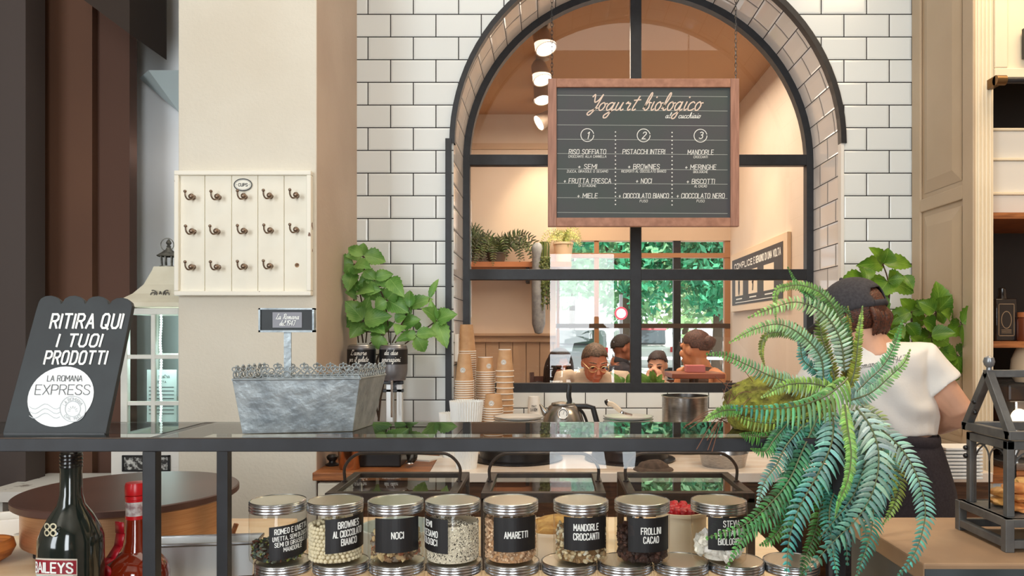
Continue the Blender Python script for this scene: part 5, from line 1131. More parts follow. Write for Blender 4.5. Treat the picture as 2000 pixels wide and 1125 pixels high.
# ------------------------------------------------------------------ two spoon dispensers with planted cans
def can(label, px, Y, lines, grp):
    t = thing('spoon_dispenser', label, 'dispenser', (X(px, Y), Y, CZ), 0, grp)
    zz = lambda py: Z(py, Y)-CZ
    r = 27.2/F*Y
    mb = MB(); mb.lathe([(r*.84, zc_ := zz(742)), (r*.86, zc_+.002), (r*.97, zz(730)), (r, zz(722)), (r, zz(682)), (r*.97, zz(677)), (r*.9, zz(674)), (r*.86, zz(676)), (r*.86, zz(680)), (0, zz(680))], 40); mb.add([], []); cb = mb.build('can', mat('grey_can', (122, 122, 124), .38, .55, c2=(108, 106, 108), scale=20), t, smooth=True)
    mb = MB(); mb.lathe([(r*.9, zz(727)+.0), (r*.99, zz(725)), (r*.85, zz(742)-.0005), (0, zz(742)-.0005)], 40); mb.build('can_foot', mat('mauve_can_foot', (112, 98, 102), .5), cb, smooth=True)
    mb = MB(); mb.lathe([(r*.93, zz(676.5)+.001), (r*.985, zz(679)+.001), (r*.9, zz(674)+.001)], 40); mb.build('top_rim', M_steel, cb, smooth=True)
    mb = MB(); mb.lathe([(r+.0006, zz(711)), (r+.0006, zz(682))], 48); lb = mb.build('label_band', M_lab, cb, smooth=True)
    f = cyl(r+.0012, 0); mb = MB(); u = Y/F
    for tx, py, wd in lines: write(mb, tx, f, 0, zz(py), 10*u, .95*u, script=True, maxw=wd*u, slant=.25)
    mb.build('lettering', M_white, lb)
    mb = MB(); mb.tube([(.004, -.055, zz(741)), (.004, -.055, zz(812))], .0045, 10); mb.build('push_rod', M_chrome, t, smooth=True)
    mb = MB(); hb = zz(742); mb.box((-.045, .0, hb-.018), (.04, .02, hb-.004)); mb.box((-.045, .0, hb-.052), (.04, .02, hb-.038)); mb.box((-.01, .002, hb-.052), (.022, .018, hb-.004)); mb.build('clamp', M_dark, t, bevel=.002)
    mb = MB(); mb.lathe([(.004, 0), (.004, .002), (0, .002)], 12, c=(.012, -.0005, hb-.025), M=Matrix.Rotation(R(90), 3, 'X')); mb.build('screw_head', M_chrome, t)
    for x0, x1 in ((-.032, -.002), (.012, .036)):
        mb = MB(); mb.box((x0, .0, .012), (x1, .028, hb-.018)); mb.build('column', mat('white_aluminium', (222, 226, 226), .35, .35), t, bevel=.003)
    mb = MB(); mb.box((-.05, -.04, 0), (.05, .045, .012)); mb.build('foot', M_dark, t, bevel=.002)
    mb = MB(); mb.box((-.01, -.05, hb-.01), (.01, .0, hb)); mb.build('bracket', M_dark, t)
    return t
DG = 'spoon dispensers with planted cans'
can("grey can dispenser with black band reading L'amore per il gelato", 706, 3.2, [("L'amore", 693, 32), ('per il gelato', 705.5, 40)], DG)
can('grey can dispenser with black band reading da due generazioni', 768.5, 3.2, [('da due', 692.5, 27), ('generazioni.', 705.5, 40)], DG)
t = thing('pepper_mill', 'tall copper mill behind the zinc trough below the dispenser cans', 'mill', (X(699, 3.06), 3.06, CZ))
mb = MB(); mb.lathe([(0, 0), (.034, 0), (.034, .15), (.038, .165), (.036, .172), (.024, .176), (.02, .235), (.026, .24), (.026, .252), (.01, .258), (0, .258)], 24); mb.build('mill_body', mat('copper_steel', (0, 0, 0)), t, smooth=True)
# ------------------------------------------------------------------ things on the right cabinet
def lidded(label, z, h, c):
    t = thing('serving_tray', label, 'tray', (X(1995, FY+.1), FY+.2, z), 0, 'white trays stacked in the cabinet')
    x0, x1 = X(1941, FY+.06)-t.location.x, .34
    mb = MB(); pts = []
    mb.add([(x0+.012, -.11, 0), (x1-.012, -.11, 0), (x1-.012, .12, 0), (x0+.012, .12, 0), (x0, -.125, h-.012), (x1, -.125, h-.012), (x1, .135, h-.012), (x0, .135, h-.012)], [(3, 2, 1, 0), (0, 1, 5, 4), (1, 2, 6, 5), (2, 3, 7, 6), (3, 0, 4, 7), (4, 5, 6, 7)]); mb.build('tray_body', mat('tray_white', (232, 226, 214), .45), t, bevel=.004)
    mb = MB(); mb.box((x0-.006, -.13, h-.0115), (x1, .14, h-.0005)); mb.build('tray_rim', M_ivory, t, bevel=.003)
zsf = Z(421, FY+.02)+.0125
hs = [.088, .135, .118]; zz = zsf
for k, (h, l) in enumerate(zip(hs, ('bottom white tray of the stack on the upper cabinet shelf', 'middle white tray of the stack on the upper cabinet shelf', 'top white tray of the stack on the upper cabinet shelf'))):
    lidded(l, zz, h, 0); zz += h
zs2 = Z(673, FY+.02)+.0125
t = thing('dark_bottle', 'dark square bottle with ornate pale label on the cabinet shelf', 'bottle', (X(1957, FY+.16), FY+.16, zs2))
mb = MB(); mb.box((-.042, -.03, 0), (.042, .03, .17)); mb.lathe([(.02, .17), (.016, .185), (.014, .215), (0, .215)], 16); mb.build('bottle_body', mat('very_dark_glass', (30, 24, 22), .15, coat=.5), t, smooth=True, bevel=.004)
mb = MB(); f = front(-.0302, .0006); 
for a in ((-.032, .02, .032, .023), (-.032, .147, .032, .15), (-.032, .02, -.029, .15), (.029, .02, .032, .15)): rect2d(mb, f, *a)
ring2d(mb, f, 0, .085, .02, .003, 20, .034); write(mb, 'RHUM', f, 0, .04, .012, .002, maxw=.04) if False else None
for k in range(3): rect2d(mb, f, -.02, .032+k*.006, .02, .034+k*.006)
mb.build('label_print', mat('sepia_print', (150, 126, 98), .6), t)
t = thing('syrup_jar', 'small brown jar with orange lid on the cabinet shelf', 'jar', (X(2004, FY+.12), FY+.12, zs2))
mb = MB(); mb.lathe([(0, 0), (.032, 0), (.034, .006), (.034, .085), (.028, .095), (0, .095)], 24); mb.build('jar_body', mat('brown_jar', (104, 54, 34), .25, coat=.4), t, smooth=True)
mb = MB(); mb.lathe([(.031, .095), (.031, .115), (0, .116)], 24); mb.build('lid', mat('orange_lid', (176, 106, 62), .4), t, smooth=True, ang=40)
zw = Z(932, FY)+.0125
t = thing('lid_stack', 'stack of flat white lids beside the dark apron on the worktop', 'stack of lids', (X(1872, 2.72), 2.72, CZ), 0)
mb = MB(); k = 0; z = 0
while z < .10:
    mb.box((-.07, -.05, z), (.06, .06, z+.0095)); z += .0125
mb.build('lids', M_paper, t, bevel=.003, kind='stuff')
t = thing('coffee_machine', 'steel and cream coffee machine with round lamp on the cabinet worktop', 'coffee machine', (X(1992, FY+.16), FY+.16, zw))
mb = MB(); mb.box((-.09, -.1, 0), (.4, .12, .03)); mb.build('drip_tray', M_steel, t, bevel=.004)
mb = MB(); mb.box((-.02, .0, .03), (.4, .12, .34)); mb.build('housing', mat('machine_steel', (182, 180, 176), .25, .9), t, bevel=.01)
mb = MB(); mb.box((-.1, -.09, .27), (.4, .1, .34)); mb.build('group_head', M_dark, t, bevel=.01)
mb = MB(); mb.lathe([(0, 0), (.055, 0), (.075, .03), (.07, .09), (.05, .14), (0, .145)], 30, c=(.02, -.04, .345)); mb.build('cream_hopper', mat('cream_hopper', (226, 200, 166), .4), t, smooth=True)
mb = MB(); mb.lathe([(0, .01), (.03, .006), (.036, 0)], 24, c=(-.01, -.012, .2), M=Matrix.Rotation(R(90), 3, 'X')); mb.build('round_lamp', mat('warm_lamp', (255, 236, 200), .4, emit=2.2), t, smooth=True)
mb = MB(); mb.ball((.04, -.06, .1), .05, 18, 12, (1.2, .8, .7)); mb.build('milk_jug', mat('cream_hopper', (0, 0, 0)), t, smooth=True)
mb = MB(); mb.tube([(-.05, -.08, .16), (.06, -.1, .1)], .006, 8); mb.build('steam_wand', M_dark, t, smooth=True)

lamp('wall_light_glow', 'POINT', (X(305, 3.4), 3.4, 2.3), .3, (1, .95, .88), shadow_soft_size=.05)
lamp('cabinet_fill_light', 'POINT', (lc_.x+.0, LYf+.09, 1.42), 1.6, (.86, 1, .98), shadow_soft_size=.06)  # added point lamp that lifts the dark cabinet interior
# ------------------------------------------------------------------ fern in a moss ball on the glass case
M_fern = attr_mat('fern_leaf', .38, spec=.5, trans=.18)
M_rach = mat('fern_midrib', (120, 128, 84), .6, c2=(96, 84, 60), scale=60)
FG = {'b': (146, 188, 180), 't': (66, 156, 142), 'g': (92, 158, 72), 'l': (150, 190, 96), 'd': (54, 118, 100), 'y': (150, 150, 62), 'w': (190, 208, 196), 'k': (62, 104, 60)}
fq = random.Random(21)
def px3(a, b): return 1380+a/1.744, 480+b/1.744
def frond_mesh(pts, L, c1, c2, n=None, droop=0.0, face=(0, -1, .15), wid=.5):
    """pts: world points root->tip; L: longest pinna"""
    P_ = catmull(pts, 10); cum = [0]
    for a, b in zip(P_, P_[1:]): cum.append(cum[-1]+(b-a).length)
    tot = cum[-1]; n = n or max(14, int(tot/(L*.33)))
    mb = MB(); face = Vector(face)
    mb.tint = lin((112, 120, 86)); mb.tube(P_, [.0017*(1-.75*c/tot) for c in cum], 5)
    k = 0
    for i in range(n):
        s = (i+.6)/n; target = s*tot
        while k < len(cum)-2 and cum[k+1] < target: k += 1
        f_ = (target-cum[k])/max(1e-9, cum[k+1]-cum[k]); c = P_[k].lerp(P_[k+1], f_)
        T = (P_[min(k+1, len(P_)-1)]-P_[max(k-1, 0)]).normalized()
        prof = min(1, (s+.06)*6)**.7*(1-s**2.3)**.8 if s < 1 else 0
        l = L*max(.12, prof)*fq.uniform(.88, 1.08)
        N = (face-T*face.dot(T))
        if N.length < .05: N = Vector((1, 0, 0))-T*T.x
        N.normalize(); S = T.cross(N).normalized()
        for sg_ in (-1, 1):
            d = (S*sg_*(.94)+T*fq.uniform(.22, .38)+N*fq.uniform(-.12, .22)).normalized()
            w_ = max(.0022, L*wid*.5*(.55+.45*prof)*.5)
            side = (T-d*T.dot(d)).normalized(); up = d.cross(side)
            if up.dot(N) < 0: up = -up
            v = fq.uniform(.8, 1.2); base = [a*(1-s)+b*s for a, b in zip(c1, c2)]; mb.tint = lin(tuple(max(0, min(255, x*v+fq.uniform(-8, 8))) for x in base))
            vs = []
            for q, ww in ((0, .55), (.22, 1.0), (.5, .95), (.78, .62), (1, .08)):
                cc = c+d*(l*q)+up*(l*.10*math.sin(q*3.1))-Vector((0, 0, 1))*(l*(droop*q*q))+T*(l*.10*q*q)
                vs += [cc-side*(w_*ww)-up*(w_*.25*ww), cc+up*(w_*.12), cc+side*(w_*ww)-up*(w_*.25*ww)]
            mb.add(vs, [(j*3+a, j*3+a+1, j*3+a+4, j*3+a+3) for j in range(4) for a in (0, 1)])
    return mb
CROWN = (1633, 752)
fern = thing('fern', 'large trailing fern in a moss ball on the glass case in front of the worker', 'fern', (X(1500, 1.26), 1.26, GLASS_TOP))
# (zoomed pixel path from root to tip, depth root, depth tip, pinna length in px, root colour, tip colour, droop)
FR = [
 ([(470, 430), (455, 320), (400, 232), (310, 192), (220, 214), (140, 245)], 1.22, 1.16, 44, 'w', 'l', .15),
 ([(500, 400), (455, 250), (400, 170), (330, 136), (270, 140), (236, 160), (236, 262)], 1.26, 1.24, 30, 'k', 'l', .1),
 ([(470, 420), (430, 280), (370, 190), (310, 132), (276, 72)], 1.30, 1.24, 28, 'b', 'g', .1),
 ([(400, 470), (388, 380), (330, 310), (250, 268), (160, 286), (76, 331)], 1.20, 1.14, 36, 'b', 'l', .15),
 ([(430, 480), (330, 478), (230, 448), (130, 402), (60, 372), (-2, 368)], 1.20, 1.12, 42, 'w', 'g', .12),
 ([(440, 490), (360, 470), (270, 475), (185, 517)], 1.18, 1.12, 36, 'l', 'l', .2),
 ([(480, 450), (455, 475), (400, 515), (300, 548), (180, 555), (80, 544)], 1.19, 1.08, 62, 'l', 't', .65),
 ([(440, 520), (350, 585), (250, 604), (150, 596), (88, 570)], 1.21, 1.14, 44, 'y', 'l', .55),
 ([(120, 560), (66, 560), (30, 572), (-12, 598)], 1.17, 1.14, 26, 'g', 'l', .1),
 ([(490, 520), (545, 462), (600, 410), (640, 340), (668, 252)], 1.22, 1.24, 34, 'b', 'g', .08),
 ([(480, 530), (560, 500), (630, 440), (672, 400), (694, 352)], 1.20, 1.20, 34, 'b', 'l', .08),
 ([(480, 500), (505, 420), (518, 310), (532, 205)], 1.25, 1.24, 26, 'y', 'l', .05),
 ([(470, 480), (478, 400), (484, 300), (482, 205)], 1.28, 1.30, 24, 'y', 'y', .05),
 ([(440, 470), (420, 390), (390, 300), (400, 230), (470, 215), (500, 260)], 1.25, 1.28, 32, 'y', 'k', .12),
 ([(430, 500), (408, 420), (360, 330), (300, 262)], 1.27, 1.22, 34, 'k', 'y', .1),
 ([(390, 470), (400, 400), (370, 340), (300, 300), (210, 300), (186, 350), (200, 420)], 1.24, 1.22, 28, 'd', 'y', .2),
 ([(430, 480), (380, 430), (330, 390), (318, 330), (300, 300)], 1.23, 1.2, 30, 't', 'b', .1),
 ([(420, 560), (432, 610), (420, 690), (372, 790), (312, 900), (280, 1010), (272, 1135)], 1.18, 1.06, 62, 'b', 't', .3),
 ([(470, 540), (480, 620), (492, 710), (480, 800), (452, 870), (438, 925)], 1.15, 1.04, 26, 'l', 'g', .2),
 ([(530, 560), (590, 620), (670, 700), (722, 800), (745, 900), (728, 1000), (690, 1080), (640, 1135)], 1.18, 1.08, 48, 'w', 't', .25),
 ([(510, 550), (560, 620), (586, 710), (572, 820), (520, 920), (430, 1010), (330, 1120)], 1.17, 1.07, 66, 'w', 'd', .3),
 ([(380, 580), (330, 690), (280, 800), (210, 885), (120, 955), (-4, 996)], 1.17, 1.05, 52, 'd', 'g', .35),
 ([(370, 640), (310, 790), (240, 900), (130, 990), (66, 1100)], 1.18, 1.07, 44, 't', 'g', .25),
 ([(330, 610), (272, 680), (236, 750), (200, 800), (170, 890)], 1.16, 1.08, 40, 'd', 'b', .2),
 ([(420, 760), (392, 870), (372, 970), (338, 1060), (318, 1140)], 1.19, 1.09, 40, 'g', 'k', .25),
 ([(450, 800), (420, 890), (424, 1000), (446, 1130)], 1.17, 1.06, 44, 'd', 't', .3),
 ([(540, 780), (566, 890), (556, 990), (510, 1130)], 1.17, 1.07, 44, 't', 'd', .3),
 ([(400, 570), (352, 650), (330, 720), (290, 800), (230, 850)], 1.2, 1.12, 48, 'd', 'k', .3),
 ([(560, 610), (630, 720), (655, 800), (640, 880), (600, 950)], 1.22, 1.16, 40, 'y', 'l', .25),
 ([(470, 560), (530, 640), (540, 740), (500, 850), (440, 930), (380, 1000)], 1.19, 1.09, 56, 'b', 'd', .3),
 ([(500, 560), (520, 650), (516, 760), (490, 880), (470, 990)], 1.2, 1.12, 50, 'd', 't', .3),
 ([(440, 560), (400, 660), (396, 760), (420, 860), (470, 960), (480, 1090)], 1.21, 1.12, 50, 't', 'd', .3),
 ([(300, 620), (210, 650), (150, 645), (112, 640)], 1.18, 1.12, 36, 'k', 'g', .4),
 ([(280, 600), (230, 660), (200, 700), (150, 690)], 1.16, 1.1, 32, 'd', 'g', .3),
 ([(360, 600), (300, 720), (290, 800), (330, 880)], 1.2, 1.12, 46, 'd', 'd', .3),
 ([(540, 600), (600, 700), (620, 800), (560, 880), (520, 960)], 1.2, 1.13, 52, 'b', 't', .3),
 ([(330, 860), (270, 940), (220, 1000), (180, 1020)], 1.14, 1.1, 36, 'k', 'g', .2),
 ([(460, 470), (520, 540), (600, 600), (560, 700)], 1.24, 1.2, 40, 'w', 'y', .3),
]
for path, y0, y1, L, ca, cb, dr in FR:
    pts = []
    for i, q in enumerate(path):
        Y = y0+(y1-y0)*i/(len(path)-1); pts.append(P(*px3(*q), Y))
    mb = frond_mesh(pts, L/1.744/F*1.15, FG[ca], FG[cb], droop=dr); mb.build('frond', M_fern, fern, world=True, recalc=False)
mb = MB(); bc = P(1508, 797, 1.265)
bm = bmesh.new(); bmesh.ops.create_icosphere(bm, subdivisions=5, radius=1); vs = []
for v in bm.verts:
    k = 1+.07*noise.noise(v.co*5)+.05*noise.noise(v.co*17)
    vs.append(Vector((v.co.x*.078, v.co.y*.075, v.co.z*.056))*k+bc)
mb.add(vs, [[v.index for v in f.verts] for f in bm.faces]); bm.free()
for i in range(len(mb.v)): mb.v[i].z = max(mb.v[i].z, GLASS_TOP+.0005)
mb.build('moss_ball', mat('moss', (150, 152, 58), .95, c2=(86, 78, 32), scale=55, bump=1, bscale=220), fern, world=True, smooth=True)
mb = MB()
for k in range(34):                         # fine roots and twigs round the ball
    a = fq.random()*6.3; p = bc+Vector((.07*math.cos(a), -.05*abs(math.sin(a)), fq.uniform(-.03, .05))); q = p+Vector((fq.uniform(-.05, .02), -.02, fq.uniform(-.04, .05)))
    mb.tube(catmull([p, (p+q)/2+Vector((0, 0, fq.uniform(-.01, .01))), q], 4), .0006, 4)
for k in range(10):
    p = P(1420, 800+k*3, 1.2); q = P(fq.uniform(1330, 1400), fq.uniform(830, 890), 1.12); mb.tube(catmull([p, (p+q)/2+Vector((0, 0, .01)), q], 5), .0007, 4)
mb.build('dry_roots', mat('dry_root', (112, 74, 56), .8), fern, world=True)
# ------------------------------------------------------------------ leafy plants
M_leaf = None
def leaf_mat(name, c, c2, vein):
    m = bpy.data.materials.new(name); t, b = nt(m); N, L = t.nodes, t.links
    uv = N.new('ShaderNodeUVMap'); sp = N.new('ShaderNodeSeparateXYZ'); L.new(uv.outputs[0], sp.inputs[0])
    nz = N.new('ShaderNodeTexNoise'); nz.inputs['Scale'].default_value = 14
    tc = N.new('ShaderNodeTexCoord'); L.new(tc.outputs['Object'], nz.inputs['Vector'])
    r = N.new('ShaderNodeValToRGB'); r.color_ramp.elements[0].position = .35; r.color_ramp.elements[1].position = .68; r.color_ramp.elements[0].color = lin(c)+(1,); r.color_ramp.elements[1].color = lin(c2)+(1,); L.new(nz.outputs[0], r.inputs[0])
    ab = N.new('ShaderNodeMath'); ab.operation = 'ABSOLUTE'; L.new(sp.outputs[1], ab.inputs[0])
    lt = N.new('ShaderNodeMath'); lt.operation = 'LESS_THAN'; lt.inputs[1].default_value = .035; L.new(ab.outputs[0], lt.inputs[0])
    s2 = N.new('ShaderNodeMath'); s2.operation = 'MULTIPLY_ADD'; s2.inputs[1].default_value = -.55; L.new(ab.outputs[0], s2.inputs[0]); L.new(sp.outputs[0], s2.inputs[2])
    fr = N.new('ShaderNodeMath'); fr.operation = 'PINGPONG'; fr.inputs[1].default_value = .075; L.new(s2.outputs[0], fr.inputs[0])
    l2 = N.new('ShaderNodeMath'); l2.operation = 'LESS_THAN'; l2.inputs[1].default_value = .006; L.new(fr.outputs[0], l2.inputs[0])
    mxx = N.new('ShaderNodeMath'); mxx.operation = 'MAXIMUM'; L.new(lt.outputs[0], mxx.inputs[0]); L.new(l2.outputs[0], mxx.inputs[1])
    mu = N.new('ShaderNodeMath'); mu.operation = 'MULTIPLY'; mu.inputs[1].default_value = .55; L.new(mxx.outputs[0], mu.inputs[0])
    mx = N.new('ShaderNodeMix'); mx.data_type = 'RGBA'; mx.inputs[7].default_value = lin(vein)+(1,); L.new(mu.outputs[0], mx.inputs[0]); L.new(r.outputs[0], mx.inputs[6])
    L.new(mx.outputs[2], b.inputs['Base Color']); b.inputs['Roughness'].default_value = .42
    tr = N.new('ShaderNodeBsdfTranslucent'); L.new(mx.outputs[2], tr.inputs[0]); ms = N.new('ShaderNodeMixShader'); ms.inputs[0].default_value = .22
    L.new(b.outputs[0], ms.inputs[1]); L.new(tr.outputs[0], ms.inputs[2]); L.new(ms.outputs[0], N['Material Output'].inputs[0])
    return m
def leaf(mb, a, b, w, q, face=None):
    """serrated obovate leaf from base a to tip b, width w"""
    a, b = Vector(a), Vector(b); d = b-a; l = d.length; d.normalize()
    face = Vector(face) if face else Vector((q.uniform(-.35, .35), -1, q.uniform(.0, .7)))
    n = (face-d*face.dot(d)).normalized(); s = d.cross(n)
    rows = 13; vs = []; uvs = []
    for i in range(rows+1):
        t = i/rows; h = w*.5*(max(0, math.sin(math.pi*min(1, t**.72*1.0)))**.85)
        if 0 < i < rows: h *= 1.12*(1+(.10 if i % 2 else -.06))
        c = a+d*(l*t)+n*(l*.10*math.sin(math.pi*t))-n*(l*.10*t*t)
        for k in (-1, -.5, 0, .5, 1):
            vs.append(c+s*(h*k)+n*(abs(k)*h*.30-.0)-n*(h*.16*(abs(k) == .5))+d*(abs(k)*l*.02)); uvs.append((t, k*h/(w*.5)))
    bb = mb.add(vs, [(i*5+k, i*5+k+1, i*5+k+6, i*5+k+5) for i in range(rows) for k in range(4)])
    for i, u in enumerate(uvs): mb.uv[bb+i] = u
def plant(label, leaves, stems, Y0, conv, m, loc, wsc=1.0):
    q = random.Random(len(leaves)); t = thing('leafy_plant', label, 'plant', loc)
    mb = MB(); st = MB()
    u = Y0/F
    for (bx_, by_, tx, ty, w_) in leaves:
        dY = q.uniform(-.10, .10); A_ = P(*conv(bx_, by_), Y0+dY*.6); B_ = P(*conv(tx, ty), Y0+dY*.6+q.uniform(-.07, .03))
        leaf(mb, A_, B_, w_*conv(0, 0, 1)*u*wsc, q)
        st.tube([A_, A_+(A_-B_)*.12+Vector((0, .004, -.004))], .0016, 5)
    mb.build('foliage', m, t, world=True, smooth=True, ang=80, recalc=False)
    for pth, r_ in stems:
        st.tube(catmull([P(*conv(a, b), Y0+.02) for a, b in pth], 5), r_, 6)
    st.build('stem', mat('brown_stem', (84, 62, 44), .7, c2=(60, 46, 34), scale=60), t, world=True, smooth=True)
    return t
cl = lambda x, y, s=0: 1/2.8125 if s else (430+x/2.8125, 460+y/2.8125)
LL = [(785, 112, 700, 62, 60), (785, 112, 785, 40, 62), (788, 112, 910, 140, 92), (780, 115, 690, 110, 60), (735, 155, 622, 148, 85), (735, 160, 740, 225, 60), (740, 158, 824, 175, 66), (735, 165, 680, 205, 50),
 (715, 190, 650, 300, 74), (735, 205, 700, 300, 80), (740, 170, 785, 195, 80), (790, 190, 850, 240, 60), (845, 232, 960, 290, 100), (845, 232, 950, 210, 60), (930, 235, 1005, 330, 80), (840, 238, 760, 270, 80), (845, 240, 800, 210, 70), (770, 320, 875, 350, 55),
 (785, 465, 690, 360, 105), (785, 462, 815, 345, 90), (788, 470, 938, 440, 95), (785, 470, 715, 560, 84), (782, 465, 690, 500, 60), (800, 480, 900, 530, 100), (750, 330, 690, 310, 80), (760, 300, 840, 300, 90), (800, 290, 880, 300, 70),
 (918, 355, 840, 300, 80), (918, 355, 1030, 420, 92), (918, 350, 980, 285, 80), (915, 358, 850, 395, 70), (1040, 395, 1165, 345, 78), (1040, 395, 1040, 300, 64), (1042, 400, 1000, 480, 50), (1040, 340, 1048, 430, 34),
 (1188, 468, 1115, 400, 80), (1188, 468, 1295, 430, 92), (1188, 470, 1245, 612, 86), (1185, 465, 1155, 360, 60), (1150, 345, 1198, 235, 34), (1075, 548, 970, 575, 60), (1075, 548, 1190, 540, 70), (1075, 550, 1125, 640, 78), (1078, 552, 1020, 545, 50),
 (1000, 490, 1095, 460, 84), (1000, 492, 970, 540, 64), (890, 545, 945, 480, 90), (890, 548, 860, 625, 84), (885, 545, 850, 500, 90), (960, 470, 1020, 440, 60), (1090, 470, 1080, 520, 40), (700, 250, 770, 300, 74), (700, 420, 680, 490, 60), (860, 390, 910, 430, 70), (1000, 380, 960, 310, 60)]
SL = [([(785, 590), (775, 480), (800, 300), (785, 120)], .0035), ([(800, 590), (800, 480), (735, 165)], .003), ([(930, 590), (920, 470), (900, 350), (845, 235)], .003), ([(945, 590), (1000, 480), (1040, 395)], .003), ([(1015, 595), (1090, 540), (1188, 468)], .003), ([(870, 1020), (880, 900), (895, 800), (860, 690), (920, 590)], .0045), ([(870, 1000), (845, 880), (840, 940)], .004), ([(760, 590), (740, 400), (715, 200)], .003), ([(820, 595), (870, 560), (890, 545)], .003), ([(960, 590), (1010, 540), (1075, 550)], .003)]
M_leaf1 = leaf_mat('fresh_leaf', (84, 138, 56), (140, 184, 98), (158, 196, 116))
plant('green toothed-leaf plant rising from behind the two grey cans', LL, SL, 3.24, cl, M_leaf1, (X(755, 3.26), 3.26, CZ))
cr = lambda x, y, s=0: 1/3.03 if s else (1340+x/3.03, 500+y/3.03)
LR = [(1165, 45, 1095, -50, 66), (1165, 45, 1020, 55, 80), (1168, 48, 1345, 50, 84), (1165, 45, 1200, -45, 90), (1060, 128, 905, 178, 90), (1050, 70, 1070, 148, 80), (1195, 145, 1290, 130, 90), (1195, 150, 1045, 195, 86), (1195, 150, 1130, 235, 100), (1200, 150, 1355, 215, 90), (1285, 115, 1345, 190, 56), (1195, 140, 1210, 90, 60),
 (1090, 240, 1205, 350, 100), (1085, 235, 1165, 260, 70), (1330, 330, 1275, 255, 80), (1330, 330, 1460, 300, 84), (1330, 335, 1410, 415, 66), (1330, 330, 1180, 400, 80), (1330, 330, 1265, 345, 60), (1480, 330, 1490, 150, 118), (1480, 330, 1570, 240, 100), (1475, 325, 1380, 270, 80), (1480, 330, 1530, 400, 74),
 (1630, 400, 1755, 285, 92), (1630, 402, 1660, 555, 112), (1630, 400, 1530, 470, 84), (1625, 395, 1590, 310, 90), (1605, 590, 1600, 745, 112), (1605, 590, 1520, 640, 70), (1605, 585, 1690, 530, 70), (1450, 470, 1345, 520, 90), (1450, 470, 1440, 400, 80), (1450, 470, 1560, 520, 100), (1450, 475, 1590, 450, 80),
 (1440, 560, 1545, 660, 90), (1440, 560, 1390, 530, 60), (1200, 440, 1075, 410, 90), (1200, 440, 1160, 500, 80), (1205, 440, 1290, 480, 100), (1210, 445, 1320, 520, 90), (1200, 430, 1250, 350, 90), (1300, 400, 1380, 500, 84), (1400, 380, 1480, 430, 84), (1560, 380, 1520, 330, 80), (1380, 560, 1340, 480, 84), (1150, 380, 1090, 330, 70), (1490, 560, 1610, 600, 80), (1420, 330, 1350, 280, 80)]
SR = [([(1165, 50), (1195, 150), (1200, 340)], .003), ([(1230, 1100), (1300, 800), (1340, 500), (1330, 330)], .0045), ([(1300, 800), (1440, 560), (1480, 330)], .004), ([(1320, 700), (1500, 600), (1605, 590), (1630, 400)], .004), ([(1300, 800), (1240, 560), (1200, 340), (1210, 150)], .004), ([(1200, 340), (1120, 240), (1060, 130)], .003)]
M_leaf2 = leaf_mat('deep_leaf', (66, 112, 28), (116, 156, 44), (140, 176, 74))
tp = plant('dark green toothed-leaf plant in a pot behind the worker', LR, SR, 3.05, cr, M_leaf2, (X(1746, 3.06), 3.06, CZ), wsc=1.15)
mb = MB(); mb.lathe([(0, 0), (.05, 0), (.07, .12), (.075, .12), (.075, .135), (.066, .135), (.06, .11), (0, .11)], 28); mb.build('plant_pot', mat('terracotta_grey', (150, 140, 130), .6), tp, smooth=True, ang=40)
# ------------------------------------------------------------------ people
from mathutils.bvhtree import BVHTree
def Mrot(yaw=0, pitch=0, roll=0): return Matrix.Rotation(yaw, 3, 'Z') @ Matrix.Rotation(pitch, 3, 'X') @ Matrix.Rotation(roll, 3, 'Y')
def add_head(mb, c, M, s=1.0):
    """face looks towards local -Y; c = centre of the skull"""
    c = Vector(c)
    T = lambda x, y, z: M @ Vector((x*s, y*s, z*s))+c
    mb.ball(T(0, .012, .018), .092*s, 20, 14, (.80, .98, .98), M)          # skull
    mb.ball(T(0, -.030, -.048), .062*s, 16, 12, (.84, .85, 1.05), M)       # jaw and cheeks
    mb.ball(T(0, -.066, -.092), .024*s, 12, 8, (1, .8, .8), M)             # chin
    mb.tube([T(0, -.078, .018), T(0, -.092, -.012), T(0, -.106, -.034)], [.010*s, .012*s, .015*s], 8)   # nose
    for k in (-1, 1):
        mb.ball(T(k*.011, -.094, -.038), .009*s, 8, 6, M=M)
        mb.tube([T(k*.012, -.080, .022), T(k*.036, -.078, .026), T(k*.054, -.058, .020)], .0095*s, 8)   # brow ridge
        mb.ball(T(k*.036, -.062, -.026), .024*s, 10, 8, M=M)               # cheekbone
        mb.ball(T(k*.074, .014, -.008), .030*s, 10, 8, (.34, .62, 1.0), M) # ear
    mb.tube([T(-.022, -.080, -.066), T(0, -.090, -.064), T(.022, -.080, -.066)], .0075*s, 8)            # lips
    mb.tube([T(-.018, -.079, -.074), T(0, -.087, -.075), T(.018, -.079, -.074)], .0075*s, 8)
    mb.tube([T(0, .022, -.05), T(0, .035, -.10), T(0, .045, -.16)], [.052*s, .050*s, .056*s], 14)       # neck
    return T
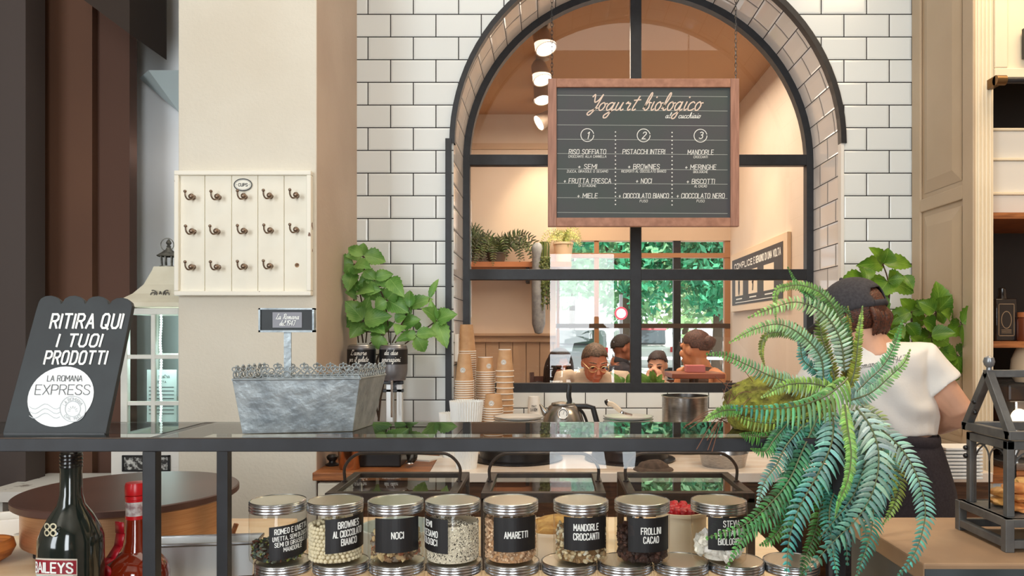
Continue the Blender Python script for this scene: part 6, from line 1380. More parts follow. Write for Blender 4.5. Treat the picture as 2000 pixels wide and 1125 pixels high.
def add_hand(mb, w, d, n, s=1.0, curl=.6, thumb=1):
    """w wrist, d forearm direction, n back-of-hand normal"""
    w, d, n = Vector(w), Vector(d).normalized(), Vector(n).normalized(); n = (n-d*n.dot(d)).normalized(); sd = d.cross(n)
    mb.tube([w-d*.01, w+d*.03*s, w+d*.085*s], [(.017*s, .024*s), (.015*s, .036*s), (.013*s, .038*s)], 10, up=n)
    for i, l in enumerate((.068, .078, .072, .058)):
        b = w+d*(.082*s)+sd*((i-1.5)*.0185*s); p = [b-d*.012]; a = curl*(.8+.1*i)
        for k, q in enumerate((.45, .32, .23)):
            dd = (d*math.cos(a*(k+.6))-n*math.sin(a*(k+.6))).normalized(); p.append(p[-1]+dd*(l*q*s*1.1))
        mb.tube(p, [.0092*s, .009*s, .008*s, .0062*s], 8)
    b = w+d*.022*s+sd*(-.026*s*thumb); mb.tube([b, b+(d*.6-sd*.75*thumb-n*.2).normalized()*.036*s, b+(d*.75-sd*.62*thumb-n*.35).normalized()*.066*s], [.012*s, .0105*s, .0075*s], 8)
def normals_shift(mb, fn):
    me = bpy.data.meshes.new('t'); me.from_pydata(mb.v, [], mb.f); me.update()
    out = [mb.v[i]+v.normal*fn(mb.v[i]) for i, v in enumerate(me.vertices)]; bpy.data.meshes.remove(me); mb.v = out
SK = {'tan': (226, 148, 116), 'dark': (176, 112, 84), 'fair': (228, 176, 146), 'orange': (232, 158, 110)}
def skin(k): return mat('skin_'+k, SK[k], .5, c2=tuple(int(x*.93) for x in SK[k]), scale=12)
def hair_cap(mb, T, s, M, q, low=.0, front=-.03, puff=.0, n=260, length=.02):
    """scalp shell with short strands"""
    bm = bmesh.new(); bmesh.ops.create_icosphere(bm, subdivisions=4, radius=1); vs = []; keep = []
    for v in bm.verts:
        x, y, z = v.co; r_ = 1+.03*noise.noise(v.co*9)
        vs.append(T(x*(.0785+puff)*r_, .014+y*(.0965+puff)*r_, .022+z*(.0955+puff)*r_)); keep.append((z > low+(.32 if y < -.45 else (-.2-.35*y)*.6 if y > 0 else .18*abs(y)*2)) and not (y < -.62 and z < .5))
    b = [[v.index for v in f.verts] for f in bm.faces if all(keep[v.index] for v in f.verts)]; bm.free(); mb.add(vs, b)
def chair(label, loc, yaw, c=(92, 52, 36), grp='chairs in the tea room'):
    t = thing('dining_chair', label, 'chair', loc, yaw, grp); m = mat('chair_wood_%d' % c[0], c, .45, c2=tuple(int(x*.8) for x in c), scale=14, stretch=(8, 8, 1))
    mb = MB(); mb.box((-.2, -.2, .41), (.2, .2, .45)); mb.build('seat', m, t, bevel=.008)
    for sx in (-1, 1):
        mb = MB(); mb.bar((sx*.175, -.175, 0), (sx*.175, -.175, .41), .034, .034, up=(0, 1, 0)); mb.build('leg', m, t)
        mb = MB(); mb.bar((sx*.18, .185, 0), (sx*.18, .2, .45), .036, .036, up=(0, 1, 0)); mb.bar((sx*.18, .2, .45), (sx*.185, .26, .98), .034, .03, up=(0, 1, 0)); mb.build('leg', m, t)
    mb = MB(); mb.box((-.17, .235, .86), (.17, .262, .95)); mb.box((-.165, .215, .60), (.165, .235, .64))
    for k in range(4): mb.bar((-.1+k*.067, .224, .63), (-.1+k*.067, .246, .87), .018, .014, up=(0, 1, 0))
    mb.build('backrest', m, t)
    return t
FZ = .2
def seated(label, px, py, Y, yaw, skin_k, shirt, hair, trousers=(50, 50, 58), lean=.1, pitch=0, head_yaw=0, longhair=0, sleeve=.22, s=1.0, vox=.0065, bare=False, drop=.145, arms='table', glasses=False, bun=False, chairlab=''):
    hc = P(px, py, Y); seat = .45
    t = thing('person', label, 'person', (hc.x, Y, FZ+seat), yaw); base = Vector((hc.x, Y, FZ+seat)); Minv = Matrix.Rotation(-yaw, 3, 'Z')
    H = (hc.z-base.z)                       # height of head centre over the seat
    k = H/.71
    ly = -lean
    hcl = Vector((0, ly-(.12 if lean > .15 else .04), H)); sh = H-drop
    M = Mrot(head_yaw, pitch)
    bd = MB(); T = add_head(bd, hcl, M, s)
    bd.tube([(0, ly*.95+.01, sh+.01), hcl+Vector((0, .04, -.08))], [.06, .052], 14)
    bd.tube([(0, 0, .02), (0, -.01, .16), (0, ly*.6, .32), (0, ly*.95, sh-.06), (0, ly*1.0, sh+.02)], [(.105, .145), (.10, .135), (.105, .15), (.10, .16), (.055, .10)], 16, up=(0, 1, 0))
    joints = {}
    for q in (-1, 1):
        S_ = Vector((q*.185*s, ly, sh-.03))
        if arms == 'table': E_ = Vector((q*.26, ly-.14, sh-.28)); W_ = Vector((q*.10, ly-.33, sh-.30))
        elif arms == 'face': E_ = Vector((q*.17, ly-.22, sh-.22)); W_ = hcl+Vector((q*.06, -.13, -.10))
        else: E_ = Vector((q*.235, ly-.06, sh-.30)); W_ = Vector((q*.20, ly-.30, sh-.33))
        joints[q] = (S_, E_, W_)
        bd.tube([S_*1.0-Vector((q*.04, 0, 0)), S_, S_.lerp(E_, .5), E_, E_.lerp(W_, .4), W_], [.05, .055, .046, .040, .036, .026], 12)
        add_hand(bd, W_, W_-E_, (0, 0, 1), s, .5, q)
        K_ = Vector((q*.12, -.42, .03)); A_ = Vector((q*.13, -.40, -seat+.06))
        bd.tube([Vector((q*.09, 0, .03)), K_, K_+Vector((0, -.01, -.06)), A_], [.085, .062, .058, .04], 12)
        bd.tube([A_, A_+Vector((0, -.02, -.035)), A_+Vector((0, -.16, -.04))], [.04, .04, .028], 10)
    r = remeshed(bd, vox, 3); b = r.build('body', skin(skin_k), t, smooth=True, ang=180)
    ms = mat('cloth_%d_%d_%d' % shirt, shirt, .85, c2=tuple(int(x*.88) for x in shirt), scale=7, bump=.3, bscale=60)
    sb = MB(); g = .012
    sb.tube([(0, 0, .0), (0, -.01, .16), (0, ly*.6, .32), (0, ly*.95, sh-.06), (0, ly*1.0, sh+.005), (0, ly+.01, sh+.03)], [(.105+g, .145+g), (.10+g, .135+g), (.105+g, .15+g), (.10+g, .165+g), (.062+g, .115+g), (.052, .07)], 18, up=(0, 1, 0))
    if not bare:
        for q in (-1, 1):
            S_, E_, W_ = joints[q]; e = S_.lerp(E_, min(1, sleeve/.28)); sb.tube([S_-Vector((q*.06, 0, 0)), S_+Vector((0, 0, .002)), S_.lerp(e, .5), e], [.058, .067, .062, .062], 12)
            if sleeve > .28: sb.tube([E_, E_.lerp(W_, .85)], [.052, .036], 12)
    r = remeshed(sb, .009, 4); normals_shift(r, lambda v: .006*noise.noise(Vector((v.x*9, v.y*9, v.z*14)))); sh_o = r.build('shirt', ms, t, smooth=True, ang=180)
    if not bare:
        cb = MB(); cb.tube([(-.055, ly-.05, sh+.035), (-.03, ly-.085, sh+.002), (0, ly-.095, sh-.03), (.03, ly-.085, sh+.002), (.055, ly-.05, sh+.035), (.05, ly+.04, sh+.06), (-.05, ly+.04, sh+.06), (-.055, ly-.05, sh+.035)], [(.022, .006)]*8, 8, up=(0, 0, 1)); cb.build('collar', ms, sh_o, smooth=True)
    tb = MB()
    for q in (-1, 1): tb.tube([(q*.07, .04, .03), (q*.12, -.42, .03), (q*.12, -.43, -.04), (q*.13, -.40, -seat+.1)], [.105, .075, .07, .055], 14)
    tb.ball((0, .0, .03), .15, 16, 10, (1.05, .85, .6)); r = remeshed(tb, .012, 3); r.build('trousers', mat('cloth_%d_%d_%d' % trousers, trousers, .85), t, smooth=True, ang=180)
    mh = mat('hair_%d' % hair[0], hair, .6, c2=tuple(min(255, int(x*1.7+8)) for x in hair), scale=120, bump=.8, bscale=160)
    hb = MB(); hair_cap(hb, T, s, M, rnd, puff=.004 if not longhair else .012)
    if longhair:
        for i in range(26):
            a = -2.5+5.0*i/25; x, y = .075*math.sin(a), .02+.085*math.cos(a)
            hb.tube(catmull([T(x*.7, y*.7, .08), T(x*1.12, y*1.08, .0), T(x*1.25, y*1.15, -longhair*.5), T(x*1.2+rnd.uniform(-.01, .01), y*1.1, -longhair)], 4), [.020, .021, .022, .022, .022, .022, .022, .020, .018, .016, .014, .011, .006], 7)
    if bun: hb.blob(T(.0, .105, .045), .045, (1, .9, .9), 3, .2, None, 3)
    ho = hb.build('hair', mh, t, smooth=True, ang=180); 
    sol = ho.modifiers.new('solid', 'SOLIDIFY'); sol.thickness = .006; sol.offset = -1
    fb = MB()
    for q in (-1, 1): fb.tube([T(q*.014, -.0895, .034), T(q*.036, -.0875, .040), T(q*.056, -.068, .034)], [.003, .0042, .002], 6)
    fb.build('eyebrows', mh, t, smooth=True)
    eb = MB()
    for q in (-1, 1): eb.ball(T(q*.033, -.074, .006), .0115*s, 10, 8, M=M)
    eb.build('eyes', mat('eye_dark', (58, 40, 34), .2), t, smooth=True)
    if glasses:
        gb_ = MB()
        for q in (-1, 1):
            gb_.tube([T(q*.036+.026*math.cos(a), -.103, .004+.019*math.sin(a)) for a in [2*math.pi*i/18 for i in range(19)]], .0022, 6, False); gb_.tube([T(q*.061, -.1, .008), T(q*.078, -.04, .012), T(q*.078, .012, .004)], .0024, 6)
        gb_.tube([T(-.01, -.105, .008), T(0, -.109, .011), T(.01, -.105, .008)], .002, 6); gb_.build('glasses', mat('pale_glasses', (236, 206, 150), .3, .4), t, smooth=True)
    if chairlab: chair(chairlab, (hc.x, Y+.0, FZ-.002), yaw)
    return t
seated('man in a beige polo shirt with glasses bending over the table', 1149, 705, 5.15, .08, 'tan', (214, 196, 172), (70, 56, 46), lean=.20, pitch=.40, head_yaw=.12, drop=.075, glasses=True, vox=.0045, chairlab='wooden chair under the man with glasses', s=1.02)
seated('woman with long dark hair and dark clothes behind the man with glasses', 1091, 713, 6.0, .12, 'dark', (44, 38, 42), (34, 26, 24), lean=.06, pitch=.25, head_yaw=.2, longhair=.22, sleeve=.4, chairlab='wooden chair under the long-haired woman', s=1.05)
seated('man in a dark jacket turned to the glazed shopfront', 1196, 680, 5.98, 1.75, 'dark', (50, 50, 58), (30, 24, 22), lean=.05, sleeve=.4, chairlab='wooden chair under the man in the dark jacket', s=.92)
seated('woman with dark pinned-up hair resting her face on her hand', 1292, 712, 5.55, -.35, 'fair', (226, 214, 204), (42, 34, 34), lean=.1, pitch=.3, arms='face', bun=True, s=.86, chairlab='reddish wooden chair under the woman with pinned-up hair')
seated('woman with bare shoulders and dark hair tied back at the room corner', 1389, 682, 4.9, -1.2, 'orange', (92, 76, 70), (58, 36, 30), lean=.08, arms='rest', bare=True, bun=True, longhair=.0, head_yaw=-1.25, drop=.125, s=1.05, chairlab='wooden chair under the bare-shouldered woman')
# ---- the worker in front of the counter, seen from behind
EY = 2.5
ex = X(1718, EY)
t = thing('person', 'cafe worker in white T-shirt, grey cap and dark apron seen from behind', 'person', (ex, EY, 0))
def e(px, py, Y=EY): return P(px, py, Y)-t.location
hd = e(1662, 618, EY+.03); Mh = Mrot(R(180+38), R(16), 0)
bd = MB(); T = add_head(bd, hd, Mh, 1.0)
nb, ch, wa, hi = e(1700, 678, EY+.0), e(1712, 735, EY+.02), e(1735, 845, EY+.03), Vector((.06, .05, .93))
bd.tube([hd+Vector((.01, -.015, -.06)), e(1688, 655), nb], [.055, .055, .065], 14)
bd.tube([hi-Vector((0, 0, .1)), hi, wa, wa.lerp(ch, .5), ch, e(1706, 694), nb], [(.12, .165), (.125, .175), (.095, .135), (.10, .145), (.10, .155), (.075, .13), (.05, .075)], 18, up=(0, 1, 0))
Rs, Re, Rw = e(1797, 712, EY+.01), e(1876, 806, EY-.02), e(1800, 842, EY+.24)
Ls, Le, Lw = e(1612, 712, EY+.04), e(1580, 800, EY+.14), e(1640, 850, EY+.33)
for S_, E_, W_, q in ((Rs, Re, Rw, 1), (Ls, Le, Lw, -1)):
    bd.tube([S_-Vector((q*.07, 0, .02)), S_-Vector((0, 0, .006)), S_.lerp(E_, .45), E_.lerp(S_, .08), E_.lerp(W_, .12), E_.lerp(W_, .4), W_], [.040, .054, .054, .046, .046, .043, .029], 14)
    add_hand(bd, W_, W_-E_, (0, 0, 1), 1.0, .5, q)
for q in (-1, 1):
    bd.tube([hi+Vector((q*.09, 0, -.04)), Vector((.06+q*.10, .04, .5)), Vector((.06+q*.10, .06, .09))], [.09, .06, .042], 14)
    bd.tube([Vector((.06+q*.10, .06, .10)), Vector((.06+q*.10, .06, .04)), Vector((.06+q*.11, .22, .03))], [.045, .042, .03], 10)
r = remeshed(bd, .005, 3); r.build('body', skin('fair'), t, smooth=True, ang=180)
sb = MB()
sb.tube([wa+Vector((0, -.005, -.01)), wa+Vector((0, 0, .03)), wa.lerp(ch, .5), ch, e(1706, 696), e(1702, 672)], [(.115, .152), (.122, .158), (.12, .16), (.122, .178), (.10, .180), (.064, .078)], 22, up=(0, 1, 0))
for S_, E_, q in ((Rs, Re, 1), (Ls, Le, -1)):
    z_ = S_.lerp(E_, .48); sb.tube([S_-Vector((q*.13, 0, -.012)), S_-Vector((q*.06, 0, -.008)), S_+Vector((0, 0, .004)), S_.lerp(E_, .3), z_], [.066, .070, .074, .073, .075], 16)
r = remeshed(sb, .0055, 5)
def fold(v):
    u = noise.noise(Vector((v.x*5+v.z*6, v.y*5, v.z*4-v.x*5))); return .013*u+.007*math.sin(38*(v.z+.55*v.x)+5*u)*max(0, 1-abs(v.z-(wa.z+.10))/.16)
normals_shift(r, fold)
so = r.build('t_shirt', mat('white_jersey', (240, 238, 232), .85, c2=(232, 230, 226), scale=5, bump=.15, bscale=120), t, smooth=True, ang=180)
bv = BVHTree.FromPolygons(r.v, r.f)
orig = Vector((0, 0, EYE))-t.location
def onshirt(u, v):
    pu, pv = 1712+u*math.cos(.16)-v*math.sin(.16), 711-(u*math.sin(.16)+v*math.cos(.16))
    d = (P(pu, pv, EY)-Vector((0, 0, EYE))).normalized(); h = bv.ray_cast(orig, d)
    return (h[0]+h[1]*.0015) if h[0] else e(pu, pv, EY-.2)
mb = MB(); write(mb, 'La Romana dal 1947', onshirt, 0, -4, 12, 1.0, script=True, maxw=116, slant=.25); mb.build('lettering', mat('grey_print', (0, 0, 0)), so)
ab = MB()
ab.tube([wa+Vector((0, .0, -.005)), wa+Vector((0, 0, -.06)), hi+Vector((.0, 0, .04)), hi+Vector((.01, 0, -.12)), Vector((.08, .05, .52))], [(.112, .150), (.128, .168), (.15, .205), (.16, .225), (.165, .235)], 26, up=(0, 1, 0)); r = remeshed(ab, .009, 4)
normals_shift(r, lambda v: .008*noise.noise(Vector((v.x*9, v.y*9, v.z*2.2)))); ap_o = r.build('apron', mat('dark_apron', (44, 38, 44), .9, c2=(54, 48, 54), scale=140), t, smooth=True, ang=180)
mb = MB(); c0 = wa+Vector((0, 0, -.02)); mb.tube([c0+Vector((.158*math.cos(a), .118*math.sin(a), .006*math.sin(3*a))) for a in [2*math.pi*i/30 for i in range(31)]], [(.018, .006)]*31, 8, False, up=(0, 0, 1)); mb.build('apron_tie', mat('dark_apron', (0, 0, 0)), ap_o, smooth=True)
# cap
bm = bmesh.new(); bmesh.ops.create_icosphere(bm, subdivisions=4, radius=1); vs = []; keep = []
for v in bm.verts:
    x, y, z = v.co; vs.append(T(x*.091, .012+y*.112, .028+z*.098)); keep.append(z > -.30 and not (y > .45 and abs(x) < .42 and -.06 < z < .34))
mb = MB(); mb.add(vs, [[v.index for v in f.verts] for f in bm.faces if all(keep[v.index] for v in f.verts)]); bm.free()
M_cap = mat('grey_cap_cloth', (70, 68, 72), .9, c2=(58, 56, 60), scale=120)
cpo = mb.build('cap', M_cap, t, smooth=True, ang=180); sd = cpo.modifiers.new('s', 'SOLIDIFY'); sd.thickness = .004
mb = MB(); mb.tube([T(-.040, .112, .012), T(0, .128, .012), T(.040, .112, .012)], [(.008, .003)]*3, 8, up=(0, 0, 1)); mb.build('cap_strap', M_cap, cpo, smooth=True)
mb = MB(); vs = []
for i in range(9):
    a = -1.15+2.3*i/8
    for rr, z in ((.98, .016), (1.62, -.004)): vs.append(T(.09*math.sin(a)*min(rr, 1.12), -.10*math.cos(a)*rr-.0, z+.028*0))
mb.add(vs, [(2*i, 2*i+1, 2*i+3, 2*i+2) for i in range(8)]); br = mb.build('cap_brim', M_cap, cpo, smooth=True); sd = br.modifiers.new('s', 'SOLIDIFY'); sd.thickness = .004
mb = MB(); mb.ball(T(0, 0, .128), .007, 10, 6); mb.build('cap_button', M_cap, cpo, smooth=True)
M_red = mat('auburn_hair', (108, 58, 38), .5, c2=(52, 34, 28), scale=160, bump=.6, bscale=200); M_brn = mat('dark_brown_hair', (54, 38, 30), .55, c2=(88, 60, 44), scale=160, bump=.6, bscale=200)
mb = MB(); bm = bmesh.new(); bmesh.ops.create_icosphere(bm, subdivisions=4, radius=1); vs = []; keep = []
for v in bm.verts:
    x, y, z = v.co; vs.append(T(x*.084*(1+.03*noise.noise(v.co*12)), .014+y*.104, .016+z*.098)); keep.append((y > -.15 and z > -.85) or z > .2)
mb.add(vs, [[v.index for v in f.verts] for f in bm.faces if all(keep[v.index] for v in f.verts)]); bm.free()
for i in range(12):
    a = rnd.uniform(-.7, .7); mb.tube(catmull([T(.06*a, .096, .0), T(.07*a, .106, -.03), T(.06*a+rnd.uniform(-.01, .01), .094, -.06), T(.05*a, .076+rnd.uniform(-.01, .01), -.085)], 4), [.010]*10+[.008, .006, .003], 6)
mb.build('hair', M_red, t, smooth=True, ang=180)
# ---- customer standing at the shop entrance, seen as a reflection in the arched window
t = thing('person', 'standing customer in a pale shirt mirrored in the arched window glass', 'person', (.51, -.8, 0))
hd2 = Vector((0, 0, 1.56)); M2 = Mrot(R(180)); bd = MB(); T = add_head(bd, hd2, M2, 1.0)
bd.tube([(0, 0, .86), (0, 0, 1.0), (0, .01, 1.16), (0, 0, 1.32), (0, 0, 1.38), (0, 0, 1.44)], [(.11, .16), (.10, .145), (.11, .16), (.10, .17), (.06, .11), (.055, .06)], 16, up=(0, 1, 0)); sb = MB(); tb = MB()
sb.tube([(0, 0, .88), (0, 0, 1.0), (0, .01, 1.16), (0, 0, 1.32), (0, 0, 1.385), (0, 0, 1.41)], [(.13, .18), (.12, .165), (.125, .175), (.115, .19), (.075, .13), (.06, .075)], 18, up=(0, 1, 0))
for q in (-1, 1):
    S_, E_, W_ = Vector((q*.195, 0, 1.345)), Vector((q*.26, -.03, 1.06)), Vector((q*.24, .10, .84))
    bd.tube([S_-Vector((q*.05, 0, 0)), S_, E_, W_], [.045, .052, .042, .028], 12); add_hand(bd, W_, W_-E_, (q, 0, 0), 1, .5, q)
    bd.tube([(q*.10, 0, .86), (q*.10, .01, .48), (q*.10, -.01, .08)], [.085, .058, .042], 12); bd.tube([(q*.10, -.02, .05), (q*.11, .16, .03)], [.045, .03], 10)
    sb.tube([S_-Vector((q*.10, 0, 0)), S_, S_.lerp(E_, .7)], [.065, .07, .066], 14); tb.tube([(q*.09, 0, .9), (q*.10, .01, .48), (q*.10, -.01, .08)], [.115, .08, .065], 14)
remeshed(bd, .007, 3).build('body', skin('tan'), t, smooth=True, ang=180); remeshed(sb, .009, 4).build('shirt', mat('pale_shirt', (206, 196, 186), .85), t, smooth=True, ang=180); remeshed(tb, .01, 3).build('trousers', mat('cloth_50_50_58', (50, 50, 58), .85), t, smooth=True, ang=180)
hb = MB(); hair_cap(hb, T, 1, M2, rnd, puff=.003); hb.build('hair', mat('hair_70', (70, 56, 46), .6), t, smooth=True, ang=180)
# ------------------------------------------------------------------ tea room fittings
t = thing('plant_shelf', 'long wooden wall shelf carrying plants in the tea room', 'shelf', (X(1000, RY), RY-.12, Z(515, RY)))
mb = MB(); mb.box((LX+.02, RY-.26, Z(521, RY-.26)), (X(1116, RY-.26), RY-.001, Z(511, RY-.26))); mb.build('board', mat('orange_wood', (196, 128, 84), .5), t, world=True)
for xx in (-2.4, -1.2, -.2): mb = MB(); mb.box((xx, RY-.2, Z(521, RY-.26)-.12), (xx+.03, RY-.001, Z(521, RY-.26))); mb.build('bracket', M_black, t, world=True)
SZr = Z(511, RY-.26)
def small_fern(label, px, py, Y, n, L, cols, hang=0, pot=(90, 84, 78), seed=1, up=.6):
    q = random.Random(seed); c = P(px, py, Y); z0 = SZr
    t = thing('potted_fern', label, 'plant', (c.x, Y, z0)); h = max(.05, c.z-z0)
    mb = MB(); mb.lathe([(0, 0), (.06, 0), (.08, h*.9), (.085, h*.9), (.085, h), (.07, h), (0, h*.9)], 20); mb.build('pot', mat('pot_%d' % pot[0], pot, .6), t, smooth=True, ang=40)
    for i in range(n):
        a = q.random()*6.3; l = L*q.uniform(.7, 1.15); d = Vector((math.cos(a), math.sin(a)*.45, 0)); up_ = q.uniform(.2, 1)*up
        pts = [Vector((0, 0, h)), Vector((0, 0, h))+d*l*.3+Vector((0, 0, l*up_*.6)), Vector((0, 0, h))+d*l*.7+Vector((0, 0, l*up_*.6)), Vector((0, 0, h))+d*l+Vector((0, 0, l*(up_*.3-.35-hang)))]
        c1 = q.choice(cols); fm = frond_mesh(pts, L*.13, c1, c1, n=16, face=(0, -1, .2)); fm.build('frond', M_fern, t, recalc=False)
small_fern('dark spreading fern on the tea room shelf', 970, 494, RY-.16, 42, .40, [(70, 84, 52), (58, 70, 44), (90, 104, 64)], seed=3)
small_fern('dark fern at the far end of the tea room shelf behind the window jamb', 902, 470, RY-.13, 14, .26, [(50, 74, 44), (64, 90, 52)], seed=4, up=.8)
small_fern('bright yellow-green fern in a pale pot by the shopfront glazing', 1100, 474, RY-.13, 24, .20, [(190, 200, 110), (150, 172, 84), (214, 214, 150)], pot=(226, 206, 176), seed=6, up=1.0)
t = thing('hanging_plant', 'long grey hanging vase with trailing greenery in front of the tea room shelf', 'plant', (X(1052, RY-.33), RY-.33, SZr))
mb = MB(); mb.lathe([(0, -.58), (.03, -.57), (.052, -.5), (.056, -.2), (.05, .04), (.058, .09), (.05, .12), (.03, .14), (0, .13)], 24); mb.tube([(0, .071, -.0), (0, .04, -.0)], .012, 8); mb.build('vase', mat('grey_vase', (166, 172, 176), .5, c2=(140, 146, 152), scale=30), t, smooth=True)
mb = MB(); q = random.Random(9)
for i in range(30):
    a = q.uniform(-3.1, 0); x, y = .045+.035*math.cos(a), -.02+.04*math.sin(a); l = q.uniform(.1, .4)
    mb.tint = lin(q.choice([(96, 116, 58), (74, 94, 52), (120, 134, 76)])); mb.tube(catmull([(x*.4, -.03, .12), (x, y*.7, .14), (x, y, 0), (x+q.uniform(-.02, .02), y, -l)], 4), .003, 4)
    for k in range(12): mb.blob((x+q.uniform(-.015, .015), y+q.uniform(-.01, .01), .02-l*k/12), .010, (1, .3, 1), k, .3)
mb.build('trailing_stems', M_fern, t, recalc=False)
t = thing('poster', 'dark framed poster with three pale pictures on the tea room side wall', 'poster', (RX, 5.4, 1.5))
yA, yB = RX*F/(1434-CX), RX*F/(1546-CX)
pz0, pz1 = EYE+.14, EYE+.72
zT, zB = Z(452, yB), Z(597, yB)
mb = MB(); mb.box((RX-.028, yB, zB), (RX-.001, yA, zT)); mb.build('frame', mat('pale_wood_frame', (226, 200, 166), .5), t, world=True, bevel=.003)
py0, py1, pz0, pz1 = yB+.08, yA-.06, zB+.05, zT-.05
mb = MB(); mb.box((RX-.031, py0, pz0), (RX-.028, py1, pz1)); pr = mb.build('print', mat('poster_dark', (62, 54, 52), .6), t, world=True)
fp = lambda u, v: Vector((RX-.0318, py1-u, pz0+v)); PWd, PHt = py1-py0, pz1-pz0
mb = MB(); write(mb, 'COMPLICE', fp, PWd*.26, PHt*.78, PHt*.11, .010, maxw=PWd*.4, gap=2.6); write(mb, 'E GENUINO DI UNA VOLTA', fp, PWd*.73, PHt*.78, PHt*.12, .010, maxw=PWd*.48, gap=2.6, space=5)
for k in range(3): rect2d(mb, fp, PWd*(.1+.3*k), PHt*.11, PWd*(.24+.3*k), PHt*.135)
rect2d(mb, fp, PWd*.08, PHt*.04, PWd*.9, PHt*.055); mb.build('lettering', M_white, pr, world=True)
for k in range(3):
    mb = MB(); a, b = PWd*(.08+.30*k), PWd*(.26+.30*k); mb.add([fp(a, PHt*.19), fp(b, PHt*.19), fp(b, PHt*.68), fp(a, PHt*.68)], [(0, 1, 2, 3)]); pc = mb.build('picture', mat('pale_picture', (234, 216, 190), .6), pr, world=True, recalc=False)
    if k < 2:
        mb = MB(); fp2 = lambda u, v: Vector((RX-.0325, py1-u, pz0+v)); xm = (a+b)/2
        if k: mb.add([fp2(xm-.02, PHt*.25), fp2(xm+.01, PHt*.25), fp2(xm+.03, PHt*.58), fp2(xm+.015, PHt*.58)], [(0, 1, 2, 3)]); mb.add([fp2(xm-.03, PHt*.42), fp2(xm+.0, PHt*.36), fp2(xm+.05, PHt*.5), fp2(xm+.04, PHt*.52)], [(0, 1, 2, 3)])
        else: disc2d(mb, fp2, xm, PHt*.36, .028, 14, .06); ring2d(mb, fp2, xm, PHt*.50, .024, .01, 14)
        mb.build('figure', mat('poster_dark', (0, 0, 0)), pc, world=True, recalc=False)
# spot lights on the tea room ceiling
M_spot = mat('taupe_spot', (176, 156, 138), .45, .2); M_bulb = mat('lit_bulb', (255, 244, 226), .4, emit=9)
spots = [(1067, 96, 4.5, -.30, 'highest of the column near the arch top'), (1060, 157, 5.05, -.25, 'second from the top beside the menu board'), (1060, 196, 5.6, -.15, 'third from the top beside the menu board'), (1052, 240, 6.0, .95, 'lowest of the column, tilted to the wall')]
for px, py, Y, tilt, lb in spots:
    c = P(px, py, Y); t = thing('ceiling_spotlight', 'lit taupe ceiling spotlight, %s' % lb, 'spotlight', (c.x, Y, RZ-.001), 0, 'spotlights in the tea room')
    dz = c.z-RZ
    mb = MB(); mb.lathe([(0, 0), (.045, 0), (.045, -.02), (0, -.02)], 18); mb.tube([(0, 0, -.02), (0, 0, dz+.14)], .009, 8); mb.build('stem', M_spot, t, smooth=True, ang=40)
    Mt = Matrix.Rotation(tilt, 3, 'Y') @ Matrix.Rotation(-.3, 3, 'X')
    mb = MB(); mb.lathe([(0, .15), (.03, .148), (.05, .12), (.058, .05), (.066, 0), (.06, 0), (.05, .05), (0, .06)], 26, c=(0, 0, dz), M=Mt); hd_ = mb.build('lamp_head', M_spot, t, smooth=True, ang=50)
    mb = MB(); mb.lathe([(.058, .004), (.03, .0), (0, -.001)], 22, c=(0, 0, dz), M=Mt); mb.build('bulb', M_bulb, hd_, smooth=True)
    l = lamp('spot_beam', 'SPOT', c+Mt @ Vector((0, 0, -.03)), 16, (1, .84, .6), spot_size=1.3, spot_blend=.6, shadow_soft_size=.05)
    aim(l, c+(Mt @ Vector((0, 0, -1))) if tilt < .5 else P(1075, 450, RY))
l = lamp('shelf_spot', 'SPOT', (X(1090, 5.6), 5.5, RZ-.1), 26, (1, .82, .56), spot_size=1.0, spot_blend=.7, shadow_soft_size=.05); aim(l, (X(1080, RY), RY, Z(480, RY)))
l = lamp('poster_spot', 'SPOT', (.75, 5.2, RZ-.1), 30, (1, .84, .6), spot_size=.9, spot_blend=.7, shadow_soft_size=.05); aim(l, (RX, 5.3, 1.75))
# tables in front of the people
def room_table(label, x, y, w_, d_, h_=.73):
    t = thing('cafe_table', label, 'table', (x, y, FZ)); mt = mat('reddish_table', (150, 82, 58), .4)
    mb = MB(); mb.box((-w_/2, -d_/2, h_-.03), (w_/2, d_/2, h_)); mb.build('tabletop', mt, t, bevel=.005)
    mb = MB(); mb.lathe([(.2, 0), (.2, .015), (.03, .03), (.03, h_-.03), (0, h_-.03)], 20); mb.build('leg', M_black, t, smooth=True, ang=40)
    return t
room_table('cafe table in front of the man with glasses', X(1149, 4.75), 4.66, .7, .44)
room_table('high reddish cafe table beside the bare-shouldered woman', X(1352, 4.55), 4.50, .3, .3, Z(727, 4.5)-FZ)
t = thing('napkin_box', 'pinkish napkin box on the reddish cafe table', 'box', (X(1357, 4.5), 4.5, Z(727, 4.5)+.0005))
mb = MB(); mb.box((-.055, -.04, 0), (.055, .04, Z(713, 4.5)-Z(727, 4.5))); mb.build('box', mat('pink_box', (206, 120, 118), .5), t, bevel=.004)
for nm, px, py, Y, sd, lb in (('a', 1277, 735, 4.15, 3, 'low green leafy plant on the sill inside the window beside the mullion'), ('b', 1220, 742, 4.15, 5, 'small leafy plant on the inner sill just left of the mullion')):
    q = random.Random(sd); t = thing('sill_plant', lb, 'plant', (X(px, Y), Y, 1.13)); mb = MB(); mb.lathe([(0, 0), (.035, 0), (.045, .06), (0, .06)], 16); mb.build('pot', mat('pot_90', (90, 84, 78), .6), t, smooth=True, ang=40)
    mb = MB()
    for i in range(22 if nm == 'a' else 10):
        a = q.random()*6.3; d = Vector((math.cos(a)*q.uniform(.3, 1), math.sin(a)*.5, q.uniform(.15, .9))); b = Vector((0, 0, .06))+d*.045; leaf(mb, b, b+d*q.uniform(.05, .09), .03, q)
    mb.build('foliage', M_leaf1, t, smooth=True, recalc=False)
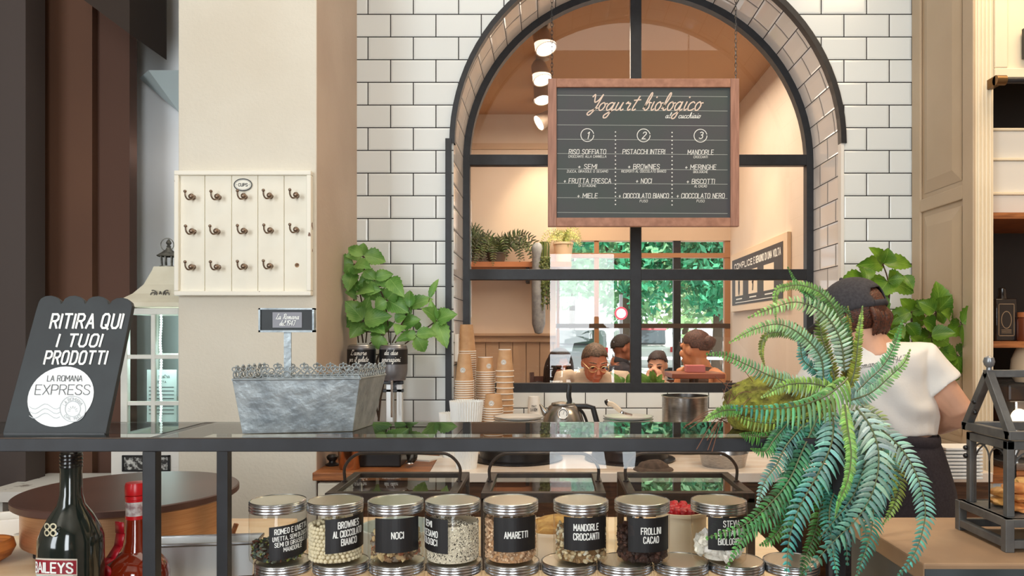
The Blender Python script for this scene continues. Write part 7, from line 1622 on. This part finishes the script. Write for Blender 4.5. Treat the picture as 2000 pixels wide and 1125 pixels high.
t = thing('inner_sill', 'narrow inner window sill carrying small plants in the tea room', 'sill', (AX, 4.1, 1.13)); mb = MB(); mb.box((-.85, -.2, -.04), (.85, .12, -.0005)); mb.build('sill_board', M_tan, t)
# ------------------------------------------------------------------ street outside
mb = MB(); mb.box((-30, RY+.12, .1), (30, 70, .15)); struct(mb, 'ground', mat('pale_asphalt', (206, 206, 204), .8, c2=(190, 190, 190), scale=1.5))
def tree(label, x, y, h, rad, seed, c1, n=5200, bl=.17):
    q = random.Random(seed); t = thing('tree', label, 'tree', (x, y, .15), 0, 'trees along the street')
    mb = MB(); mb.tube([(0, 0, 0), (.05, 0, h*.3), (0, .05, h*.6)], [.16, .12, .06], 10)
    for k in range(6): a = k*1.05; mb.tube([(0, 0, h*(.35+.04*k)), (math.cos(a)*rad*.5, math.sin(a)*rad*.5, h*(.5+.05*k))], [.06, .02], 6)
    mb.build('trunk', mat('bark', (84, 70, 58), .9), t, smooth=True)
    mb = MB(); cl = [(Vector((q.gauss(0, .45)*rad, q.gauss(0, .35)*rad, h*.62+q.uniform(-.42, .45)*h*.72)), q.uniform(.3, .6)*rad) for _ in range(16)]
    for i in range(n):
        c, r_ = q.choice(cl); d = Vector((q.gauss(0, 1), q.gauss(0, 1), q.gauss(0, 1))).normalized(); p = c+d*r_*q.uniform(.6, 1)
        v = q.uniform(.75, 1.25); mb.tint = lin(tuple(min(255, x*v) for x in c1)); a = Vector((q.uniform(-1, 1), q.uniform(-1, 1), q.uniform(-1, 1))).normalized(); b = a.orthogonal().normalized(); s_ = bl*q.uniform(.5, 1)
        mb.add([p-a*s_, p-b*s_*.5, p+a*s_, p+b*s_*.5], [(0, 1, 2, 3)])
    mb.build('crown', attr_mat('street_leaf', .5, trans=.5), t, recalc=False)
tree('pale leafy tree beyond the parked cars, above the round road sign', 1.9, 20, 6.5, 2.2, 1, (156, 204, 160))
tree('dense bluish-green tree in the middle of the shopfront view', 4.1, 19, 5.4, 1.9, 2, (84, 168, 130), 6500)
tree('pale tree at the corner side of the shopfront view', 6.9, 24, 7.5, 2.6, 3, (176, 206, 156))
tree('green tree seen through the narrow left shopfront panes', -.4, 23, 7, 2.4, 4, (150, 196, 150))
tree('far pale tree filling the gap behind the bluish tree', 5.6, 32, 10, 4.0, 5, (186, 214, 170), 5000, .28)
tree('far pale tree behind the road sign', .9, 33, 10, 4.2, 6, (190, 216, 180), 5000, .28)
def car(label, x, y, rz, c, van=False, name='car', red=False):
    t = thing(name, label, 'van' if van else 'car', (x, y, .15), rz); L_, W_ = (4.6, 1.9) if van else (4.2, 1.75)
    H_ = 2.1 if van else 1.45
    if van: sec = [(-2.3, .35), (-2.3, .95), (-2.1, 1.15), (-1.5, 1.95), (-1.2, 2.08), (2.2, 2.1), (2.3, 1.9), (2.3, .35)]
    else: sec = [(-2.1, .35), (-2.1, .7), (-1.95, .82), (-1.0, .95), (-.35, 1.40), (.0, 1.45), (.9, 1.42), (1.55, 1.0), (2.05, .92), (2.1, .7), (2.1, .35)]
    mb = MB(); mb.prism([(a, -W_/2, b) for a, b in sec], (0, W_, 0)); bo = mb.build('car_body', mat('car_paint_%d_%d' % (c[0], c[1]), c, .25, coat=.6), t, bevel=.09)
    M_cg = mat('car_glass', (60, 72, 78), .08, coat=.5)
    ws = [((-1.35, 1.25), (-.95, 1.85), (.2, 1.85), (.2, 1.25)), ((.35, 1.25), (.35, 1.85), (1.9, 1.85), (1.9, 1.25))] if van else [((-.85, .98), (-.3, 1.34), (.2, 1.38), (.2, .98)), ((.28, .98), (.28, 1.38), (.85, 1.36), (1.35, 1.0))]
    for w_ in ws:
        mb = MB()
        mb.prism([(a, -W_/2-.008, b) for a, b in w_], (0, W_+.016, 0)); mb.build('side_window', M_cg, t)
    mb = MB()
    if van: mb.box((2.29, -.75, 1.2), (2.31, .75, 1.85)); mb.box((2.29, -.95, .5), (2.33, .95, .7))
    else: mb.prism([(1.0, -.65, 1.40), (1.56, -.68, 1.03), (1.60, -.68, 1.05), (1.04, -.65, 1.43)], (0, 1.3, 0))
    mb.build('rear_window', M_cg, t)
    for a in (-1.35, 1.35):
        for s_ in (-1, 1):
            mb = MB(); mb.lathe([(0, -.1), (.3, -.1), (.33, -.06), (.33, .06), (.3, .1), (.2, .1), (0, .09)], 24, c=(a, s_*(W_/2-.08), .33), M=Matrix.Rotation(R(90), 3, 'X')); mb.build('wheel', mat('tyre', (40, 40, 42), .7), t, smooth=True, ang=40)
    for s_ in (-1, 1):
        mb = MB(); xx = L_/2; mb.box((xx-.02, s_*.8-.09, .8), (xx+.012, s_*.8+.09, 1.1 if van else .95)); mb.build('tail_light', mat('red_lens', (190, 30, 34), .2), t)
    if van: mb = MB(); mb.box((-1.0, -.8, 2.085), (1.9, .8, 2.16)); mb.build('roof_panel', mat('pale_red_roof', (222, 110, 120), .5), t, bevel=.03)
    if red: mb = MB(); mb.box((-.5, -.7, 1.41), (.9, .7, 1.50)); mb.build('roof_panel', mat('pale_red_roof', (222, 110, 120), .5), t, bevel=.03)
    return t
car('white car with a reddish roof panel parked outside, seen from behind', 2.85, 24, R(-90-4), (240, 240, 240), red=True)
car('white car parked across the street at the corner', 8.4, 36, R(4), (232, 234, 236))
car('grey car parked beside the white car with the reddish roof', .75, 23, R(-92), (150, 156, 160))
t = thing('street_sign', 'round white road sign with red ring on a pole outside', 'road sign', (X(1213, 13), 13, .15)); mb = MB(); mb.tube([(0, .03, 0), (0, .03, 2.0)], .03, 10); mb.build('pole', M_steel, t, smooth=True)
zz = Z(612, 13)-.15; mb = MB(); mb.lathe([(0, 0), (.11, 0), (.11, .01), (0, .01)], 28, c=(0, 0, zz), M=Matrix.Rotation(R(90), 3, 'X')); pl_ = mb.build('plate', M_paper, t)
mb = MB(); ring2d(mb, front(-.012), 0, zz, .095, .03, 28); mb.build('red_ring', mat('sign_red', (206, 60, 76), .4), pl_, recalc=False)
t = thing('barrier', 'low white railing along the street outside', 'railing', (4.2, 15, .15)); mb = MB()
for z in (.55, .85): mb.tube([(-3.5, 0, z), (3.5, 0, z)], .03, 8)
mb.build('rail', mat('white_rail', (236, 236, 236), .5), t, smooth=True)
for k in range(8): mb = MB(); mb.tube([(-3.5+k, 0, 0), (-3.5+k, 0, .87)], .025, 8); mb.build('post', mat('white_rail', (0, 0, 0)), t, smooth=True)
